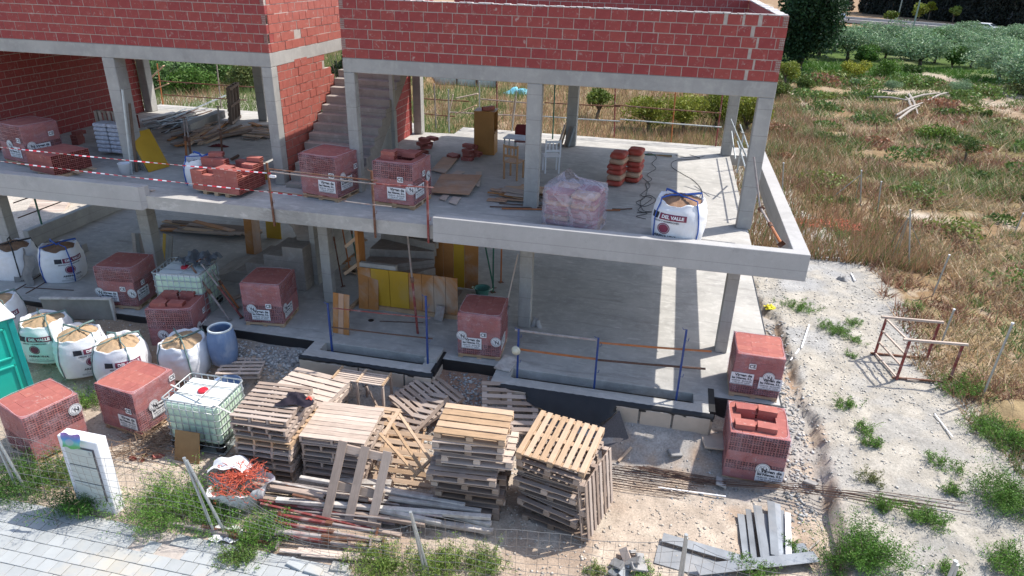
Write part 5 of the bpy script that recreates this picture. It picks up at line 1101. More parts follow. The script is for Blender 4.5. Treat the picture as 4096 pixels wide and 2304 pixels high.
for (a,b_,mat,lb,r) in [((1838,300),(1880,400),'galv','grey brace tube inside the right rear corner',.02),((1880,395),(1898,350),'redpaint','red tube behind the right front column',.022),((1840,330),(1850,400),'galv','thin tube by the right rear column',.016),((1896,395),(1912,520),'prop','grey tube in the balcony gap beside the right front column',.02)]:
    rail(aty(*a,3.5 if 'rear' in lb or 'behind' in lb else -.2),aty(*b_,2.5 if 'rear' in lb or 'behind' in lb else -.6),lb,mat,r,None,'tube','tube')
# side rails on the balcony edge casting shadows
for k,y in enumerate((.9,2.9,4.9)):
    gpost(9.0,y,2.9,4.0,['nearest','middle','farthest'][k]+' post of the rail on the right slab edge','galv','posts on the right slab edge')
for z in (3.45,3.93):
    rail((9.02,.7,z),(9.02,6.3,z),('lower' if z<3.6 else 'upper')+' tube along the right slab edge','galv',.018,'tubes along the right slab edge')
steelprop((9.42,-.95,3.1),(9.08,.1,3.45),'yellow steel prop lying over the balcony gap with its end plate up','orange',.03,None)
# ================================================================== UPPER FLOOR THINGS
F3=3.004
def up(u,v,dz=0): p=at(u,v,F3); p.z+=dz; return p
t=thing('wooden_cabinet','open sided brown wooden cabinet with bricks on top at the rear of the upper floor','cabinet',up(1222,384),R(3)); 
for nm,bx in (('side_panel',(-.29,.16,-.25,-.23,0,1.18)),('back_panel',(-.29,-.27,-.23,.25,0,1.18)),('side_panel',(-.29,.29,.23,.25,0,1.18)),('top_panel',(-.30,.30,-.26,.26,1.181,1.21)),('shelf',(-.265,.29,-.228,.228,.62,.64)),('door',(.27,.29,-.25,.23,0,.60))): MB().box(*bx).build(nm,'cabwood',t,bevel=.003)
MB().box(.162,.268,-.25,-.232,0,1.18).build('side_panel','cabwood',t)
for k,(x,y) in enumerate(((-.05,-.08),(.12,.05))): o=link('loose_brick',PBX,None); o.location=t.location+Vector((x,y-.1,1.212)); o.rotation_euler=(0,0,.6*k+.5); o.scale=(.7,.7,1); tag(o,['left brick lying on the wooden cabinet','right brick lying on the wooden cabinet'][k],'brick')
def chair(loc,rz,label,mat='chairwood',plastic=False):
    t=thing('chair',label,'chair',loc,R(rz))
    if plastic:
        MB().box(-.21,.21,-.2,.2,.42,.45).build('seat',mat,t,bevel=.012); MB().prism([(-.22,.52),(.22,.52),(.22,.74),(.16,.84),(-.16,.84),(-.22,.74)],.19,.22,'y').build('backrest',mat,t,bevel=.01)
    else:
        MB().box(-.21,.21,-.2,.21,.43,.455).build('seat',mat,t,bevel=.006)
        for x in (-.19,.19): MB().box(x-.018,x+.018,.175,.21,.456,.88).build('back_post',mat,t,bevel=.003)
        for z in (.60,.83): MB().box(-.17,.17,.18,.20,z-.03,z+.03).build('back_rail',mat,t,bevel=.003)
        for x in (-.09,0,.09): MB().box(x-.015,x+.015,.182,.196,.631,.799).build('back_slat',mat,t)
    for x in (-.18,.18):
        for y in (-.17,.18): MB().box(x-.018,x+.018,y-.018,y+.018,0,.425).build('leg',mat if not plastic else 'galv',t)
    return t
chair(up(1292,448),165,'light wood chair left of the middle upper column'); chair(up(1312,392),8,'dark red plastic chair behind the table',mat=simple('dark_red_plastic',(.16,.012,.015),.4),plastic=True); chair(up(1385,432),200,'white chair half hidden right of the middle upper column','white')
t=thing('work_table','thin pale work table in front of the red chair','table',up(1308,412),R(-4)); MB().box(-.42,.50,-.26,.26,.70,.725).build('table_top',[simple('pale_blue_table',(.50,.52,.60),.5)],t,bevel=.004)
for x in (-.38,.46):
    for y in (-.22,.22): MB().box(x-.015,x+.015,y-.015,y+.015,0,.699).build('leg','galv',t)
def bags(cx,cy,rz,layers,label,seed,offx=0):
    t=thing('cement_bag_stack',label,'cement bags',(cx,cy,F3),R(rz),'stacks of red and tan cement bags'); rs=random.Random(seed)
    def bagmesh(k):
        m=MB(); vs=[]; n=10; L,W_,H=.56,.38,.15
        for i in range(n+1):
            u=-1+2*i/n; e=(1-abs(u)**5)
            for q in range(10):
                a=2*PI*q/10; x=u*L/2; y=math.copysign(abs(math.cos(a))**.55,math.cos(a))*W_/2*(.93+.07*e); z=H/2+math.copysign(abs(math.sin(a))**.45,math.sin(a))*H/2*(.6+.4*e)+.006*math.sin(u*7+k); vs.append((x,y,z))
        m.add(vs,[(i*10+q,i*10+(q+1)%10,(i+1)*10+(q+1)%10,(i+1)*10+q) for i in range(n) for q in range(10)]+[tuple(range(10))[::-1],tuple(n*10+q for q in range(10))])
        return m
    for k in range(layers): o=bagmesh(k).build('cement_bag','cementbag_red' if k%3!=1 else 'cementbag_tan',t,smooth=True); o.location=(rs.uniform(-.03,.03)+offx*(k==layers-1),rs.uniform(-.02,.02),k*.135); o.rotation_euler=(0,0,PI/2*0+R(rs.uniform(-4,4)))
    return t
p=up(1548,470); bags(p.x,p.y+.25,78,6,'taller left stack of cement bags on the upper floor',1); p=up(1592,462); bags(p.x,p.y+.25,82,6,'right stack of cement bags with a slipped top bag on the upper floor',2,.05)
# wrapped pallet of cement bags
t=thing('wrapped_cement_pallet','pallet of cement bags under cloudy plastic with a peaked flap','wrapped pallet',(5.32,-.84,F3),R(-10)); t.scale=(1.0,1.0,.86)
for y in (-.38,0,.38): MB().box(-.55,.55,y-.05,y+.05,.02,.1).build('stringer','wood_new',t)
MB().box(-.55,.55,-.45,.45,.101,.12).build('deck_board','wood_new',t)
rs=random.Random(8)
for k in range(7):
    for i in range(2):
        for j in range(2):
            o=MB().box(-.26,.26,-.2,.2,0,.115).build('cement_bag','bagmauve' if rs.random()<.62 else 'cementbag_tan',t,bevel=.04); o.location=(-.27+.54*i+rs.uniform(-.02,.02),-.21+.42*j,.122+k*.118)
m=MB(); vs=[];N=44;NZ=14
for j in range(NZ+1):
    f=j/NZ; z=.06+.98*f
    for k in range(N):
        a=2*PI*k/N; n_=6; r=1/((abs(math.cos(a))**n_+abs(math.sin(a))**n_)**(1/n_)); w=1+.028*math.sin(f*44+.6*math.sin(k*.35))+.012*math.sin(k*1.7+j)-.05*max(0,f-.85)/.15; vs.append((.60*r*w*math.cos(a),.50*r*w*math.sin(a),z+.012*math.sin(k*1.1+j*2)))
base=len(vs)-N
for k in range(N):
    a=2*PI*k/N; vs.append((.40*math.cos(a)-.02,.33*math.sin(a),1.10+.07*math.sin(a*3+1)+.10*max(0,math.cos(a-2.4))**3))
for k in range(N):
    a=2*PI*k/N; vs.append((.16*math.cos(a)-.12,.12*math.sin(a)+.06,1.17+.20*max(0,math.cos(a-2.6))**2+.03*math.sin(4*a)))
m.add(vs,[(j*N+k,j*N+(k+1)%N,(j+1)*N+(k+1)%N,(j+1)*N+k) for j in range(NZ+2) for k in range(N)]); m.add([(0,0,0)],[]); m.build('plastic_cover','film2',t,smooth=True)
# plywood sheets & boards over the floor opening
t=thing('floor_opening_boards','brown shuttering boards covering the floor opening right of the opened upper pack','boards',(0,0,0))
def sheet3(ps,z,mat,nm='board',th=.02,planks=0):
    q=[up(*p) for p in ps]; 
    if planks:
        for k in range(planks):
            a,b_=k/planks,(k+1)/planks-.012; c=[q[0].lerp(q[3],a),q[1].lerp(q[2],a),q[1].lerp(q[2],b_),q[0].lerp(q[3],b_)]
            m=MB(); m.add([(p.x,p.y,p.z+z) for p in c]+[(p.x,p.y,p.z+z+th) for p in c],[(3,2,1,0),(4,5,6,7),(0,1,5,4),(1,2,6,5),(2,3,7,6),(3,0,4,7)]); m.build(nm,mat,t)
    else:
        m=MB(); m.add([(p.x,p.y,p.z+z) for p in q]+[(p.x,p.y,p.z+z+th) for p in q],[(3,2,1,0),(4,5,6,7),(0,1,5,4),(1,2,6,5),(2,3,7,6),(3,0,4,7)]); m.build(nm,mat,t)
lb=M['brown_panel2']=simple('pale_brown_ply',(.46,.27,.17),.75,var=.2,scale=3,dirt=(.45,.40,.36),dirtamt=.6)
sheet3([(1082,492),(1180,498),(1212,448),(1112,445)],.07,'brown_panel2','board',.02,3); sheet3([(1085,432),(1120,440),(1152,402),(1115,398)],.03,'brown_panel2','board',.02,1)
sheet3([(1190,470),(1206,474),(1212,436),(1198,436)],.03,'wood_pale','plank'); sheet3([(1105,503),(1120,508),(1130,495),(1115,493)],.02,'wood_pale','plank'); sheet3([(1128,512),(1148,518),(1160,500),(1140,498)],.02,'wood_pale','plank')
sheet3([(1125,448),(1145,450),(1170,435),(1150,432)],.02,'wood_pale','plank')
for k,(u,v,n_) in enumerate([(1048,384,3),(1062,372,2),(1120,395,1),(1162,402,3),(1175,395,2)]):
    cells=[(rs.uniform(-.1,.1)+.0,rs.uniform(-.1,.1)+.1*i,.09*(i if k!=2 else 0),rs.uniform(-40,40)) for i in range(n_+1)]; p=up(u,v)
    brick_heap('loose_brick_group',['small loose brick pile nearest the shaft post','tilted loose bricks behind the opened upper pack','single brick behind the opened upper pack','cluster of bricks left of the wooden cabinet','bricks piled close to the wooden cabinet'][k],p,0,cells,base=False,group='loose brick piles on the upper floor')
t=thing('scrap_wood_pile','pile of mixed scrap boards behind the middle upper column','scrap wood',up(1340,500)); rs=random.Random(33)
for k in range(26):
    x,y=rs.uniform(-.75,.75),rs.uniform(-.45,.6); a=rs.gauss(0,.35); L=rs.uniform(.35,1.1); z=.02+.24*max(0,1-(x*x*1.2+y*y*2))*rs.random(); w=rs.choice([.07,.1,.18,.28]); MB().box(-L/2,L/2,-w/2,w/2,0,.022,T=Matrix.Translation((x,y,z))@Matrix.Rotation(a,4,'Z')@Matrix.Rotation(rs.uniform(-.08,.08),4,'Y')).build('scrap_board',rs.choice(['wood_new','brown_panel','wood_grey','wood_dark','brown_panel2']),t)
for (a,b_,mat,lb,w) in [((1232,523),(1380,526),'rebar','dark tube in front of the scrap wood pile',.03),((1262,528),(1560,532),'orange','rusty tube lying between the column and wrapped pallet',.035),((1255,515),(1420,523),'rebar','bar lying along the scrap wood pile',.025),((1575,388),(1690,394),'greenpaint','long level tool lying on the upper floor with green end',.035),((1630,390),(1690,396),'chairwood','wooden handle beside the green level',.03),((1590,528),(1540,529),'rebar','dark bar end right of the wrapped pallet',.03)]:
    rail(up(*a,.03),up(*b_,.03),lb,mat,w/2,None,'floor_bar','bar')
# cables
def cable(pts,label,r=.007):
    q=[up(*p,.01) for p in pts]; m=MB(); P=[]
    for i in range(len(q)-1):
        p0=q[max(i-1,0)];p1=q[i];p2=q[i+1];p3=q[min(i+2,len(q)-1)]
        for s_ in range(5):
            t_=s_/5; P.append(.5*((2*p1)+(-p0+p2)*t_+(2*p0-5*p1+4*p2-p3)*t_**2+(-p0+3*p1-3*p2+p3)*t_**3))
    m.tube(P+[q[-1]],r,5); o=m.build('cable','cable',smooth=True); return tag(o,label,'cable')
cable([(1612,392),(1635,386),(1652,398),(1640,412),(1650,425),(1628,440),(1640,452),(1625,462),(1628,480),(1620,500),(1600,510),(1622,520),(1650,505),(1632,492),(1612,505),(1618,530),(1640,534),(1602,536)],'tangled black cable on the shaded upper floor right of the cement bags'); cable([(1605,440),(1625,455),(1635,470),(1612,492),(1640,500),(1605,528),(1628,538),(1600,545),(1625,552)],'second loop of black cable beside the first')
cable([(1735,390),(1760,400),(1700,404),(1690,420),(1720,440),(1745,455),(1765,480),(1755,505)],'thin cable curling over the sunlit slab toward the sand bag'); cable([(1700,392),(1740,398),(1772,394)],'short cable near the right rear column')
# left room
t=thing('bucket','small caked white bucket at the foot of the left upper column','bucket',up(318,437)); m=MB(); m.lathe([(.12,0),(.15,.26),(.16,.27),(.14,.265),(.11,.03),(.001,.03)],18,cap0=True); m.build('pail','bag',t,smooth=True)
t=thing('leaning_form_panels','yellow and grey form panels leaning on the left upper column','form panels',up(360,432))
for k,(mat,x,an) in enumerate([('grey_panel',-.20,24),('grey_panel',-.13,25),('grey_panel',-.06,26),('yellow_panel',.02,28)]):
    MB().box(-.015,.012,0,.62,0,1.02,T=Matrix.Translation((x,0,.0))@Matrix.Rotation(R(-an),4,'Y')).build('form_panel',mat,t,bevel=.002)
t.rotation_euler=(0,0,R(-12)); t.location.x+=.15
for (a,b_,mat,lb,r) in [((332,438),(308,225),'galv','tall galvanised channel leaning on the left upper column',.03),((344,432),(325,260),'wood_dark','dark timber leaning on the left upper column',.04),((340,300),(262,262),'wood_grey','board leaning behind the left upper column',.03)]:
    p=up(*a); q=aty(*b_,p.y+.25); rail(p,q,lb,mat,r,None,'leaning_profile','profile')
o=MB(); 
for k in range(7):
    for i in range(2): o.box(-.42+.42*i,-.02+.42*i,-.2,.2,.1+k*.11,.2+k*.11)
o=o.build('cement_sack_pile',[simple('white_printed_sacks',(.5,.5,.55),.7,var=.35,scale=14)],bevel=.03); o.location=up(272,398)+Vector((0,.35,0)); tag(o,'pile of white printed sacks behind the left upper column','sacks'); o['kind']='stuff'
brick_heap('brick_stack','dark brick stack behind the leaning pallet in the upper left room',(-7.9,2.35,F3),0,[(i*.316-.5,j*.19-.3,k*.0905,0) for i in range(3) for j in range(2) for k in range(8)],group='unwrapped brick stacks')
brick_heap('loose_brick_group','few bricks on a block left of the leaning pallet',up(198,365),10,[(0,0,0,90),(0,.0,.0905,88),(0,0,.181,92),(.0,0,.27,70)],base=False,group='loose brick piles on the upper floor')
t=thing('steel_section_pile','pile of galvanised sections and bars at the back of the upper left room','steel sections',(0,0,0)); rs=random.Random(14)
for k in range(26):
    a=up(385+rs.uniform(-25,40),318+rs.uniform(-14,22),.03+rs.random()*.14); b_=up(490+rs.uniform(-30,60),290+rs.uniform(-10,25),.03+rs.random()*.14); MB().bar(a,b_,rs.choice([.025,.04,.06]),.03).build('section',rs.choice(['galv','rebar','prop','zinc']),t)
MB().bar(up(360,318,.2),up(440,298,.2),.12,.04).build('section','white',t); MB().bar(up(440,305,.12),up(570,258,.25),.04,.04).build('section','galv',t)
t=thing('timber_pile','pile of long grey timbers and planks in the upper left room','timbers',(0,0,0))
for k in range(30):
    a=up(430+rs.uniform(-10,90),355+rs.uniform(-14,18),.03+rs.random()*.10); b_=up(570+rs.uniform(-60,80),312+rs.uniform(-8,30),.03+rs.random()*.10); MB().bar(a,b_,rs.choice([.08,.12,.16]),.035).build('timber',rs.choice(['wood_grey','wood_dark','brown_panel','wood_new']),t)
MB().bar(up(470,338,.18),up(558,300,.18),.30,.24).build('concrete_lintel','concrete',t,bevel=.01)
t=thing('rubble_boards','short broken boards and red rags near the stair wall in the upper left room','boards',(0,0,0))
for k in range(16):
    c=up(rs.uniform(620,690),rs.uniform(318,350),.02+rs.random()*.06); MB().box(-rs.uniform(.1,.35),.3,-.08,.08,0,.025,T=Matrix.Translation(c)@Matrix.Rotation(rs.uniform(-.6,.6),4,'Z')).build('board',rs.choice(['wood_grey','wood_new','brown_panel']),t)
clothheap('red_rag',up(508,352),.35,.22,.12,simple('dark_red_cloth',(.12,.015,.02),.9),'dark red rag lying among the timbers','rag',7); clothheap('red_rag',up(552,368),.25,.12,.07,simple('dark_red_cloth2',(.14,.03,.03),.9),'flat red rag in front of the timbers','rag',8)
for (a,b_,lb,mat) in [((470,405),(462,295),'left rusty prop of the leaning pair behind the rubble bag','orange'),((482,405),(468,300),'right banded prop of the leaning pair behind the rubble bag','rust'),((560,395),(548,268),'single rusty prop standing behind the loose brick stack','rust')]:
    p=up(*a); q=aty(*b_,p.y+.15); steelprop(p,q,lb,mat,.028,'upright props in the upper left room')
for (a,b_,mat,lb) in [((635,445),(620,420),'wood_new','short pine block right of the loose brick stack'),((600,395),(560,415),'rebar','low dark frame bar behind the loose brick stack')]: rail(up(*a,.04),up(*b_,.04),lb,mat,.04,None,'offcut','offcut')
p=up(655,448); o=MB().box(-.22,.22,-.10,.12,0,.17).build('pine_box','yellow_panel',bevel=.004); o.location=p; tag(o,'yellow offcut block beside the striped tape post','block')
for (u,v,lb) in ((620,415,'grey cable drum behind the loose brick stack'),(560,412,'small dark rubble mound behind the loose brick stack')): clothheap('dark_heap',up(u,v),.35,.25,.18,'rock',lb,'rubble',9)
for k,(a,b_) in enumerate([((362,478),(384,482)),((364,482),(390,480))]): rail(up(*a,.02),up(*b_,.02),['upper small lath at the end of the left parapet','lower small lath at the end of the left parapet'][k],'wood_pale',.02,None,'lath','lath')
for k,(u,v) in enumerate([(1405,365),(1412,362),(1420,366),(1430,368)]):
    p=up(u,v); o=MB().box(-.02,.03,-.12,.12,0,.62).build('leaning_board',['wood_pale','wood_new','wood_grey','galv'][k],bevel=.002); o.location=p; o.rotation_euler=(0,R(14),R(8)); tag(o,['first','second','third','fourth'][k]+' upright board from the left leaning at the rear middle column','board','boards leaning at the rear middle column')
# ================================================================== LOWER FLOOR THINGS
t=thing('stair_formwork','brown and yellow shuttering panels around the winding stairs','formwork',(0,0,0))
def fpanel(x0,x1,y,z0,z1,mat,nm='shutter_panel',dy=.03): MB().box(x0,x1,y,y+dy,z0,z1).build(nm,mat,t,bevel=.003)
xs=[(.02,.30,'brown_panel'),(.31,.78,'yellow_panel'),(.79,1.28,'yellow_panel'),(1.29,1.62,'brown_panel'),(1.63,1.92,'brown_panel'),(1.93,2.22,'brown_panel'),(2.23,2.52,'brown_panel')]
for a,b_,mm in xs: fpanel(a,b_,.02,.03,1.08,mm)
m=MB(); MB().box(.25,2.55,-.045,.015,.0,.10).build('sole_plate','orange' if False else 'wood_new',t)
for a,b_,mm in [(1.35,1.62,'brown_panel'),(1.63,1.90,'brown_panel'),(1.91,2.2,'yellow_panel'),(2.21,2.58,'brown_panel')]: fpanel(a,b_,1.72,.02,2.66,mm)
MB().box(-.10,-.02,.15,.5,.003,2.66).build('shutter_post','brown_panel',t)
m=MB(); m.add([(-.02,.2,2.0),(-.02,1.6,2.0),(.9,1.6,2.66),(.9,.2,2.66),(-.02,.2,2.66),(-.02,1.6,2.66)],[(0,1,2,3),(0,3,4),(1,5,2)]); m.build('curved_soffit','orange_ply' if False else 'brown_panel',t)
for (a,b_,y0,y1) in [((295,1122),(480,1000),.2,.2)]: pass
MB().bar(aty(870,620,.4),aty(905,590,.4),.10,.08).build('walling_beam','wood_new',t); MB().bar(aty(868,688,.3),aty(905,660,.3),.10,.08).build('walling_beam','wood_new',t); MB().bar(at(870,785,.05),at(915,745,.05),.08,.08).build('walling_beam','wood_new',t)
def leanboard(u,v,w,h,ang,rz,mat,label,z=0.004,planks=1,rx=None):
    p=at(u,v,z); t=thing('leaning_board',label,'board',p,R(rz)); t.rotation_euler=(R(-ang),0,R(rz))
    for k in range(planks): MB().box(-w/2+w*k/planks,-w/2+w*(k+1)/planks-.006,-.012,.012,0,h).build('panel_strip',mat if not isinstance(mat,list) else mat[k%len(mat)],t,bevel=.002)
    return t
leanboard(928,778,.52,1.02,8,2,'brown_panel','worn brown board leaning on the left of the stair formwork',planks=2)
leanboard(858,840,.42,.98,10,-4,['brown_panel','brown_panel2'],'orange brown board leaning over the small light well with dripped cement',planks=3)
leanboard(420,662,.42,.82,14,-18,['yellow_panel','grey_panel','grey_panel'],'narrow form panels leaning on the left lower column',planks=3)
leanboard(350,640,.35,.62,10,5,['wood_pale','grey_panel','wood_dark'],'short boards standing left of the lower left column',planks=3)
leanboard(1103,806,.24,.36,22,-12,'prop','grey metal plate leaning against the tall red prop')
leanboard(640,640,.50,1.25,5,0,['brown_panel','brown_panel2'],'tall brown shutter board leaning on the left lower stairs',planks=2)
leanboard(690,600,.5,1.2,5,0,'yellow_panel','orange board behind the left lower stairs',planks=1)
steelprop((1.84,-.95,.01),(1.67,-.93,2.64),'tall red steel prop standing before the winding stair formwork','redpaint',.03,'props supporting the first floor',ends=(0,1))
for (u,v,x,y,lb,mat) in [(1240,735,0,0,'green vertical prop right of the stair formwork','greenpaint'),(1260,710,0,0,'orange vertical prop right of the green one','orange'),(1225,600,0,0,'','')]:
    if lb: p=at(u,v,.0); steelprop(p,p+Vector((0,0,2.68)),lb,mat,.022,'props supporting the first floor')
p=at(1240,700,.2); steelprop(at(1242,725,.05),at(1242,725,.05)+Vector((-.65,.4,2.5)),'slanted dark green prop crossing the upright green one','greenpaint',.022,'props supporting the first floor')
for (a,b_,lb,mat) in [((862,720),(830,610),'thin dark prop leaning behind the lower middle column','rust'),((905,700),(895,600),'green prop beside the stair formwork post','greenpaint'),((880,680),(850,600),'yellow prop leaning behind the lower middle column','orange')]:
    p=at(*a,0); steelprop(p,Vector((p.x-.35,p.y+.2,2.5)),lb,mat,.02,'props supporting the first floor')
steelprop(at(577,805,.03),at(480,668,1.25),'left grey prop leaning on the covered tank','prop',.03,'props leaning on the covered tank'); steelprop(at(608,798,.03),at(500,655,1.3),'middle red prop leaning on the covered tank','redpaint',.028,'props leaning on the covered tank'); steelprop(at(600,775,.03),at(512,650,1.25),'rear orange prop leaning on the covered tank','orange',.026,'props leaning on the covered tank')
t=thing('green_bucket','green two handled bucket on the slab right of the formwork','bucket',at(1213,745,0)); m=MB(); m.lathe([(.15,0),(.20,.24),(.215,.25),(.19,.24),(.14,.04),(.001,.04)],20,cap0=True); m.build('pail','bucketgreen',t,smooth=True)
for s_ in (-1,1): m=MB(); m.tube([(s_*.20,-.04,.2),(s_*.27,-.03,.24),(s_*.27,.03,.24),(s_*.20,.04,.2)],.01,5); m.build('handle','plasticwhite',t)
t=thing('shovel','shovel leaning against the lower right hand column','shovel',(0,0,0)); m=MB(); m.tube([aty(1303,640,-.05),aty(1275,765,-.7)],.018,6); m.build('shaft','wood_grey',t); m=MB(); a=aty(1275,765,-.7); b_=aty(1264,805,-.8); m.bar(a,b_,.2,.01); m.build('blade','galv',t)
clothheap('stone_lump','' or at(1350,820,0),.12,.10,.30,'rock','rough grey stone lump beside the lower right column','stone',4,10)
o=MB().box(-.3,.3,-.18,.18,0,.03).build('caked_plank','caked',bevel=.004); o.location=(4.17,-1.75,.02); o.rotation_euler=(.0,.0,1.4); tag(o,'cement caked plank at the left corner of the long light well','plank')
o=MB().bar(at(955,808,.01),at(1065,812,.01),.016,.016).build('bent_bar','rebar'); tag(o,'thin bent bar lying on the slab behind the small light well','bar')
o=MB(); o.lathe([(.07,0),(.07,.006),(.001,.006)],16,cap0=True); o=o.build('floor_hole_cover','black'); o.location=at(933,806,.003); tag(o,'small black drain cover in the slab before the formwork','drain cover')
for k,(a,b_) in enumerate([((30,735),(105,690)),((65,738),(130,700)),((60,722),(185,730))]): rail(at(*a,.015),at(*b_,.015),['left','middle','crossing'][k]+' dark bar lying in front of the slab sand bags','rebar',.012,'dark bars on the slab','floor_bar','bar')
t=thing('lower_timber_pile','long boards and debris stacked far back on the ground slab','timbers',(0,0,0)); rs=random.Random(17)
for k in range(34):
    a=at(rs.uniform(400,520),rs.uniform(555,580),.02+rs.random()*.12); b_=at(rs.uniform(560,660),rs.uniform(575,592),.02+rs.random()*.12); MB().bar(a,b_,rs.choice([.1,.15,.2]),.03).build('board',rs.choice(['wood_grey','wood_dark','wood_new','brown_panel']),t)
t=thing('floor_debris','scattered broken boards behind the lower middle column','debris',(0,0,0))
for k in range(26):
    c=at(rs.uniform(862,915),rs.uniform(600,690),.01); MB().box(-.2,.2,-.05,.05,0,.03,T=Matrix.Translation(c)@Matrix.Rotation(rs.uniform(0,3),4,'Z')).build('board',rs.choice(['wood_grey','wood_new','brown_panel']),t)
t=thing('slab_frame_boards','boards fixed round the hole behind the brick pack near the lower stairs','boards',(0,0,0))
MB().bar(at(660,700,.25),at(735,665,.45),.12,.03).build('board','wood_new',t); MB().bar(at(585,752,.05),at(700,700,.05),.14,.04).build('board','wood_grey',t); MB().bar(at(735,700,.05),at(735,690,.5),.08,.04).build('board','wood_new',t)
o=MB().box(-.25,.25,-.15,.15,0,.25).build('concrete_block','concrete',bevel=.01); o.location=(-9.3,1.1,.0); tag(o,'grey concrete block behind the slab sand bags','block')
# outside the left edge behind low wall: rails on the wall
for k,y in enumerate((1.6,4.4)): gpost(-10.85,y,.5,1.55,['near','far'][k]+' dark post on the low wall at the left','greenpaint','posts on the low left wall')
for z in (.95,1.4): rail((-10.85,.9,z),(-10.85,7,z),('lower' if z<1 else 'upper')+' dark rail on the low left wall','rebar',.018,'rails on the low left wall')
for k in range(5):
    o=MB().box(-1.1,1.1,-.06,.06,0,.03).build('long_board',['wood_new','wood_pale','tarpblue','wood_pale','wood_new'][k],bevel=.003); o.location=(-15.4+.1*k,8.3+k*.25,-.38); o.rotation_euler=(0,0,R(28)); tag(o,['first','second','third blue green','fourth','farthest'][k]+' board on the bright ground beyond the low left wall','board','boards beyond the low left wall')
# ================================================================== VEGETATION
def leaf_cloud(name,pts,size,cols,parent=None,aspect=.45,seed=0,up=0.0,kind=None,mat='leaf'):
    """small diamond leaves at pts (n,3); size array; cols (n,3)"""
    r=np.random.default_rng(seed); n=len(pts); d=r.normal(size=(n,3)); d[:,2]+=up; d/=np.linalg.norm(d,axis=1)[:,None]; e=r.normal(size=(n,3)); e-=d*(e*d).sum(1)[:,None]; e/=np.linalg.norm(e,axis=1)[:,None]
    s=np.asarray(size).reshape(-1,1)*np.ones((n,1)); v=np.stack([pts-d*s*.5,pts+e*s*aspect*.5,pts+d*s*.5,pts-e*s*aspect*.5],1).reshape(-1,3)
    f=np.arange(n*4).reshape(n,4); c=np.repeat(cols,4,0); return vfield(name,v,f,c,mat,parent)
def jitcol(base,n,r,amt=.3): 
    b=np.array(base)[None]; k=r.uniform(1-amt,1+amt,(n,1)); return np.clip(b*k*r.uniform(.9,1.1,(n,3)),0,1)
def crown_pts(n,R_,H,r,lobes=9,fill=.5,flat=.8):
    """points in clumps around an uneven crown"""
    c=r.normal(size=(lobes,3)); c/=np.linalg.norm(c,axis=1)[:,None]; c*=np.array([R_*.62,R_*.62,H*.36])*r.uniform(.55,1.0,(lobes,1)); c[:,2]=np.abs(c[:,2])*r.choice([1,1,-.5],lobes)
    rad=r.uniform(.30,.55,lobes)*R_; k=r.integers(0,lobes,n); d=r.normal(size=(n,3)); d/=np.linalg.norm(d,axis=1)[:,None]; q=r.uniform(fill,1.05,(n,1))**.7
    return c[k]+d*q*rad[k][:,None]*np.array([1,1,flat]),k
def make_tree(name,label,cat,loc,R_,H,trunk,leafsize,base,n,seed,group=None,lobes=10,asp=.35,trunkr=.12,var=.35,flat=.8,fill=.5):
    r=np.random.default_rng(seed); t=thing(name,label,cat,loc,0,group)
    p,k=crown_pts(n,R_,H,r,lobes,fill,flat); p[:,2]+=trunk+H*.33; p[:,2]=np.maximum(p[:,2],.15)
    cm=np.array(base)[None]*r.uniform(.75,1.25,(lobes,1)); col=np.clip(cm[k]*r.uniform(1-var,1+var,(n,1))*r.uniform(.92,1.08,(n,3)),0,1)
    leaf_cloud('crown',p,leafsize*r.uniform(.6,1.3,n),col,t,asp,seed)
    m=MB(); rs=random.Random(seed); tp=Vector((rs.uniform(-.15,.15),rs.uniform(-.15,.15),trunk)); m.tube([(0,0,-.15),(tp.x*.4,tp.y*.4,trunk*.5),tp],[trunkr*1.3,trunkr,trunkr*.8],8)
    for q in range(5):
        a=q*1.256+rs.uniform(-.4,.4); e=Vector((math.cos(a)*R_*.55,math.sin(a)*R_*.55,trunk+H*rs.uniform(.3,.6))); m.tube([tp-Vector((0,0,.08)),tp.lerp(e,.5)+Vector((0,0,.1)),e],[trunkr*.6,trunkr*.35,trunkr*.12],6)
    m.build('trunk','bark',t,smooth=True); return t
OL=(.19,.29,.155)
protos=[make_tree('olive_tree','x','tree',(0,0,0),2.5,2.9,.75,.22,OL,5200,50+k,'olive trees in the orchard',14,fill=.3) for k in range(4)]
spots=[(1995,150,1.5,'olive at the left end of the orchard behind the dark tree'),(2060,140,1.25,'olive beside the dark tree'),(2132,150,1.35,'front left olive over the bright green grass'),(2190,122,1.15,'pale olive in the second row'),(2255,128,1.3,'olive left of the large front olive'),(2313,172,1.35,'large olive with thick trunk in the middle of the orchard'),(2385,130,1.2,'olive right of the large front olive'),(2430,112,1.1,'olive below the white car'),(2478,150,1.25,'olive left of the pale path'),(2511,205,1.25,'round olive on the right by the pale path'),(2570,235,1.3,'olive cut by the right edge lower down'),(2545,120,1.1,'olive near the right edge by the road'),(2412,236,.42,'young grey olive right of the dry thistles'),(2098,108,.75,'back row olive under the van'),(2165,104,.7,'back row olive left of the lamp post'),(2235,104,.75,'back row olive between the lamp posts'),(2310,108,.85,'back row olive under the yellow trees'),(2365,104,.8,'back row olive near the road bend'),(2455,103,.7,'back row olive below the white car bonnet'),(2510,106,.8,'back row olive at the far right'),(2225,150,.95,'small olive between the front olives'),(2350,158,.9,'olive touching the right side of the large olive'),(2100,128,1.1,'olive behind the front left olive'),(2440,170,.9,'olive behind the round olive by the path'),(2030,118,1.1,'olive half behind the dark tree'),(2530,165,1.0,'olive above the round olive on the right'),(2150,218,.26,'small silvery bush at the foot of the yellow shrub'),(2243,228,.3,'small grey olive beside the green bush')]
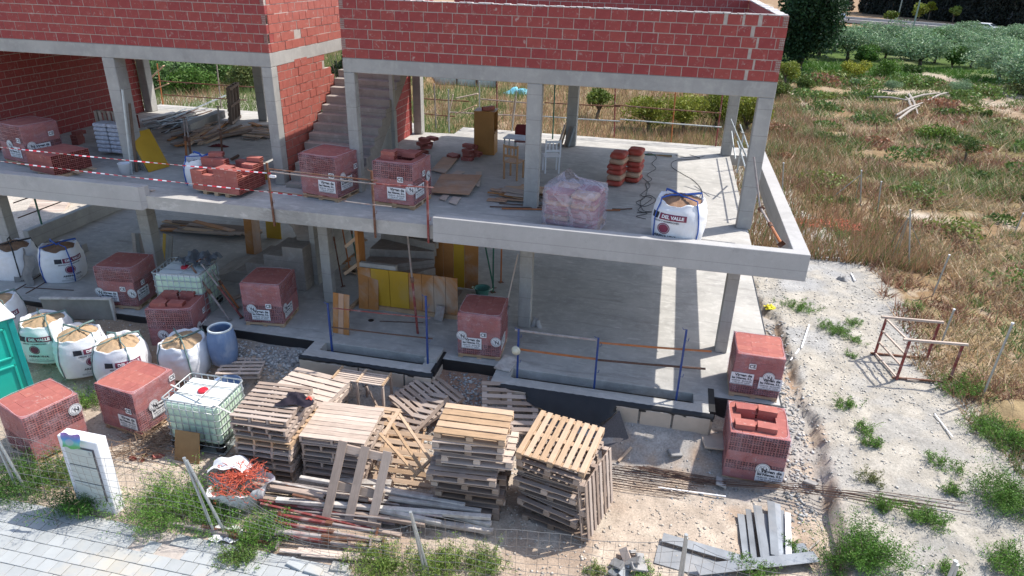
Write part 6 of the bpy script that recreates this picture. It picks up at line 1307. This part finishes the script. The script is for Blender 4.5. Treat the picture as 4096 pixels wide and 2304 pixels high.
for k,(u,v,s,lb) in enumerate(spots):
    p=on(u,v); o=protos[k] if k<4 else copy_tree(protos[k%4]); o.location=p; o.scale=(s*1.12,s*1.12,s*.84); o.rotation_euler=(0,0,k*1.3); o['label']=lb
p=on(2010,178); dk=make_tree('dense_tree','tall dense dark green tree right behind the brick parapet corner','tree',p,4.3,14,.4,.36,(.026,.060,.024),26000,80,None,26,.5,.3,.45,1.25,.35)
for k,(u,v,R_,H,col,lb,tr) in enumerate([(1975,215,1.3,1.6,(.17,.20,.03),'yellow green almond tree against the right front column',.7),(2145,198,1.4,2.2,(.30,.31,.04),'bright yellow green shrub left of the green bush',.2),(2222,196,1.7,2.0,(.09,.18,.025),'round green bush left of the large olive',.1),(2020,225,1.0,1.0,(.12,.17,.04),'low green shrub right of the almond tree',.1),(1500,300,1.1,1.6,(.15,.20,.04),'leafy shrub behind the red and grey rear post',.6),(1960,250,1.0,1.3,(.14,.18,.04),'green shrub beside the right front column top',.1),(2290,185,1.2,.9,(.07,.13,.03),'low green growth under the large olive',.1),(2425,414,.85,.7,(.055,.11,.018),'small umbrella shaped tree alone in the dry grass',.75),(2350,352,1.3,.8,(.12,.19,.03),'light green shrub left of the small umbrella shaped tree',.05),(2480,300,.5,.5,(.12,.17,.04),'small shrub on the right of the field',.1)]):
    make_tree('shrub' if tr<.5 else 'small_tree',lb,'shrub' if tr<.5 else 'tree',on(u,v),R_,H,tr,.16 if k not in(7,) else .07,col,2600 if k not in(7,8) else 1800,100+k,None,9,.5,.05 if tr<.5 or k==7 else .1)
for k,(u,v,R_,H,col) in enumerate([(1630,330,1.7,1.8,(.20,.22,.03)),(1720,330,1.9,2.0,(.22,.24,.035)),(1800,320,1.7,1.9,(.18,.21,.03)),(1880,335,1.6,1.9,(.20,.22,.03)),(1850,260,1.6,1.8,(.16,.20,.035))]):
    make_tree('almond_tree',['leftmost','second','middle','fourth','rear'][k]+' yellow green almond tree behind the right rear of the upper floor','tree',on(u,v),R_,H,.5,.17,col,4200,120+k,'almond trees behind the house',12,.4,.09)
for k,(u,v,R_,H,col) in enumerate([(400,230,2.2,2.4,(.09,.16,.05)),(450,205,2.6,2.6,(.10,.15,.07)),(520,215,2.4,2.5,(.10,.18,.05)),(590,200,2.5,2.5,(.15,.18,.06)),(640,225,2.0,2.0,(.16,.19,.06)),(480,235,1.8,1.4,(.09,.17,.03)),(560,190,2.6,3.0,(.11,.15,.08))]):
    make_tree('leafy_bush',['dark bush behind the orange rear post','grey green bush in the left opening','big bush in the middle of the left opening','olive green bush right in the left opening','pale bush behind the upright dark pallet','low bright green bush at the slab edge','tall rear bush in the left opening'][k],'bush',on(u,v),R_,H,.2,.2,col,4600,140+k,'bushes behind the left rooms',12,.5,.08)
make_tree('shrub','dark scrub seen over the top of the stairs','shrub',tuple(aty(857,150,17))[:2]+(-.8,),.9,3.2,3.0,.16,(.05,.075,.025),1800,160,None,10,.5,.1)
# cypress hedge along the road
def cyp(seed,n=3000):
    r=np.random.default_rng(seed); t=thing('cypress_tree','x','tree',(0,0,0),0,'dark cypresses along the far road'); H=14
    z=r.uniform(0,1,n); rad=(1.15*np.sqrt(np.clip(1.02-z,0,1))+.25)*(1+.2*np.sin(z*22+seed)); a=r.uniform(0,6.28,n); q=r.uniform(.55,1.08,n); p=np.stack([rad*q*np.cos(a),rad*q*np.sin(a),z*H],1)
    leaf_cloud('foliage',p,.62*r.uniform(.6,1.3,n),jitcol((.030,.036,.030),n,r,.5),t,.4,seed,1.2); m=MB(); m.tube([(0,0,-.2),(0,0,7)],[.18,.08],6); m.build('trunk','bark',t); return t
cp=[cyp(200+k) for k in range(3)]; ck=0
for k in range(62):
    f=(k//2)/30; q=on(2085+520*f,24+52*f); x=q.x+(k%2)*1.2; y=q.y+(k%2)*2.2
    if 5<k<10: continue
    o=cp[ck] if ck<3 else copy_tree(cp[ck%3]); ck+=1; o.location=(x,y,gz(x,y)); s=.9+.25*((k*37)%10)/10; o.scale=(s,s,s*1.15); o.rotation_euler=(0,0,k*.9); o['label']='dark cypress in the unbroken hedge behind the far road'
for k,(u,v,R_) in enumerate([(2290,150,2.4),(2330,128,2.6),(2265,140,2.0),(2175,165,1.5),(2395,172,1.4)]): make_tree('green_tree',['broad green tree just left of the large olive','dark green tree above the large olive','round green tree between two olives','low leafy tree above the round green bush','low leafy tree right of the large olive'][k],'tree',on(u,v),R_,2.4,.3,.24,(.085,.17,.035),3600,230+k,None,12,.5,.1)
for k,(u,v,R_,H) in enumerate([(2238,52,1.7,2.2),(2283,38,1.2,3.0),(2308,58,1.8,2.6),(2395,62,1.3,2.6),(2335,50,1.2,3.0)]):
    make_tree('roadside_tree',['round green bush beside the far road','yellow green sapling left of the tall lamp post','yellow green tree at the base of the lamp post','yellow green sapling right of the lamp posts','thin yellow tree between the saplings'][k],'tree',on(u,v),R_,H,1.4 if k else .2,.42,[(.13,.18,.03),(.27,.30,.03),(.22,.26,.04),(.20,.26,.05),(.26,.28,.03)][k],900,180+k,'young trees by the far road',8,.5,.09)
# ---- road, kerb, cars, lamps
m=MB(); P=[]
def rpt(x): return 135.5-.72*(x-36.5)*.0+(-.70)*(x-36.5)
ys=[(-60,rpt(-60)),(20,rpt(20)),(36.5,135.5),(45,129.7),(59,119.3),(80,104),(140,62)]
for i,(x,y) in enumerate(ys): P+= [(x-1.2,y-2.2,0),(x+2.6,y+4.6,0)]
P=[(x,y,gz(x,y)*0-.62) for x,y,_ in P]; m.add(P,[(2*i,2*i+2,2*i+3,2*i+1) for i in range(len(ys)-1)]); struct(m.build('road','asphalt'))
m=MB()
for (x0,y0),(x1,y1) in zip(ys[1:],ys[2:]): m.bar((x0-1.4,y0-2.6,-.45),(x1-1.4,y1-2.6,-.45),.35,.55)
for (x0,y0),(x1,y1) in zip(ys[1:],ys[2:]): m.bar((x0+3.0,y0+5.2,-.45),(x1+3.0,y1+5.2,-.45),.35,.5)
o=m.build('road_kerb',[simple('pale_kerb',(.42,.40,.38),.9)]); struct(o); 
def car(loc,rz,label,paint,van=False):
    t=thing('parked_car' if not van else 'van',label,'car' if not van else 'van',loc,R(rz)); W_=.88; H=1.45 if not van else 1.9
    pr=[(-2.15,.35),(-2.2,.75),(-1.9,.95),(-1.35,1.0),(-.75,H),(.85,H),(1.55,1.02),(2.1,.9),(2.2,.6),(2.15,.3)] if not van else [(-2.2,.35),(-2.25,1.0),(-2.1,H),(1.0,H),(1.6,1.15),(2.2,1.0),(2.25,.35)]
    m=MB(); m.prism(pr,-W_,W_,'y'); m.build('body',paint,t,bevel=.08)
    for s_ in (-1,1): m=MB(); m.prism([(-1.15,1.02),(-.68,H-.1),(.78,H-.1),(1.3,1.02)],s_*(W_+.004),s_*(W_+.012),'y'); m.build('side_window','cardark',t)
    m=MB(); m.add([(.92,-.72,H-.05),(.92,.72,H-.05),(1.56,.76,1.04),(1.56,-.76,1.04)],[(0,1,2,3)]); o=m.build('windscreen','cardark',t); o.location=(.035,0,.035)
    for x in (-1.35,1.35):
        for y in (-.82,.82): m=MB(); m.tube([(x,y-.1,.32),(x,y+.1,.32)],.32,14); m.build('wheel','tyre',t)
    return t
car(at(2470,82,-.55)+Vector((0,0,0)),-35,'white hatchback driving on the far road behind the olives','carwhite'); car(at(2092,48,-.6),-35,'grey blue van at the left end of the far road','carblue',True)
for (u,v,u1,lb) in [(2256,55,2266,'left tall grey lamp post beyond the olives'),(2293,85,2310,'right tall grey lamp post nearest the olives')]:
    p=on(u,v); t=thing('lamp_post',lb,'lamp post',p,0,'lamp posts by the far road'); m=MB(); m.tube([(0,0,0),(.0,0,9)],[.14,.08],8); m.build('pole',[simple('grey_green_pole',(.22,.27,.25),.5)],t); MB().box(-.1,1.2,-.08,.08,8.95,9.05).build('arm','galv',t); MB().box(1.0,1.6,-.14,.14,8.88,8.96).build('lamp_head','galv',t)
# parked dark vehicle corner at the right edge
car(on(2600,500)+Vector((1.2,0,0)),70,'dark vehicle corner cut by the right edge of the picture','cardark',True)
# greenhouse-like frame and blue sheet behind
t=thing('polythene_tunnel','low polythene covered frame in the field behind the upper floor','greenhouse',on(1150,216)); MB().box(-3.2,3.2,-.05,.05,.0,.9,T=Matrix.Rotation(R(4),4,'Z')).build('cover','glasshouse',t)
for k in range(5): MB().box(-3.2+1.6*k-.05,-3.2+1.6*k+.05,-.12,.12,0,1.0).build('frame_post','rebar',t)
p=on(1308,236); clothheap('blue_sheet',p,1.0,.5,.5,'tarpblue','light blue plastic sheet caught in the field behind the upper floor','sheet',4,12)
# dead branches pile in field
t=thing('dead_branches','bleached dead branches lying in the dry field','branches',on(2290,262))
for (a,b_) in [((2180,252),(2300,268)),((2270,262),(2360,245)),((2330,262),(2388,242)),((2285,245),(2305,300)),((2252,300),(2320,270)),((2258,310),(2310,278)),((2290,280),(2275,255))]: m=MB(); A=on(*a,.25)-t.location; Bq=on(*b_,.35)-t.location; m.tube([A,(A+Bq)/2+Vector((0,0,.12)),Bq],[.09,.08,.04],6); m.build('branch','deadwood',t)
# ---- dry grass and weeds (uncountable)
def blades(name,x,y,h,w,cols,lean=.5,seed=0,label='',cat='grass',zoff=-.02):
    r=np.random.default_rng(seed); n=len(x); z=gh(x,y)+zoff; a=r.uniform(0,6.28,n); tl=r.normal(0,lean,(n,2))*h[:,None]; base=np.stack([x,y,z],1); s=np.stack([np.cos(a)*w,np.sin(a)*w,np.zeros(n)],1)
    tip=base+np.stack([tl[:,0],tl[:,1],h],1); v=np.stack([base-s,base+s,tip],1).reshape(-1,3); f=np.arange(n*3).reshape(n,3); c=np.repeat(cols,3,0); c[2::3]*=1.12 if False else 1.0
    o=vfield(name,v,f,np.clip(c,0,1),'straw'); stuff(o,label,cat); return o
r=np.random.default_rng(5); N=330000
# perspective friendly sampling: density falls with distance
y=-8+ (r.uniform(0,1,N)**1.9)*75; x=10+r.uniform(0,1,N)*(14+(y+9)*.62); k=(x>gex(y)-.15+.5*(vnoise(x,y,1.3,3)-.5))
k&=~((x<11.3)&(y<7)); path=(np.abs(y-(14.4-.08*(x-15)))<.9)&(vnoise(x,y,1.6,9)<.72)&(x<27); k&=~path; k&=r.uniform(0,1,N)>pathmask(x,y)*1.1; x=x[k];y=y[k]
pn=fb(x,y,.28,21); kk=(fb(x,y,.5,22)*.6+fb(x,y,1.7,23)*.4)>.40; x=x[kk];y=y[kk]; pn=fb(x,y,.28,21); g2=fb(x,y,.5,31); n=len(x); dist=np.hypot(x-7,y+14)
straw=np.array((.43,.30,.165)); rust=np.array((.29,.155,.10)); green=np.array((.15,.21,.065)); pale=np.array((.55,.43,.28))
w1=r.uniform(0,1,n)[:,None]; cols=straw*(1-w1)+pale*w1; rk=(ss((g2-.46)*8)*(r.uniform(0,1,n)<.8))[:,None]; cols=cols*(1-rk)+rust*rk; gk=((pn>.56)&(r.uniform(0,1,n)<.62)|(r.uniform(0,1,n)<.12))[:,None]; cols=np.where(gk,green*r.uniform(.8,1.3,(n,1)),cols); cols*=r.uniform(.7,1.15,(n,1))
far=(y>57)&(y<118); cols[far&(vnoise(x,y,.12,5)>.2)]=np.array((.09,.19,.03)); mid=(y>44)&(y<57)&(vnoise(x,y,.25,6)>.45); cols[mid]=np.array((.13,.18,.05))
h=r.uniform(.12,.46,n)*(.45+.9*fb(x,y,.45,40))*(.9+.4*(dist>30)); blades('dry_grass',x,y,h,.006+.0006*dist,cols,.75,1,'dry straw and rust coloured grass covering the field on the right','dry grass')
N=120000; x=-30+r.uniform(0,1,N)*46; y=7.7+(r.uniform(0,1,N)**1.6)*48; g2=fb(x,y,.5,31); n=N; w1=r.uniform(0,1,n)[:,None]; cols=straw*(1-w1)+np.array((.36,.20,.13))*w1; gk=(((x<-3)&(vnoise(x,y,.4,3)>.35))|(r.uniform(0,1,n)<.22))[:,None]; cols=np.where(gk,green,cols); h=r.uniform(.3,.8,n); blades('dry_grass',x,y,h,.018+.0*h,cols*r.uniform(.7,1.15,(n,1)),.35,2,'tall dry grass behind the house seen through the upper floor','dry grass')
def weed(name,label,cx,cy,rx,ry,hh,n,seed,base=(.13,.25,.045),cat='weeds',size=.036,dz=0,group='green weeds on the site'):
    r=np.random.default_rng(seed); t=thing(name,label,cat,(cx,cy,gz(cx,cy)),0,group); n=int(n*1.7); ns=max(8,int(n/55)); sx=r.normal(0,.42,ns)*rx; sy=r.normal(0,.42,ns)*ry; tl=r.normal(0,.5,(ns,2)); L=r.uniform(.5,1.15,ns)*hh; k=r.integers(0,ns,n); f=r.uniform(.08,1,n)**.8
    p=np.stack([sx[k]+tl[k,0]*L[k]*f**1.4,sy[k]+tl[k,1]*L[k]*f**1.4,L[k]*f*(1-.25*f)],1)+r.normal(0,.022+.02*hh,(n,3)); p[:,2]=np.maximum(p[:,2],.005)+np.array([gz(cx+a,cy+b_)-gz(cx,cy) for a,b_ in zip(sx,sy)])[k]
    leaf_cloud('leaves',p,size*r.uniform(.6,1.4,n),jitcol(base,n,r,.38),t,.34,seed,.25)
    m=MB()
    for q in range(min(ns,40)): m.tube([(sx[q],sy[q],-.02),(sx[q]+tl[q,0]*L[q]*.35,sy[q]+tl[q,1]*L[q]*.35,L[q]*.55),(sx[q]+tl[q,0]*L[q],sy[q]+tl[q,1]*L[q],L[q]*.78)],.0035,3,cap=False)
    stuff(m.build('stems',[M['bark']],t)); return t
def wd(u,v,ru,h,n,seed,lb,**k):
    p=on(u,v); s=(p-CAM_POS).dot(C_F)/1746.7; weed('weed_bush' if h>.3 else 'weed_tuft',lb,p.x,p.y,ru*s,ru*s*k.pop('sy',.8),h,n,seed,cat='weeds',**k)
wd(440,1290,140,.62,9000,1,'large feathery green bush in front of the torn white bag'); wd(530,1300,80,.5,3500,13,'green bush half behind the second fence post pair')
wd(60,1225,110,.55,6500,2,'dark green bush under the left fence posts',base=(.07,.15,.03)); wd(160,1205,90,.40,3000,3,'loose weeds left of the white cabinet',base=(.13,.20,.05)); wd(195,1290,60,.62,3200,4,'tall green weed growing against the white cabinet',base=(.06,.15,.025))
wd(230,1020,50,.42,1500,5,'green weed between the brick packs behind the cabinet'); wd(665,1345,85,.38,4500,6,'green weeds over the ends of the props'); wd(610,1410,60,.3,1800,7,'low weeds spreading on the pavement',base=(.13,.21,.05))
wd(960,1430,90,.35,4200,8,'left bright green grass clump by the third fence post',base=(.19,.27,.06)); wd(1110,1435,95,.35,4200,9,'bright green grass clump under the third fence post',base=(.19,.27,.06)); wd(1230,1425,60,.35,2000,10,'right bright green grass clump near the third fence post',base=(.17,.25,.06))
wd(2165,1410,95,.62,9000,11,'big green bush at the end of the eroded gully',base=(.10,.21,.035)); wd(2530,1270,80,.62,7000,12,'large green bush at the right edge of the chalk',base=(.11,.21,.04)); wd(2010,775,48,.22,1500,14,'flat green weed patch beside the white pipe'); wd(2100,835,42,.24,1500,15,'round green weed patch on the crushed stone')
wd(2145,815,26,.18,500,16,'small weed above the round patch'); wd(2150,858,26,.18,500,17,'thin weeds right of the round patch'); wd(2140,900,16,.14,250,18,'tiny weed on the chalk left of the trestle shadow'); wd(2125,1020,42,.2,700,19,'straggling weeds beside the gully'); wd(2175,1085,26,.26,700,20,'upright weeds on the lower chalk'); wd(2190,1120,26,.22,700,21,'weeds just under the upright ones'); wd(2380,1180,45,.26,900,22,'spiky weeds in the middle of the chalk'); wd(2190,1210,30,.22,600,23,'reddish green weeds left of the spiky ones',base=(.17,.19,.07)); wd(2330,1310,55,.32,1900,24,'weeds growing through the end of the rebar bundle'); wd(2215,1280,30,.24,800,25,'green weeds above the rebar near the gully'); wd(2390,1240,26,.24,600,26,'weeds above the rebar end'); wd(2420,985,70,.34,2600,27,'dense green weeds behind the foot of the trestle'); wd(2480,1085,60,.40,2600,28,'green weeds along the dry grass edge'); wd(2550,1120,50,.45,2400,29,'green weeds by the right edge above the large bush'); wd(2540,1430,70,.36,3000,30,'weeds in the bottom right corner'); wd(2380,1440,36,.22,700,31,'low weeds by the last fence posts'); wd(2300,780,30,.3,700,32,'weeds at the dry grass edge above the trestle'); wd(1890,1440,60,.28,1500,33,'weeds at the right end of the long grey sheet'); wd(1990,1385,30,.2,500,34,'thin weeds beside the grey sheet corner'); wd(1620,1448,40,.18,500,35,'grass sprigs between the broken paving offcuts'); wd(1500,1435,50,.16,500,36,'sparse grass on the dirt left of the paving offcuts',base=(.19,.25,.07))
wd(2250,440,110,.5,4200,37,'wide green shrub patch behind the braced field posts',base=(.12,.18,.04)); wd(2050,455,90,.45,2800,38,'green shrub patch beyond the balcony corner',base=(.13,.18,.05)); wd(2040,350,110,.5,3000,39,'green growth right of the right front column',base=(.12,.17,.04)); wd(2120,600,40,.3,700,40,'green weeds over the coral netting')
r=np.random.default_rng(77); P=[];C=[]
for q in range(150):
    x=r.uniform(12,46); y=r.uniform(4,58)
    if x<gex(y)+.8 or pathmask(np.array([x]),np.array([y]))[0]>.2 or x>16+(y+9)*.62: continue
    s=r.uniform(.25,.9)*(1+.02*y); n=int(180*s+60); a=r.uniform(0,6.28,n); d=np.sqrt(r.uniform(0,1,n))*s*(1+.3*np.sin(3*a+q)); z=gz(x,y)+r.uniform(.05,1,n)**.8*s*.55*(1-.6*(d/s/1.3)**2); P.append(np.stack([x+d*np.cos(a),y+d*np.sin(a),z],1)); b_=[(.13,.20,.05),(.17,.21,.05),(.10,.16,.04),(.30,.15,.09),(.22,.22,.08)][q%5]; C.append(jitcol(b_,n,r,.35))
P=np.concatenate(P); C=np.concatenate(C); d=np.hypot(P[:,0]-7,P[:,1]+14); o=leaf_cloud('field_scrub',P,.07+.0035*d,C,None,.5,78); stuff(o,'low green and rusty scrub dotted through the dry field','scrub')
# ---- stones (uncountable)
def stones(name,x,y,s,cols,label,seed,mat='straw',zo=0):
    r=np.random.default_rng(seed); n=len(x); z=gh(x,y)+zo; b_=np.array([(1,0,0),(-1,0,0),(0,1,0),(0,-1,0),(0,0,1),(0,0,-1)],float); tri=np.array([(0,2,4),(2,1,4),(1,3,4),(3,0,4),(2,0,5),(1,2,5),(3,1,5),(0,3,5)])
    a=r.uniform(0,6.28,n); sc=np.stack([s*r.uniform(.7,1.3,n),s*r.uniform(.5,1.0,n),s*r.uniform(.3,.7,n)],1); v=b_[None]*sc[:,None,:]*r.uniform(.75,1.2,(n,6,1)); ca,sa=np.cos(a)[:,None],np.sin(a)[:,None]
    X=v[...,0]*ca-v[...,1]*sa; Y_=v[...,0]*sa+v[...,1]*ca; v=np.stack([X+x[:,None],Y_+y[:,None],v[...,2]+z[:,None]+sc[:,2:3]*.3],-1); f=(tri[None]+np.arange(n)[:,None,None]*6).reshape(-1,3)
    o=vfield(name,v.reshape(-1,3),f,np.repeat(cols,6,0),'stone'); stuff(o,label,'stones'); return o
M['stone']=leafm('loose_stone',0.0,rough=.9)
r=np.random.default_rng(9); N=120000; x=r.uniform(-9.5,17.5,N); y=-8.6+r.uniform(0,1,N)**.9*17; keep=(~((x>-10.9)&(x<9.95)&(y>-1.95)))&(x<gex(y)+.3)&~((y<-7.0)&(x<2.9)&(r.uniform(0,1,N)<.97))&~((y>-2.6)&(y<-1.8)&(((x>-.4)&(x<2.75))|((x>3.9)&(x<8.55)))); dens=.30+.7*ss((fb(x,y,.8,61)-.38)*5)+.9*((x>9.6)&(x<10.9)&(y>-5)); keep&=r.uniform(0,1,N)<dens; x=x[keep];y=y[keep]; n=len(x)
s=.008+.035*r.uniform(0,1,n)**4.5; right=x>trx(y); c=np.where(right[:,None],np.array((.56,.53,.48)),np.array((.52,.46,.39)))*r.uniform(.6,1.2,(n,1)); gr=((y>-4.3)&(x>-3.5)&(x<9.9))|((x>9.6)&(x<10.8)&(y>-5)); c=np.where((gr&(r.uniform(0,1,n)<.6))[:,None],np.array((.37,.365,.355))*r.uniform(.55,1.35,(n,1)),c)
stones('gravel',x,y,s,np.clip(c,0,1),'loose stones and gravel scattered over the building plot',3)
N=5200; x=np.concatenate([r.normal(3.35,.42,N//3),r.normal(-1.3,1.0,N//3),r.normal(10.15,.22,N//3)]); y=np.concatenate([r.normal(-2.9,.5,N//3),r.normal(-2.35,.25,N//3),r.uniform(-4.2,3.0,N//3)]); k=(y<-1.98)|(x>9.95); x,y=x[k],y[k]; n=len(x); s=.015+.05*r.uniform(0,1,n)**3; stones('rubble',x,y,s,np.array((.38,.375,.365))*r.uniform(.5,1.4,(n,1)),'coarse grey rubble between the light wells and along the slab edge',4)
